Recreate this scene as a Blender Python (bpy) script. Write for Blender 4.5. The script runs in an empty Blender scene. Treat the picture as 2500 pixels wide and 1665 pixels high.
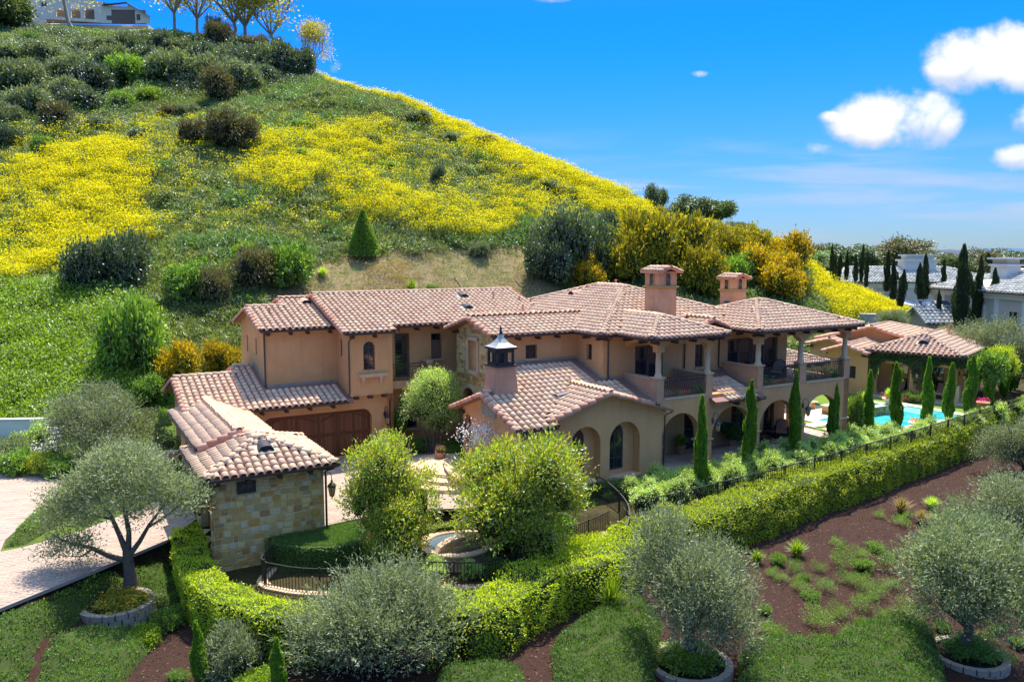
import bpy, math, random
import numpy as np
from mathutils import Vector, Matrix
from mathutils.geometry import tessellate_polygon

R = math.radians
SC = bpy.context.scene
COL = SC.collection
RNG = np.random.default_rng(7)
random.seed(7)

# ---------------------------------------------------------------- camera
CAMH = 11.0
PITCH = math.atan(212.5 / 1944.0)
cam_d = bpy.data.cameras.new('camera')
cam_d.sensor_width = 36.0
cam_d.lens = 36.0 * 1944.0 / 2500.0
cam_d.clip_start = 0.5
cam_d.clip_end = 12000
cam = bpy.data.objects.new('camera', cam_d)
cam.location = (0, 0, CAMH)
cam.rotation_euler = (R(90) - PITCH, 0, 0)
COL.objects.link(cam)
SC.camera = cam

# ---------------------------------------------------------------- sun, sky, exposure
SUN_EL, SUN_AZ = R(66), R(12)          # azimuth measured from +Y towards +X
sd = bpy.data.lights.new('sun', 'SUN')
sd.energy = 3.3
sd.angle = R(0.5)
sd.color = (1.0, 0.93, 0.80)
so = bpy.data.objects.new('sun', sd)
tos = Vector((math.sin(SUN_AZ) * math.cos(SUN_EL), math.cos(SUN_AZ) * math.cos(SUN_EL), math.sin(SUN_EL)))
so.rotation_euler = tos.to_track_quat('Z', 'Y').to_euler()
so.location = (0, 0, 80)
COL.objects.link(so)
SC.view_settings.view_transform = 'Standard'
SC.view_settings.look = 'None'
SC.view_settings.exposure = 1.5
SC.view_settings.gamma = 1.0
SC.view_settings.use_curve_mapping = False


class NT:
    """tiny node-tree writer"""
    def __init__(s, tree):
        s.t = tree
        s.t.nodes.clear()

    def n(s, typ, ins=None, **kw):
        nd = s.t.nodes.new(typ)
        for k, v in kw.items():
            setattr(nd, k, v)
        for k, v in (ins or {}).items():
            sk = nd.inputs[k]
            if hasattr(v, 'is_output') or isinstance(v, bpy.types.NodeSocket):
                s.t.links.new(v, sk)
            elif isinstance(v, (tuple, list)) and len(v) == 3 and sk.type == 'RGBA':
                sk.default_value = (*v, 1)
            else:
                sk.default_value = v
        return nd

    def m(s, op, a, b=0.0, c=0.0, clamp=False):
        return s.n('ShaderNodeMath', {0: a, 1: b, 2: c}, operation=op, use_clamp=clamp).outputs[0]

    def mix(s, f, a, b, blend='MIX'):
        nd = s.n('ShaderNodeMix', {0: f, 6: a, 7: b}, data_type='RGBA', blend_type=blend)
        return nd.outputs[2]

    def ramp(s, f, lo, hi):
        return s.n('ShaderNodeMapRange', {0: f, 1: lo, 2: hi}, clamp=True, interpolation_type='SMOOTHSTEP').outputs[0]


def raydir(px, py):
    """direction through a photo point (in 2354 x 1568 units)"""
    x = (px * 1.062 - 1250.) / 1944.
    y = -(py * 1.062 - 832.5) / 1944.
    return Vector((x, math.cos(PITCH) + y * math.sin(PITCH), -math.sin(PITCH) + y * math.cos(PITCH)))


w = bpy.data.worlds.new('World')
SC.world = w
w.use_nodes = True
T = NT(w.node_tree)
sky = T.n('ShaderNodeTexSky', sky_type='NISHITA', sun_disc=False)
sky.sun_elevation = SUN_EL
sky.sun_rotation = SUN_AZ
sky.altitude = 100
sky.air_density = 1.0
sky.dust_density = 0.3
sky.ozone_density = 3.0
tc = T.n('ShaderNodeTexCoord').outputs['Generated']
sep = T.n('ShaderNodeSeparateXYZ', {0: tc})
ys = T.m('MAXIMUM', sep.outputs[1], 0.05)
P_ = T.m('DIVIDE', sep.outputs[0], ys)
Q_ = T.m('DIVIDE', sep.outputs[2], ys)
pq = T.n('ShaderNodeCombineXYZ', {0: P_, 1: Q_}).outputs[0]
nz = T.n('ShaderNodeTexNoise', {'Vector': pq, 'Scale': 16.0, 'Detail': 7.0, 'Roughness': 0.55}).outputs[0]
nz2 = T.n('ShaderNodeTexNoise', {'Vector': pq, 'Scale': 45.0, 'Detail': 5.0, 'Roughness': 0.6}).outputs[0]
# clouds: photo centre, half sizes, weight
CL = [(2250, 135, 110, 62, 1), (2330, 115, 80, 60, 1), (2340, 170, 110, 42, 1), (2180, 160, 55, 30, 1), (2270, 95, 40, 40, .9), (2410, 120, 90, 66, 1),
      (2040, 265, 88, 58, 1), (2120, 278, 85, 50, 1), (1975, 282, 70, 40, 1), (1915, 270, 34, 14, .95), (2010, 305, 80, 34, 1), (2175, 285, 38, 42, .9),
      (1890, 345, 42, 18, .55), (2340, 360, 60, 28, .85), (2390, 275, 80, 34, .95), (1612, 170, 26, 9, .5), (770, 155, 26, 20, .42), (1275, 2, 60, 8, .55), (1700, 310, 60, 7, .28), (1500, 366, 55, 6, .3)]
best = None
hgt = None
for (cx, cy, rx, ry, wt) in CL:
    d = raydir(cx, cy)
    p0, q0 = d.x / d.y, d.z / d.y
    ex = T.m('MULTIPLY', T.m('SUBTRACT', P_, p0), 1830. / rx)
    ey = T.m('MULTIPLY', T.m('SUBTRACT', Q_, q0), 1830. / ry)
    e = T.m('SUBTRACT', wt, T.m('MULTIPLY', T.m('ADD', T.m('MULTIPLY', ex, ex), T.m('MULTIPLY', ey, ey)), 0.55))
    best = e if best is None else T.m('SMOOTH_MAX', best, e, 0.12)
    hh = T.m('ADD', T.m('MULTIPLY', ey, 0.5), 0.5)
    hgt = T.m('MULTIPLY', hh, T.m('MAXIMUM', e, 0.0)) if hgt is None else T.m('MAXIMUM', hgt, T.m('MULTIPLY', hh, T.m('MAXIMUM', e, 0.0)))
cm = T.m('ADD', best, T.m('MULTIPLY', T.m('SUBTRACT', nz, 0.5), 2.0))
cm = T.m('ADD', cm, T.m('MULTIPLY', T.m('SUBTRACT', nz2, 0.5), 0.8))
mask = T.ramp(cm, 0.12, 0.95)
# thin high streaks low over the horizon
st = T.n('ShaderNodeTexNoise', {'Vector': T.n('ShaderNodeMapping', {0: pq, 3: (2.2, 22.0, 1.0)}).outputs[0], 'Scale': 1.5, 'Detail': 6.0, 'Roughness': 0.55, 'Distortion': 0.5}).outputs[0]
band = T.m('MULTIPLY', T.ramp(Q_, 0.0, 0.04), T.m('SUBTRACT', 1.0, T.ramp(Q_, 0.07, 0.17)))
stm = T.m('MULTIPLY', T.m('MULTIPLY', T.ramp(st, 0.42, 0.70), band), 0.75)
up = T.ramp(sep.outputs[1], 0.1, 0.3)
mask = T.m('MULTIPLY', mask, up)
shade = T.ramp(T.m('ADD', hgt, T.m('MULTIPLY', nz, 0.5)), 0.30, 0.75)
ccol = T.mix(shade, (1.45, 1.70, 2.15), (2.5, 2.55, 2.6))
# the photograph's polarised blue: deepen the sky up to the top of the view, keep the horizon pale
elev = T.ramp(sep.outputs[2], 0.0, 0.40)
tint = T.mix(T.ramp(sep.outputs[2], -0.06, 0.27), (0.150, 0.195, 0.275), (0.014, 0.215, 0.56))
tint = T.mix(T.ramp(sep.outputs[2], 0.27, 0.80), tint, (1.45, 1.35, 1.15))  # unseen sky overhead made brighter and warmer, added fill for the shaded walls
skyc = T.mix(1.0, sky.outputs[0], tint, 'MULTIPLY')
c1 = T.mix(stm, skyc, (1.35, 1.62, 2.05))
c2 = T.mix(mask, c1, ccol)
bg = T.n('ShaderNodeBackground', {0: c2, 1: 0.15})
T.t.links.new(bg.outputs[0], T.n('ShaderNodeOutputWorld').inputs[0])

# ---------------------------------------------------------------- helpers: frames, objects
TH = R(30)
CT, ST = math.cos(TH), math.sin(TH)


def L(u, v, z=0.0):
    """house frame -> world"""
    return Vector((u * CT - v * ST, u * ST + v * CT, z))


def at(px, py, z):
    """world point at height z that the photo shows at (px, py)"""
    d = raydir(px, py)
    t = (z - CAMH) / d.z
    return Vector((d.x * t, d.y * t, z))


def proj(X, Y, Z):
    Z = Z - CAMH
    f = Y * math.cos(PITCH) - Z * math.sin(PITCH)
    up_ = Y * math.sin(PITCH) + Z * math.cos(PITCH)
    return (1250 + 1944 * X / f) / 1.062, (832.5 - 1944 * up_ / f) / 1.062


ORG = {}
IDENT = Matrix.Identity(4)
HOUSE_M = Matrix.Rotation(TH, 4, 'Z')


def thing(name, label, cat, o=(0, 0, 0), frame=None, group=None):
    """Empty at the base of a thing; o is given in the frame's own coordinates"""
    e = bpy.data.objects.new(name, None)
    e.empty_display_size = 0.3
    COL.objects.link(e)
    fr = frame if frame is not None else IDENT
    e.matrix_world = fr @ Matrix.Translation(Vector(o))
    ORG[e.name] = Vector(o)
    e['label'] = label
    e['category'] = cat
    if group:
        e['group'] = group
    return e


def tag(o, label=None, cat=None, group=None, kind=None):
    if label: o['label'] = label
    if cat: o['category'] = cat
    if group: o['group'] = group
    if kind: o['kind'] = kind
    return o


def adopt(o, parent):
    o.parent = parent
    if parent is not None:
        ORG[o.name] = ORG.get(parent.name, Vector((0, 0, 0)))


def npmesh(name, V, F, smooth=False):
    """F: (n,4) or (n,3) int array"""
    me = bpy.data.meshes.new(name)
    V = np.asarray(V, np.float32).reshape(-1, 3)
    F = np.asarray(F, np.int32)
    k = F.shape[1]
    me.vertices.add(len(V)); me.vertices.foreach_set('co', V.ravel())
    me.loops.add(F.size); me.loops.foreach_set('vertex_index', F.ravel())
    me.polygons.add(len(F)); me.polygons.foreach_set('loop_start', np.arange(0, F.size, k, dtype=np.int32))
    if smooth:
        me.polygons.foreach_set('use_smooth', np.ones(len(F), bool))
    me.update(calc_edges=True)
    return me


class MB:
    """collects shapes in the parent's build coordinates, links them as one mesh object"""
    def __init__(s):
        s.v = []; s.f = []; s.s = []; s.g = []

    def add(s, vs, fs, sm=False):
        b = len(s.v); s.g.append((b, len(s.f)))
        s.v += [tuple(p) for p in vs]
        s.f += [tuple(b + i for i in f) for f in fs]
        s.s += [sm] * len(fs)
        return s

    def box(s, x0, y0, z0, x1, y1, z1):
        return s.add([(x0, y0, z0), (x1, y0, z0), (x1, y1, z0), (x0, y1, z0), (x0, y0, z1), (x1, y0, z1), (x1, y1, z1), (x0, y1, z1)],
                     [(0, 3, 2, 1), (4, 5, 6, 7), (0, 1, 5, 4), (1, 2, 6, 5), (2, 3, 7, 6), (3, 0, 4, 7)])

    def bar(s, a, b, w_, h_):
        """box beam from a to b, w_ wide, h_ tall"""
        a, b = Vector(a), Vector(b)
        d = (b - a).normalized()
        side = d.cross(Vector((0, 0, 1)))
        if side.length < 1e-4: side = Vector((1, 0, 0))
        side.normalize(); upv = side.cross(d)
        vs = []
        for p in (a, b):
            for i, j in ((-1, -1), (1, -1), (1, 1), (-1, 1)):
                vs.append(p + side * (i * w_ / 2) + upv * (j * h_ / 2))
        return s.add(vs, [(0, 1, 2, 3), (4, 7, 6, 5), (0, 4, 5, 1), (1, 5, 6, 2), (2, 6, 7, 3), (3, 7, 4, 0)])

    def tube(s, pts, rad, seg=8, cap=True, sm=True):
        pts = [Vector(p) for p in pts]
        n = len(pts)
        if not isinstance(rad, (list, tuple)): rad = [rad] * n
        vs, fs = [], []
        ref = None
        for i, p in enumerate(pts):
            d = (pts[min(i + 1, n - 1)] - pts[max(i - 1, 0)])
            if d.length < 1e-7: d = Vector((0, 0, 1))
            d.normalize()
            if ref is None:
                ref = d.orthogonal().normalized()
            ref = (ref - d * ref.dot(d))
            if ref.length < 1e-5: ref = d.orthogonal()
            ref.normalize()
            b2 = d.cross(ref)
            for k in range(seg):
                a = 2 * math.pi * k / seg
                vs.append(p + (ref * math.cos(a) + b2 * math.sin(a)) * rad[i])
        for i in range(n - 1):
            for k in range(seg):
                k2 = (k + 1) % seg
                fs.append((i * seg + k, i * seg + k2, (i + 1) * seg + k2, (i + 1) * seg + k))
        s.add(vs, fs, sm)
        if cap:
            s.add(vs[:seg], [tuple(range(seg - 1, -1, -1))])
            s.add(vs[-seg:], [tuple(range(seg))])
        return s

    def lathe(s, c, prof, seg=16, sm=True, squash=1.0):
        """prof: list of (radius, z)"""
        vs, fs = [], []
        for r, z in prof:
            for k in range(seg):
                a = 2 * math.pi * k / seg
                vs.append((c[0] + r * math.cos(a), c[1] + r * math.sin(a) * squash, c[2] + z))
        m = len(prof)
        for i in range(m - 1):
            for k in range(seg):
                k2 = (k + 1) % seg
                fs.append((i * seg + k, i * seg + k2, (i + 1) * seg + k2, (i + 1) * seg + k))
        s.add(vs, fs, sm)
        s.add(vs[:seg], [tuple(range(seg - 1, -1, -1))])
        s.add(vs[-seg:], [tuple(range(seg))])
        return s

    def prism(s, poly, z0, z1):
        """flat polygon (CCW seen from above) pulled from z0 to z1"""
        n = len(poly)
        tri = tessellate_polygon([[Vector((p[0], p[1], 0)) for p in poly]])
        b = [(p[0], p[1], z0) for p in poly]; t = [(p[0], p[1], z1) for p in poly]
        area = sum(poly[i][0] * poly[(i + 1) % n][1] - poly[(i + 1) % n][0] * poly[i][1] for i in range(n))
        fs = []
        for a_, b_, c_ in tri:
            q = [poly[a_], poly[b_], poly[c_]]
            ar = (q[1][0] - q[0][0]) * (q[2][1] - q[0][1]) - (q[2][0] - q[0][0]) * (q[1][1] - q[0][1])
            if ar < 0: a_, c_ = c_, a_
            fs.append((n + a_, n + b_, n + c_)); fs.append((c_, b_, a_))
        for i in range(n):
            j = (i + 1) % n
            fs.append((i, j, n + j, n + i) if area > 0 else (j, i, n + i, n + j))
        return s.add(b + t, fs)

    def each(s, name, mat, parent=None, k=1):
        """every k shapes become an object of their own"""
        g = s.g + [(len(s.v), len(s.f))]; out = []
        for i in range(0, len(s.g), k):
            (v0, f0), (v1, f1) = g[i], g[min(i + k, len(s.g))]
            m_ = MB(); m_.v = s.v[v0:v1]; m_.f = [tuple(a - v0 for a in f) for f in s.f[f0:f1]]; m_.s = s.s[f0:f1]
            out.append(m_.build(name, mat, parent))
        return out

    def build(s, name, mat, parent=None, shadeauto=False):
        o0 = ORG.get(parent.name, Vector((0, 0, 0))) if parent is not None else Vector((0, 0, 0))
        me = bpy.data.meshes.new(name)
        me.from_pydata([(p[0] - o0[0], p[1] - o0[1], p[2] - o0[2]) for p in s.v], [], s.f)
        me.polygons.foreach_set('use_smooth', s.s)
        if mat is not None: me.materials.append(mat)
        me.update()
        ob = bpy.data.objects.new(name, me)
        COL.objects.link(ob)
        adopt(ob, parent)
        return ob


def meshobj(name, me, mat, parent=None, loc=None):
    ob = bpy.data.objects.new(name, me)
    if mat is not None and len(me.materials) == 0: me.materials.append(mat)
    COL.objects.link(ob)
    if parent is not None: adopt(ob, parent)
    if loc is not None: ob.location = loc
    return ob


def copy_tree(src, parent=None):
    c = src.copy(); COL.objects.link(c)
    if parent is not None: c.parent = parent
    for ch in list(src.children): copy_tree(ch, c)
    return c


# ---------------------------------------------------------------- materials
def mat(name, col, col2=None, rough=0.85, scale=3.0, var=0.5, bump=0.0, bscale=30.0, rand=None, streak=0.0, spec=0.25, metal=0.0, detail=4.0, fine=0.0, rfac=1.0, space='Object'):
    """two colours blended by noise; rand = list of piece colours picked per object / per island"""
    m_ = bpy.data.materials.new(name)
    m_.use_nodes = True
    t = NT(m_.node_tree)
    tcn = t.n('ShaderNodeTexCoord').outputs[space]
    nn = t.n('ShaderNodeTexNoise', {'Vector': tcn, 'Scale': scale, 'Detail': detail, 'Roughness': 0.6}).outputs[0]
    base = t.mix(t.ramp(nn, 0.5 - 0.5 * var, 0.5 + 0.5 * var), col, col2 if col2 else tuple(c * 0.8 for c in col))
    if rand:
        r1 = t.n('ShaderNodeObjectInfo').outputs['Random']
        r2 = t.n('ShaderNodeNewGeometry').outputs['Random Per Island']
        rr = t.m('FRACT', t.m('ADD', r1, r2))
        cr = t.n('ShaderNodeValToRGB', {0: rr})
        cr.color_ramp.interpolation = 'CONSTANT'
        el = cr.color_ramp.elements
        while len(el) < len(rand): el.new(0.5)
        for i, c in enumerate(rand):
            el[i].position = i / len(rand); el[i].color = (*c, 1)
        base = t.mix(rfac, base, cr.outputs[0])
        base = t.mix(t.m('MULTIPLY', t.m('SUBTRACT', nn, 0.35), 0.45, clamp=True), base, (col2 if col2 else col))
    if streak > 0:
        sn = t.n('ShaderNodeTexNoise', {'Vector': t.n('ShaderNodeMapping', {0: tcn, 3: (3.5, 3.5, 0.28)}).outputs[0], 'Scale': 1.0, 'Detail': 6.0, 'Roughness': 0.65}).outputs[0]
        base = t.mix(t.m('MULTIPLY', t.ramp(sn, 0.52, 0.80), streak), base, tuple(c * 0.5 for c in col))
        base = t.mix(t.m('MULTIPLY', t.ramp(sn, 0.48, 0.22), streak * .6), base, tuple(min(.85, c * 1.25 + .03) for c in col))
    if fine > 0:
        fn = t.n('ShaderNodeTexNoise', {'Vector': tcn, 'Scale': bscale, 'Detail': 3.0}).outputs[0]
        base = t.mix(t.m('MULTIPLY', t.ramp(fn, 0.35, 0.7), fine), base, tuple(c * 0.45 for c in col))
    ins = {'Base Color': base, 'Roughness': rough, 'Specular IOR Level': spec, 'Metallic': metal}
    if bump > 0:
        bn = t.n('ShaderNodeTexNoise', {'Vector': tcn, 'Scale': bscale, 'Detail': 5.0, 'Roughness': 0.65}).outputs[0]
        ins['Normal'] = t.n('ShaderNodeBump', {'Height': bn, 'Strength': bump, 'Distance': 0.02}).outputs[0]
    b = t.n('ShaderNodeBsdfPrincipled', ins)
    t.t.links.new(b.outputs[0], t.n('ShaderNodeOutputMaterial').inputs[0])
    return m_


def leafmat(name, cols, trans=0.35, rough=0.55, tcol=None, gloss=0.12, gain=1.35):
    cols = [tuple(min(.85, c * gain) for c in k) for k in cols]; trans = min(.55, trans + .10)
    """leaf colours picked per leaf; light passes through the blade"""
    m_ = bpy.data.materials.new(name)
    m_.use_nodes = True
    t = NT(m_.node_tree)
    r2 = t.n('ShaderNodeNewGeometry').outputs['Random Per Island']
    r1 = t.n('ShaderNodeObjectInfo').outputs['Random']
    rr = t.m('FRACT', t.m('ADD', t.m('MULTIPLY', r1, 3.7), r2))
    cr = t.n('ShaderNodeValToRGB', {0: rr})
    el = cr.color_ramp.elements
    while len(el) < len(cols): el.new(0.5)
    for i, c in enumerate(cols):
        el[i].position = i / (len(cols) - 1); el[i].color = (*c, 1)
    c_ = cr.outputs[0]
    br = t.m('ADD', 0.82, t.m('MULTIPLY', r1, 0.36))
    c_ = t.n('ShaderNodeMix', {0: 1.0, 6: c_, 7: t.n('ShaderNodeCombineColor', {0: br, 1: br, 2: br}).outputs[0]}, data_type='RGBA', blend_type='MULTIPLY').outputs[2]
    tc_ = t.mix(1.0, c_, tcol if tcol else (1.5, 1.5, 0.5), 'MULTIPLY')
    d = t.n('ShaderNodeBsdfDiffuse', {0: c_})
    tr = t.n('ShaderNodeBsdfTranslucent', {0: tc_})
    gl = t.n('ShaderNodeBsdfGlossy', {0: (0.9, 0.95, 1.0), 'Roughness': rough})
    s1 = t.n('ShaderNodeMixShader', {0: trans, 1: d.outputs[0], 2: tr.outputs[0]})
    lw = t.n('ShaderNodeLayerWeight', {0: 0.25}).outputs[1]
    s2 = t.n('ShaderNodeMixShader', {0: t.m('MULTIPLY', lw, gloss * 2), 1: s1.outputs[0], 2: gl.outputs[0]})
    t.t.links.new(s2.outputs[0], t.n('ShaderNodeOutputMaterial').inputs[0])
    return m_


M = {}
M['stucco'] = mat('ochre_stucco', (0.71, 0.385, 0.175), (0.60, 0.30, 0.125), 0.95, 0.9, 0.8, 0.6, 38, fine=0.26, streak=0.38)
M['stucco2'] = mat('pink_stucco', (0.66, 0.37, 0.21), (0.52, 0.26, 0.14), 0.95, 1.4, 0.7, 0.6, 38, fine=0.28, streak=0.5)
M['trim'] = mat('cast_stone', (0.62, 0.44, 0.28), (0.53, 0.36, 0.22), 0.8, 4, 0.6, 0.3, 50)
TILES = [(0.66, 0.44, 0.285), (0.70, 0.48, 0.32), (0.61, 0.39, 0.245), (0.72, 0.53, 0.35), (0.57, 0.355, 0.23), (0.68, 0.46, 0.30), (0.70, 0.48, 0.29), (0.64, 0.42, 0.275)]
M['tile'] = mat('terracotta_tile', (0.6, 0.36, 0.27), (0.52, 0.34, 0.26), 0.85, 9, 0.5, 0.25, 60, rand=TILES, rfac=.8)
M['rake'] = mat('rake_tile', (0.52, 0.24, 0.155), (0.45, 0.21, 0.15), 0.85, 5, 0.5, 0.2, 50, rand=[(0.55, 0.27, 0.18), (0.48, 0.22, 0.14), (0.60, 0.32, 0.22)])
M['deck'] = mat('tile_pan', (0.30, 0.16, 0.12), (0.22, 0.12, 0.10), 0.9, 5, 0.6, 0.3, 30)
M['wood'] = mat('dark_beam', (0.10, 0.05, 0.03), (0.06, 0.03, 0.02), 0.7, 8, 0.6)
M['bronze'] = mat('bronze_gutter', (0.05, 0.032, 0.028), (0.035, 0.022, 0.02), 0.35, 5, 0.5, spec=0.6)
M['door'] = mat('garage_wood', (0.20, 0.075, 0.03), (0.12, 0.04, 0.018), 0.5, 3, 0.9, 0.3, 20, rand=[(0.21, 0.08, 0.035), (0.17, 0.062, 0.026), (0.24, 0.095, 0.04)])
M['frame'] = mat('window_frame', (0.13, 0.09, 0.07), (0.10, 0.065, 0.05), 0.5, 4)
M['glass'] = mat('window_glass', (0.012, 0.016, 0.02), (0.02, 0.024, 0.028), 0.04, 2, spec=0.9)
M['mortar'] = mat('mortar', (0.56, 0.42, 0.22), (0.46, 0.33, 0.16), 0.95, 6, 0.6, 0.5, 40)
STONES = [(0.50, 0.31, 0.10), (0.60, 0.42, 0.17), (0.42, 0.20, 0.05), (0.62, 0.48, 0.24), (0.53, 0.34, 0.11), (0.45, 0.31, 0.13), (0.66, 0.49, 0.20), (0.33, 0.20, 0.09), (0.56, 0.46, 0.28), (0.52, 0.27, 0.06)]
M['stone'] = mat('gold_stone', (0.4, 0.3, 0.18), (0.34, 0.24, 0.13), 0.9, 9, 0.7, 0.6, 22, rand=STONES, fine=0.2)
M['iron'] = mat('black_iron', (0.016, 0.015, 0.015), (0.03, 0.028, 0.027), 0.4, 9, spec=0.5)
M['lamp_glass'] = mat('amber_glass', (0.55, 0.38, 0.18), (0.45, 0.30, 0.14), 0.15, 5, spec=0.6)
M['pewter'] = mat('pewter_lantern', (0.10, 0.11, 0.13), (0.06, 0.06, 0.07), 0.4, 9, metal=0.5)
M['zinc'] = mat('zinc_cap', (0.42, 0.43, 0.40), (0.27, 0.29, 0.28), 0.45, 6, metal=0.4)
M['darkmetal'] = mat('dark_copper', (0.07, 0.055, 0.055), (0.045, 0.04, 0.05), 0.5, 6, metal=0.4)
M['lead'] = mat('flashing', (0.34, 0.31, 0.24), (0.25, 0.22, 0.17), 0.6, 4)
M['plaque'] = mat('bronze_plaque', (0.045, 0.045, 0.05), (0.03, 0.03, 0.035), 0.45, 9, metal=0.3)
M['plaque_text'] = mat('plaque_lettering', (0.16, 0.15, 0.12), None, 0.5)
M['pot'] = mat('terracotta_pot', (0.50, 0.25, 0.14), (0.40, 0.19, 0.10), 0.85, 6)
M['bark'] = mat('grey_bark', (0.16, 0.12, 0.09), (0.08, 0.06, 0.045), 0.95, 6, 0.8, 0.8, 14)
M['pale_bark'] = mat('pale_bark', (0.42, 0.36, 0.28), (0.25, 0.20, 0.15), 0.9, 3, 0.7, 0.5, 10)
M['white_stucco'] = mat('white_stucco', (0.68, 0.66, 0.62), (0.58, 0.56, 0.52), 0.9, 2, 0.7, 0.2, 20)
M['ring'] = mat('planter_block', (0.33, 0.27, 0.21), (0.24, 0.195, 0.15), 0.9, 5, .7, .4, 30)
M['cream'] = mat('cream_stucco', (0.80, 0.72, 0.62), (0.72, 0.64, 0.55), 0.9, 0.4, 0.7)
M['grey_stucco'] = mat('grey_stucco', (0.52, 0.47, 0.40), (0.46, 0.41, 0.35), 0.9, 0.5, 0.7)
M['white_tile'] = mat('white_tile', (0.42, 0.41, 0.37), (0.30, 0.295, 0.27), 0.85, 1.2, 0.7, rand=[(0.56, 0.54, 0.48), (0.46, 0.45, 0.40), (0.34, 0.34, 0.30), (0.60, 0.58, 0.52)])
M['wicker'] = mat('dark_wicker', (0.045, 0.025, 0.018), (0.03, 0.018, 0.014), 0.7, 30, 0.6, 0.6, 60)
M['cushion'] = mat('tan_cushion', (0.42, 0.27, 0.18), (0.36, 0.22, 0.15), 0.9, 4)
# ================================================================ building system
def stucco_wall(mb, p0, p1, z0, z1, holes=(), th=0.25, peak=None, caps=False, back=True):
    """panel from p0 to p1 (outside on the right hand), holes: ('rect', s, z, w, h) or ('arch', s, z, w, h) or ('cut', s, z, w, h, c)"""
    p0, p1 = Vector((p0[0], p0[1], 0)), Vector((p1[0], p1[1], 0))
    d = (p1 - p0); ln = d.length; d.normalize()
    nrm = Vector((d.y, -d.x, 0))
    z0s = z0 if isinstance(z0, tuple) else (z0, z0)
    z1s = z1 if isinstance(z1, tuple) else (z1, z1)
    out = [(0, z0s[0]), (ln, z0s[1]), (ln, z1s[1])]
    if peak: out.append(peak)
    out.append((0, z1s[0]))
    loops = [out]
    for h in holes:
        k, s_, z_, w_, hh = h[:5]
        if k == 'rect':
            lp = [(s_, z_), (s_ + w_, z_), (s_ + w_, z_ + hh), (s_, z_ + hh)]
        elif k == 'cut':
            c = h[5]
            lp = [(s_, z_), (s_ + w_, z_), (s_ + w_, z_ + hh - c), (s_ + w_ - c * .35, z_ + hh - c * .35), (s_ + w_ - c, z_ + hh), (s_ + c, z_ + hh), (s_ + c * .35, z_ + hh - c * .35), (s_, z_ + hh - c)]
        else:
            r = w_ / 2; n = 14
            lp = [(s_, z_), (s_ + w_, z_)]
            for i in range(n + 1):
                a = math.pi * i / n
                lp.append((s_ + r + r * math.cos(a), z_ + hh - r + r * math.sin(a)))
        loops.append(lp)
    P3 = lambda q, off: p0 + d * q[0] - nrm * off + Vector((0, 0, q[1]))
    flat = [q for lp in loops for q in lp]
    tri = tessellate_polygon([[Vector((q[0], q[1], 0)) for q in lp] for lp in loops])
    n = len(flat)
    vs = [P3(q, 0) for q in flat] + [P3(q, th) for q in flat]
    fs = []
    for a, b, c in tri:
        A, B, C_ = flat[a], flat[b], flat[c]
        if (B[0] - A[0]) * (C_[1] - A[1]) - (C_[0] - A[0]) * (B[1] - A[1]) < 0: b, c = c, b
        fs.append((a, b, c))
        if back: fs.append((n + c, n + b, n + a))
    st = 0
    for li, lp in enumerate(loops):
        m_ = len(lp)
        if li > 0 or caps:
            for i in range(m_):
                j = (i + 1) % m_
                fs.append((st + i, n + st + i, n + st + j, st + j) if li > 0 else (st + i, st + j, n + st + j, n + st + i))
        st += m_
    mb.add(vs, fs)


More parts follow.
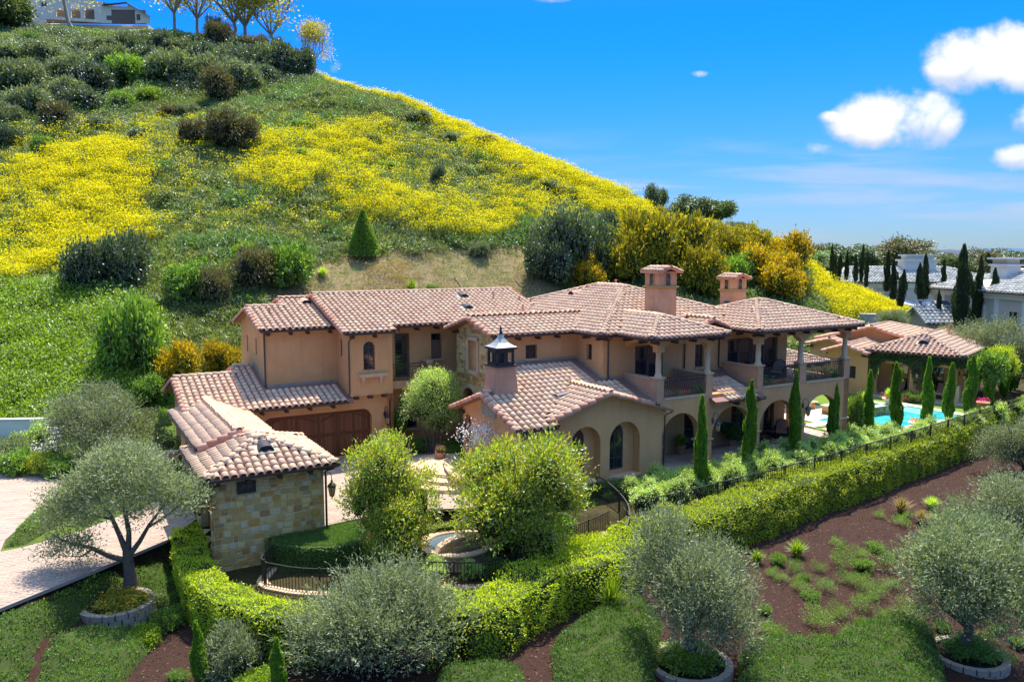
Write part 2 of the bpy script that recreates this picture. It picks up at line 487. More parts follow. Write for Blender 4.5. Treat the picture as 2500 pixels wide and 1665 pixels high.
def window(parent, p0, p1, s_, z_, w_, h_, arch=False, cols=2, rows=3, depth=0.12, name='window', framew=0.06, m_frame=None, fan=False, thick=0.05):
    """framed, glazed unit set `depth` behind the face p0->p1"""
    p0, p1 = Vector((p0[0], p0[1], 0)), Vector((p1[0], p1[1], 0))
    d = (p1 - p0).normalized(); nrm = Vector((d.y, -d.x, 0))
    P3 = lambda q, off: p0 + d * q[0] - nrm * off + Vector((0, 0, q[1]))
    mb = MB()

    def strip(a, b, wd):
        A, B = P3(a, depth + thick / 2), P3(b, depth + thick / 2)
        dr = (B - A).normalized(); sd_ = dr.cross(nrm)
        vs = []
        for p in (A, B):
            for i, j in ((-1, -1), (1, -1), (1, 1), (-1, 1)):
                vs.append(p + sd_ * (i * wd / 2) + nrm * (j * thick / 2))
        mb.add(vs, [(0, 1, 2, 3), (4, 7, 6, 5), (0, 4, 5, 1), (1, 5, 6, 2), (2, 6, 7, 3), (3, 7, 4, 0)])
    f = framew
    top = z_ + h_ - (w_ / 2 if arch else 0)
    strip((s_, z_ + f / 2), (s_ + w_, z_ + f / 2), f)
    strip((s_ + f / 2, z_ + f), (s_ + f / 2, top), f)
    strip((s_ + w_ - f / 2, z_ + f), (s_ + w_ - f / 2, top), f)
    r = w_ / 2 - f / 2
    if arch:
        pr = None
        for i in range(11):
            a = math.pi * i / 10
            q = (s_ + w_ / 2 + r * math.cos(a), top + r * math.sin(a))
            if pr: strip(pr, q, f)
            pr = q
        glass = [(s_, z_), (s_ + w_, z_)] + [(s_ + w_ / 2 + (w_ / 2) * math.cos(math.pi * i / 10), top + (w_ / 2) * math.sin(math.pi * i / 10)) for i in range(11)]
    else:
        strip((s_ + f, top - f / 2), (s_ + w_ - f, top - f / 2), f)
        glass = [(s_, z_), (s_ + w_, z_), (s_ + w_, top), (s_, top)]
    mu = 0.028
    for i in range(1, cols):
        x = s_ + w_ * i / cols
        wd = f * 1.3 if (cols % 2 == 0 and i == cols // 2) and w_ > 1.3 else mu
        strip((x, z_ + f), (x, top + (r * 0.97 if arch and i * 2 == cols else 0)), wd)
    for j in range(1, rows + (1 if arch else 0)):
        y = z_ + (top - z_) * j / rows
        strip((s_ + f, y), (s_ + w_ - f, y), mu)
    if fan:
        for a in (35, 90, 145):
            strip((s_ + w_ / 2 + 0.35 * r * math.cos(R(a)), top + 0.35 * r * math.sin(R(a))), (s_ + w_ / 2 + r * math.cos(R(a)), top + r * math.sin(R(a))), mu)
        pr = None
        for i in range(9):
            a = math.pi * i / 8
            q = (s_ + w_ / 2 + 0.38 * r * math.cos(a), top + 0.38 * r * math.sin(a))
            if pr: strip(pr, q, mu)
            pr = q
    wo = mb.build(name, m_frame or M['frame'], parent)
    g = MB()
    g.add([P3(q, depth + thick * 0.6) for q in glass], [tuple(range(len(glass)))])
    g.build('pane', M['glass'], wo)
    return wo


# ---- barrel tile meshes
def barrel_mesh(name, ln, r0, r1, th=0.018, seg=6, span=math.pi, matl=None):
    """laid along +Y (upslope), open end at y=0; X across, Z out of the slope"""
    vs, fs = [], []
    for (y, r, lift) in ((0, r0, 0.03), (ln, r1, 0.0)):
        for i in range(seg + 1):
            a = math.pi / 2 + span / 2 - span * i / seg
            vs.append((r * math.cos(a), y, r * math.sin(a) * 0.85 + lift - 0.01))
    for i in range(seg + 1):
        a = math.pi / 2 + span / 2 - span * i / seg
        vs.append(((r0 - th) * math.cos(a), 0, (r0 - th) * math.sin(a) * 0.85 + 0.02))
    for i in range(seg + 1):
        a = math.pi / 2 + span / 2 - span * i / seg
        vs.append(((r0 - th) * math.cos(a), 0.12, (r0 - th) * math.sin(a) * 0.85 + 0.015))
    n = seg + 1
    for i in range(seg):
        fs.append((i, i + 1, n + i + 1, n + i))
        fs.append((2 * n + i, 2 * n + i + 1, i + 1, i))
        fs.append((3 * n + i, 3 * n + i + 1, 2 * n + i + 1, 2 * n + i))
    me = bpy.data.meshes.new(name)
    me.from_pydata(vs, [], fs)
    me.polygons.foreach_set('use_smooth', [j % 3 == 0 for j in range(len(fs))])
    if matl: me.materials.append(matl)
    me.update()
    return me


TILE_ME = barrel_mesh('roof_tile', 0.50, 0.142, 0.122, matl=M['tile'])
CAP_ME = barrel_mesh('ridge_tile', 0.48, 0.150, 0.128, matl=M['tile'])
RAKE_ME = barrel_mesh('rake_tile', 0.50, 0.165, 0.150, matl=M['rake'], span=math.pi * 1.15)
PITCH_T, EXPO = 0.325, 0.40


def join_pieces(name, me, mats_, parent, matl, kind='stuff'):
    nv = len(me.vertices)
    co = np.empty(nv * 3, np.float32); me.vertices.foreach_get('co', co); co = co.reshape(-1, 3)
    fc = np.array([list(p.vertices) for p in me.polygons], np.int32)
    K = len(mats_)
    A = np.array([[list(r) for r in m_] for m_ in mats_], np.float32)
    V = np.einsum('kij,vj->kvi', A[:, :3, :3], co) + A[:, None, :3, 3]
    F = (fc[None] + (np.arange(K) * nv)[:, None, None]).reshape(-1, fc.shape[1])
    mm = npmesh(name, V.reshape(-1, 3), F)
    sm = np.tile(np.array([p.use_smooth for p in me.polygons]), K)
    mm.polygons.foreach_set('use_smooth', sm)
    ob = meshobj(name, mm, matl, parent)
    if kind: ob['kind'] = kind
    return ob


def clip(poly, fn):
    out = []
    for i in range(len(poly)):
        a, b = poly[i], poly[(i + 1) % len(poly)]
        fa, fb = fn(a), fn(b)
        if fa >= 0: out.append(a)
        if (fa >= 0) != (fb >= 0):
            t = fa / (fa - fb)
            out.append((a[0] + (b[0] - a[0]) * t, a[1] + (b[1] - a[1]) * t))
    return out


class Block:
    def __init__(s, a0, b0, a1, b1, ez, sl, sides, rk='rake', gut=True, nz_=None):
        s.r = (a0, b0, a1, b1); s.ez = ez; s.sl = sl; s.sides = sides; s.rk = rk; s.gut = gut; s.nz = nz_

    def plane(s, k, a, b):
        a0, b0, a1, b1 = s.r
        return s.ez + s.sl * {'S': b - b0, 'N': b1 - b, 'W': a - a0, 'E': a1 - a}[k]

    def inside(s, a, b, e=1e-6):
        return s.r[0] - e <= a <= s.r[2] + e and s.r[1] - e <= b <= s.r[3] + e

    def z(s, a, b):
        return min(s.plane(k, a, b) for k in s.sides)


class Building:
    def __init__(s, root, frame, org):
        s.root = root; s.M = frame; s.blocks = []; s.masks = []; s.org = org; s.jobs = []

    def top(s, a, b, skip):
        return max([bl.z(a, b) for bl in s.blocks if bl is not skip and bl.inside(a, b)] + [-99])

    def vis(s, bl, a, b, tol=0.03):
        z = bl.z(a, b)
        if s.top(a, b, bl) > z + tol: return False
        for (a0, b0, a1, b1, zt) in s.masks:
            if a0 < a < a1 and b0 < b < b1 and z < zt: return False
        return True

    def roofs(s, singles=300, tail=True, eave_low=0.15, tileme=None, matl=None, tmat=None, rkme=None, pitch=None, expo=None, jmin=0, deckm=None):
        down = {'S': (0, -1), 'N': (0, 1), 'W': (-1, 0), 'E': (1, 0)}
        tiles, caps, rakes = [], [], []
        pitch = pitch or PITCH_T; expo = expo or EXPO
        rng = random.Random(5)
        for bi, bl in enumerate(s.blocks):
            a0, b0, a1, b1 = bl.r
            mb = MB(); gm = MB(); tails = []
            ang = math.atan(bl.sl)
            for k in bl.sides:
                poly = [(a0, b0), (a1, b0), (a1, b1), (a0, b1)]
                for j in bl.sides:
                    if j != k:
                        poly = clip(poly, lambda p, j=j: bl.plane(j, *p) - bl.plane(k, *p) + 1e-9)
                        if len(poly) < 3: break
                if len(poly) < 3: continue
                tp = [(p[0], p[1], bl.plane(k, *p)) for p in poly]
                bt = [(p[0], p[1], bl.plane(k, *p) - 0.13) for p in poly]
                n = len(tp)
                fs = [tuple(range(n)), tuple(range(2 * n - 1, n - 1, -1))] + [(i, n + i, n + (i + 1) % n, (i + 1) % n) for i in range(n)]
                mb.add(tp + bt, fs)
                dx, dy = down[k]
                # frame on slope: X along eave, Y upslope, Z normal
                X = Vector((-dy, dx, 0)); Y = Vector((-dx * math.cos(ang), -dy * math.cos(ang), math.sin(ang))); Zn = X.cross(Y)
                if Zn.z < 0: X = -X; Zn = X.cross(Y)
                run = (b1 - b0) if k in 'SN' else (a1 - a0)
                wid = (a1 - a0) if k in 'SN' else (b1 - b0)
                nc = max(1, round(wid / pitch)); pc = wid / nc
                ep = expo * math.cos(ang)
                for c in range(nc):
                    tt = (c + 0.5) * pc
                    for r_ in range(int(run / ep) + 1):
                        q = r_ * ep - 0.05
                        qc = q + ep * 0.5
                        if k == 'S': ce, p = (a0 + tt, b0 + qc), (a0 + tt, b0 + q)
                        elif k == 'N': ce, p = (a0 + tt, b1 - qc), (a0 + tt, b1 - q)
                        elif k == 'W': ce, p = (a0 + qc, b0 + tt), (a0 + q, b0 + tt)
                        else: ce, p = (a1 - qc, b0 + tt), (a1 - q, b0 + tt)
                        if not bl.inside(*ce): continue
                        zk = bl.plane(k, *ce)
                        if bl.z(*ce) < zk - 0.03: continue
                        if not s.vis(bl, *ce): continue
                        jj = rng.uniform(-0.02, 0.02) + (0.035 if rng.random() < 0.06 else 0)
                        yaw = rng.uniform(-0.035, 0.035)
                        X2 = X * math.cos(yaw) + Y * math.sin(yaw); Y2 = Y * math.cos(yaw) - X * math.sin(yaw)
                        pos = Vector((p[0], p[1], bl.plane(k, *p))) + Y * jj + Zn * (0.012 + rng.uniform(0, .008)) + X * rng.uniform(-.006, .006)
                        mt = Matrix((X2, Y2, Zn)).transposed().to_4x4(); mt.translation = pos
                        tiles.append((bi, mt))
                # polygon edges: eaves, rakes, hips and ridges
                for i in range(n):
                    A, B = Vector(tp[i]), Vector(tp[(i + 1) % n])
                    if (B - A).length < 0.3: continue
                    onW, onE = abs(A.x - a0) < 1e-4 and abs(B.x - a0) < 1e-4, abs(A.x - a1) < 1e-4 and abs(B.x - a1) < 1e-4
                    onS, onN = abs(A.y - b0) < 1e-4 and abs(B.y - b0) < 1e-4, abs(A.y - b1) < 1e-4 and abs(B.y - b1) < 1e-4
                    side = 'W' if onW else 'E' if onE else 'S' if onS else 'N' if onN else None
                    inw = Vector(((A + B).x / 2 - (a0 + a1) / 2, 0, 0))
                    if side == k:                       # eave
                        ln = (B - A).length; m_ = max(1, int(ln / 0.3)); ru = None
                        dn = Vector((dx, dy, 0))
                        segs = []
                        for q in range(m_):
                            c_ = A.lerp(B, (q + .5) / m_)
                            cc = c_ - dn * 0.06
                            ok = s.vis(bl, cc.x, cc.y)
                            if ok: segs.append((q / m_, (q + 1) / m_))
                            if ok and tail and q % 4 == 1:
                                tails.append((c_ - dn * 0.04 + Vector((0, 0, -0.24)), c_ - dn * 0.62 + Vector((0, 0, -0.24 + 0.03))))
                        # merge
                        mg = []
                        for g in segs:
                            if mg and abs(mg[-1][1] - g[0]) < 1e-6: mg[-1] = (mg[-1][0], g[1])
                            else: mg.append(g)
                        if bl.gut:
                            for g in mg:
                                P0, P1 = A.lerp(B, g[0]), A.lerp(B, g[1])
                                off = dn * 0.05 + Vector((0, 0, -0.055))
                                gm.bar(P0 + off, P1 + off, 0.11, 0.10)
                                gm.bar(P0 + off + dn * 0.06 + Vector((0, 0, .045)), P1 + off + dn * 0.06 + Vector((0, 0, .045)), 0.03, 0.03)
                    elif side is not None:              # rake (gable edge)
                        lo, hi = (A, B) if A.z < B.z else (B, A)
                        if hi.z - lo.z < 0.05: continue
                        ln = (hi - lo).length; m_ = max(1, int(ln / 0.42))
                        od = {'W': Vector((-1, 0, 0)), 'E': Vector((1, 0, 0)), 'S': Vector((0, -1, 0)), 'N': Vector((0, 1, 0))}[side]
                        Yr = (hi - lo).normalized(); Xr = Yr.cross(Vector((0, 0, 1))).normalized(); Zr = Xr.cross(Yr)
                        Zo = (Zr + od * 0.45).normalized(); Xo = Yr.cross(Zo).normalized()
                        for q in range(m_):
                            c_ = lo.lerp(hi, (q + .5) / m_) - od * 0.1
                            if not s.vis(bl, c_.x, c_.y): continue
                            c2 = c_ + od * 0.35
                            if s.top(c2.x, c2.y, bl) > c_.z - 0.05: continue
                            pos = lo.lerp(hi, q / m_) - Zr * 0.03 + od * 0.0
                            mt = Matrix((Xo, Yr, Zo)).transposed().to_4x4(); mt.translation = pos
                            rakes.append((bi, mt))
                        # verge board under the rake tiles
                    elif side is None and k < next((j for j in bl.sides if j != k and abs(bl.plane(j, A.x, A.y) - A.z) < 1e-3 and abs(bl.plane(j, B.x, B.y) - B.z) < 1e-3), 'A'):
                        lo, hi = (A, B) if A.z <= B.z else (B, A)
                        ln = (hi - lo).length; m_ = max(1, round(ln / 0.40))
                        Yr = (hi - lo).normalized(); Xr = Yr.cross(Vector((0, 0, 1))).normalized(); Zr = Xr.cross(Yr)
                        for q in range(m_):
                            c_ = lo.lerp(hi, (q + .5) / m_)
                            if not s.vis(bl, c_.x, c_.y): continue
                            pos = lo.lerp(hi, q / m_) + Zr * 0.075
                            mt = Matrix((Xr, Yr, Zr)).transposed().to_4x4(); mt.translation = pos
                            caps.append((bi, mt))
            bl.ob = mb.build('roof', deckm or M['deck'], s.root)
            if gm.v: gm.each('gutter', M['bronze'], bl.ob, 2)
            if tails:
                for (p, q) in tails:
                    MB().bar(p, q, 0.14, 0.15).build('rafter_tail', M['wood'], bl.ob)
        cp = s.M.inverted() @ Vector((0, 0, CAMH))
        allp = [((m_.translation - cp).length, bi, m_) for bi, m_ in tiles]
        allp.sort(key=lambda t: t[0])
        tm = tileme or TILE_ME
        for dist, bi, m_ in allp[:singles]:
            ob = bpy.data.objects.new('roof_tile', tm); COL.objects.link(ob)
            ob.parent = s.blocks[bi].ob
            mm = m_.copy(); mm.translation = m_.translation - s.org
            ob.matrix_local = mm
        rest = {}
        for dist, bi, m_ in allp[singles:]:
            mm = m_.copy(); mm.translation = m_.translation - s.org
            rest.setdefault(0, []).append(mm)
        if 0 in rest: join_pieces('roof_tile_field', tm, rest[0], s.root, tmat or M['tile'])
        for lst, me, nm, ml in ((caps, CAP_ME, 'ridge_tile', tmat or M['tile']), (rakes, rkme or RAKE_ME, 'rake_tile', M['rake'] if not tmat else tmat)):
            lst = sorted(((m_.translation - cp).length, bi, i) for i, (bi, m_) in enumerate(lst)), lst
            order, src = lst
            for dist, bi, i in order[:(300 if singles else 0)]:
                ob = bpy.data.objects.new(nm, me); COL.objects.link(ob); ob.parent = s.blocks[bi].ob
                mm = src[i][1].copy(); mm.translation = mm.translation - s.org; ob.matrix_local = mm
            rs = []
            for dist, bi, i in order[(300 if singles else 0):]:
                mm = src[i][1].copy(); mm.translation = mm.translation - s.org; rs.append(mm)
            if rs: join_pieces(nm + '_run', me, rs, s.root, ml)
        print(root_name(s.root), 'tiles', len(tiles), 'caps', len(caps), 'rakes', len(rakes))


def root_name(o): return o.name


def downspout(parent, pts, r=0.045):
    return MB().tube(pts, r, 6).build('downspout', M['bronze'], parent)


def roof_vent(parent, bl, k, a, b, w_=0.62, matl='darkmetal'):
    """half-round louvred vent sitting on a roof plane facing k"""
    z = bl.z(a, b)
    d = {'S': (0, -1), 'W': (-1, 0), 'E': (1, 0)}[k]
    f = Vector((d[0], d[1], 0)); x = Vector((-d[1], d[0], 0))
    mb = MB(); c = Vector((a, b, z + 0.06))
    r = w_ / 2; n = 8; vs = []
    for off, sc in ((0.22, 1.0), (-0.55, 1.0)):
        for i in range(n + 1):
            a_ = math.pi * i / n
            vs.append(c + f * off + x * (math.cos(a_) * r) + Vector((0, 0, math.sin(a_) * r * 0.9 + bl.sl * -off * 0.15 - (0.07 if off > 0 else 0))))
    fs = [(i, i + 1, n + 2 + i, n + 1 + i) for i in range(n)]
    mb.add(vs, fs, True)
    ob = mb.build('roof_vent', M['rake'] if matl == 'tile' else M['darkmetal'], parent)
    lv = MB()
    lv.add([c + f * 0.16 + x * (math.cos(math.pi * i / n) * r * .96) + Vector((0, 0, math.sin(math.pi * i / n) * r * .86 - 0.06)) for i in range(n + 1)], [tuple(range(n + 1))])
    for j in range(4):
        zz = 0.02 + j * 0.065
        hw = r * math.sqrt(max(0.02, 1 - (zz / r) ** 2)) * .92
        lv.bar(c + f * 0.2 - x * hw + Vector((0, 0, zz - .03)), c + f * 0.2 + x * hw + Vector((0, 0, zz - .03)), 0.05, 0.015)
    lv.build('louvre', M['darkmetal'], ob)
    fl = MB(); s_ = bl.sl
    Yv = -f + Vector((0, 0, s_)); q = [c + x * (-r - .14) - Yv * 0.32, c + x * (r + .14) - Yv * 0.32, c + x * (r + .14) + Yv * 0.3, c + x * (-r - .14) + Yv * 0.3]
    fl.add([p + Vector((0, 0, 0.06)) for p in q] + [p + Vector((0, 0, 0.03)) for p in q], [(0, 1, 2, 3), (7, 6, 5, 4), (0, 4, 5, 1), (1, 5, 6, 2), (2, 6, 7, 3), (3, 7, 4, 0)])
    fl.build('flashing', M['lead'], ob)
    return ob


def vent_pipe(parent, a, b, z, h=0.55, r=0.06):
    mb = MB().tube([(a, b, z), (a, b, z + h)], r, 8)
    mb.lathe((a, b, z + h - .05), [(r * 1.5, 0), (r * 1.5, 0.07)], 8)
    return mb.build('vent_pipe', M['rake'], parent)


def lantern(label, frame, pos, dirv, s=1.0, metal='iron', group='wall lanterns'):
    """carriage lantern on a scrolled bracket; pos = wall point, dirv = unit vector out of the wall"""
    t = thing('wall_lantern', label, 'lantern', pos, frame, group)
    p = Vector(pos); d = Vector((dirv[0], dirv[1], 0)); up = Vector((0, 0, 1))
    br = MB()
    br.lathe((p.x + d.x * 0.02, p.y + d.y * 0.02, p.z - 0.22 * s), [(0.02, 0), (0.055 * s, 0.05 * s), (0.06 * s, 0.2 * s), (0.02, 0.28 * s)], 8)
    arc = [p + d * (0.03) + up * (-0.1 * s)] + [p + d * (0.19 * s + 0.16 * s * math.cos(R(a))) + up * (0.1 * s + 0.2 * s * math.sin(R(a))) for a in range(200, -1, -25)] + [p + d * 0.35 * s]
    br.tube(arc, 0.014 * s, 6)
    br.build('bracket', M[metal], t)
    c = p + d * 0.35 * s
    cg = MB()
    cg.lathe((c.x, c.y, c.z), [(0.02 * s, 0.02 * s), (0.05 * s, -0.02 * s), (0.03 * s, -0.06 * s), (0.08 * s, -0.09 * s), (0.15 * s, -0.17 * s), (0.16 * s, -0.20 * s), (0.12 * s, -0.21 * s)], 8)
    cg.lathe((c.x, c.y, c.z), [(0.08 * s, -0.50 * s), (0.07 * s, -0.53 * s), (0.03 * s, -0.55 * s), (0.015 * s, -0.60 * s)], 8)
    for k in range(6):
        a = k * math.pi / 3
        cg.tube([(c.x + .13 * s * math.cos(a), c.y + .13 * s * math.sin(a), c.z - .2 * s), (c.x + .08 * s * math.cos(a), c.y + .08 * s * math.sin(a), c.z - .5 * s)], 0.009 * s, 4)
    cg.build('cage', M[metal], t)
    MB().lathe((c.x, c.y, c.z), [(0.118 * s, -0.21 * s), (0.074 * s, -0.49 * s)], 6, False).build('lamp_glass', M['lamp_glass'], t)
    return t


def railing(mb, pts, z0, z1, step=0.11, belly=0.0, r=0.012, post=None, rr=0.025):
    """pickets and rails along a polyline (2-D points); heights may be given per point"""
    for (a, b) in zip(pts[:-1], pts[1:]):
        a3, b3 = Vector((a[0], a[1], 0)), Vector((b[0], b[1], 0))
        za, zb = (a[2], b[2]) if len(a) > 2 else (z0, z0)
        ht = z1 - z0
        ln = (b3 - a3).length; n = max(1, int(ln / step))
        d = (b3 - a3).normalized(); o = Vector((d.y, -d.x, 0))
        for i in range(n):
            t = (i + .5) / n; p = a3.lerp(b3, t); z = za + (zb - za) * t
            if belly:
                mb.tube([p + Vector((0, 0, z + .05)), p + o * belly + Vector((0, 0, z + ht * .22)), p + o * belly * .7 + Vector((0, 0, z + ht * .45)), p + Vector((0, 0, z + ht * .75)), p + Vector((0, 0, z + ht))], r, 3, False, False)
            else:
                mb.bar(p + Vector((0, 0, z + .03)), p + Vector((0, 0, z + ht)), 2 * r, 2 * r)
        for h_ in ((0.05, ht) if not belly else (0.05, ht * .82, ht)):
            mb.bar(a3 + Vector((0, 0, za + h_)), b3 + Vector((0, 0, zb + h_)), rr * (2.2 if h_ == ht else 1.2), rr * (1.5 if h_ == ht else 1.2))


def stone_facing(parent, p0, p1, z0, z1, holes=(), top=None, ls=0.34, hs=0.24, limit=400, seed=3, proud=0.03):
    """roughly squared stones laid in uneven courses on the face p0->p1; every stone is its own piece"""
    rg = random.Random(seed)
    p0, p1 = Vector((p0[0], p0[1], 0)), Vector((p1[0], p1[1], 0))
    d = (p1 - p0); ln = d.length; d.normalize(); nrm = Vector((d.y, -d.x, 0))
    o0 = ORG[parent.name]
    z = z0; cnt = 0
    while z < z1:
        h = hs * rg.uniform(0.8, 1.25)
        x = rg.uniform(-0.15, 0)
        while x < ln:
            w_ = ls * rg.uniform(0.55, 1.35)
            split = rg.random() < 0.22
            for (zz, hh) in ([(z, h)] if not split else [(z, h * .5), (z + h * .5, h * .5)]):
                x0, x1 = max(x, 0), min(x + w_, ln)
                cx, cz = (x0 + x1) / 2, zz + hh / 2
                zt = top(cx) if top else z1
                if x1 - x0 < 0.1 or zz + hh > zt + 0.08: continue
                if any(hx - 0.03 < x1 and x0 < hx + hw + 0.03 and hz - 0.03 < zz + hh and zz < hz + hh2 + 0.03 for (hx, hz, hw, hh2) in holes): continue
                g = 0.013
                a_, b_ = (x1 - x0) / 2 - g, hh / 2 - g
                pr = proud * rg.uniform(.5, 1.4)
                n = 8; vs = []
                base = [(-a_, -b_ * .7), (-a_ * .75, -b_), (a_ * .75, -b_), (a_, -b_ * .65), (a_, b_ * .7), (a_ * .7, b_), (-a_ * .7, b_), (-a_, b_ * .65)]
                base = [(bx * rg.uniform(.93, 1.0), bz * rg.uniform(.93, 1.0)) for bx, bz in base]
                c = p0 + d * cx + Vector((0, 0, cz)) - o0
                for k, (bx, bz) in enumerate(base): vs.append(d * bx + Vector((0, 0, bz)))
                for k, (bx, bz) in enumerate(base): vs.append(d * bx * .9 + Vector((0, 0, bz * .88)) + nrm * pr)
                fs = [(8 + 0, 8 + 1, 8 + 2, 8 + 3, 8 + 4, 8 + 5, 8 + 6, 8 + 7)] + [(k, (k + 1) % 8, 8 + (k + 1) % 8, 8 + k) for k in range(8)]
                me = bpy.data.meshes.new('stone'); me.from_pydata([tuple(v) for v in vs], [], fs); me.materials.append(M['stone'])
                ob = bpy.data.objects.new('stone', me); COL.objects.link(ob); ob.parent = parent; ob.location = c
                cnt += 1
            x += w_
        z += h
    return cnt
# ================================================================ the main house
HO = Vector((22, 40, -0.1))
house = thing('house', 'large ochre stucco villa with pink barrel-tile roofs, arcades and two tall chimneys', 'house', HO, HOUSE_M)
H = Building(house, HOUSE_M, HO)
bR1 = Block(5.3, 40.8, 8.5, 49.4, 3.15, .30, 'SN')
bR2 = Block(8.5, 40.8, 13.75, 51.2, 3.15, .30, 'SN')
bT1 = Block(9.4, 42.8, 11.5, 49.8, 6.97, .285, 'SN')
bT2 = Block(11.5, 42.8, 14.0, 52.4, 6.97, .285, 'SN')
bM1 = Block(13.3, 40.7, 16.15, 52.9, 6.81, .29, 'SN')
bM2 = Block(16.15, 41.4, 26.9, 52.2, 7.013, .29, 'SN')
bS = Block(19.3, 35.4, 27.5, 41.0, 6.83, .275, 'SN')
bC = Block(24.3, 32.95, 37.1, 48.4, 6.83, .335, 'SNWE')
bG = Block(32.8, 30.25, 41.5, 38.4, 6.83, .33, 'SNWE')
bB = Block(25.36, 30.2, 30.64, 36.6, 6.83, .33, 'SWE')
bD = Block(30.0, 32.5, 33.3, 38.5, 6.80, .36, 'WE')
bK = Block(17.5, 29.8, 19.6, 36.6, 3.18, .35, 'SN')
bKb = Block(19.6, 30.85, 26.8, 35.95, 3.5475, .35, 'S', gut=False)
bG2 = Block(18.8, 30.1, 26.8, 36.5, 3.22, .30, 'WE')
bSR = Block(29.75, 30.2, 33.5, 33.4, 3.29, .34, 'S')
bLR = Block(42.6, 39.2, 50.0, 46.0, 3.0, .33, 'SNWE')
H.blocks = [bR1, bR2, bT1, bT2, bM1, bM2, bS, bC, bG, bB, bD, bK, bKb, bG2, bSR, bLR]
H.masks = [(9.72, 43.25, 14, 60, 6.9), (13.65, 41.1, 16.1, 60, 6.6), (16.1, 42.0, 27, 60, 6.9), (19.9, 35.9, 24.8, 41, 6.5), (24.8, 33.45, 38.7, 48, 6.5), (26.3, 30.7, 29.8, 40, 3.6), (33.5, 30.7, 41, 38.3, 6.6),
           (18.02, 32.75, 19.3, 34.05, 6), (29.4, 34.5, 30.6, 35.6, 9)]
H.roofs(singles=300)

# ---- walls
wS, wP = MB(), MB()
W_ = lambda *a, **k: stucco_wall(wS, *a, **k)
zb = -0.4
# garage wing
W_((5.8, 49), (5.8, 41.4), zb, 3.15, peak=(3.9, 4.3))
garage_a, garage_b = (5.8, 41.4), (16.1, 41.4)
W_(garage_a, garage_b, zb, 3.28, holes=[('cut', 3.2, zb + .4, 5.95, 2.55, .42)], th=0.45)
# tower
W_((9.72, 49.4), (9.72, 43.25), 3.2, 6.95, holes=[('rect', 49.4 - 47.9, 5.36, .36, .95), ('rect', 49.4 - 45.6, 5.38, .36, .95)], peak=(3.1, 7.85))
W_((9.72, 43.25), (13.65, 43.25), 3.2, 6.97)
# bay
W_((13.65, 43.25), (13.65, 41.1), 3.35, 6.85, holes=[('rect', .58, 5.4, .34, .95)])
W_((13.65, 41.1), (16.1, 41.1), 3.32, 6.75, holes=[('arch', .78, 4.72, .66, 1.56)])
W_((16.1, 41.1), (16.1, 42.3), 3.32, 6.95)
wS.add([(13.65, 41.1, 3.32), (16.1, 41.1, 3.32), (16.1, 41.6, 3.32), (13.65, 41.6, 3.32)], [(3, 2, 1, 0)])
# recess
W_((16.1, 41.1), (16.1, 42.3), zb, 3.32)
W_((16.1, 42.3), (24, 42.3), zb, 7.1, holes=[('rect', .62, 3.95, .9, 2.55), ('rect', 2.88, 4.9, .68, 1.5), ('rect', .85, .95, 1.1, 1.95)])
# upper walls of the centre block
W_((19.9, 35.9), (24.8, 35.9), 3.0, 6.95, holes=[('rect', 1.66, 5.45, .72, .75)])
W_((24.8, 35.9), (24.8, 33.45), 3.0, 6.95, holes=[('rect', .95, 5.35, .52, .85)])
bw = [('rect', 2.15, 3.68, 1.95, 2.4), ('rect', 6.45, 4.62, .66, 1.3), ('rect', 8.95, 3.75, 4.15, 2.35),
      ('rect', 5.75, -.1, 1.0, 2.35), ('rect', 9.4, -.1, 1.1, 2.35), ('rect', 12.1, -.1, .9, 2.35)]
W_((24.8, 33.45), (38.7, 33.45), zb, 6.95, holes=bw)
W_((38.7, 33.45), (38.7, 38.2), zb, 6.95)
W_((38.7, 38.2), (33.0, 38.2), 3.0, 6.95)
# great room
W_((18.0, 36.2), (18.0, 30.4), zb, 3.3, holes=[('arch', 5.55 - 5.36 + .0, 1.2, .66, 1.72)], peak=(3.0, 4.28))
W_((18.0, 30.4), (19.3, 30.4), zb, 3.25)
W_((19.3, 30.5), (26.4, 30.5), zb, 3.30, holes=[('arch', 1.50, .12, 1.75, 2.70), ('arch', 3.80, .12, 1.86, 2.70)], th=0.62, peak=(3.5, 4.33))
W_((26.4, 30.5), (26.4, 33.45), zb, 3.2)
# arcade
W_((26.4, 30.7), (41.0, 30.7), zb, 3.62, th=.46, caps=True,
   holes=[('arch', .14, -.1, 2.62, 2.93), ('arch', 3.60, -.1, 3.02, 2.93), ('arch', 7.19, -.1, 2.96, 2.95), ('arch', 10.82, -.1, 2.95, 2.93)])
W_((41.0, 30.7), (41.0, 38.3), zb, 3.62, th=.46, caps=True, holes=[('arch', .7, -.1, 2.8, 2.93), ('arch', 4.2, -.1, 2.8, 2.93)])
W_((41.0, 38.3), (38.7, 38.3), zb, 3.62, th=.4, caps=True, holes=[('arch', .35, -.1, 1.6, 2.6)])
wall = wS.build('wall', M['stucco'], house)
tag(wall)

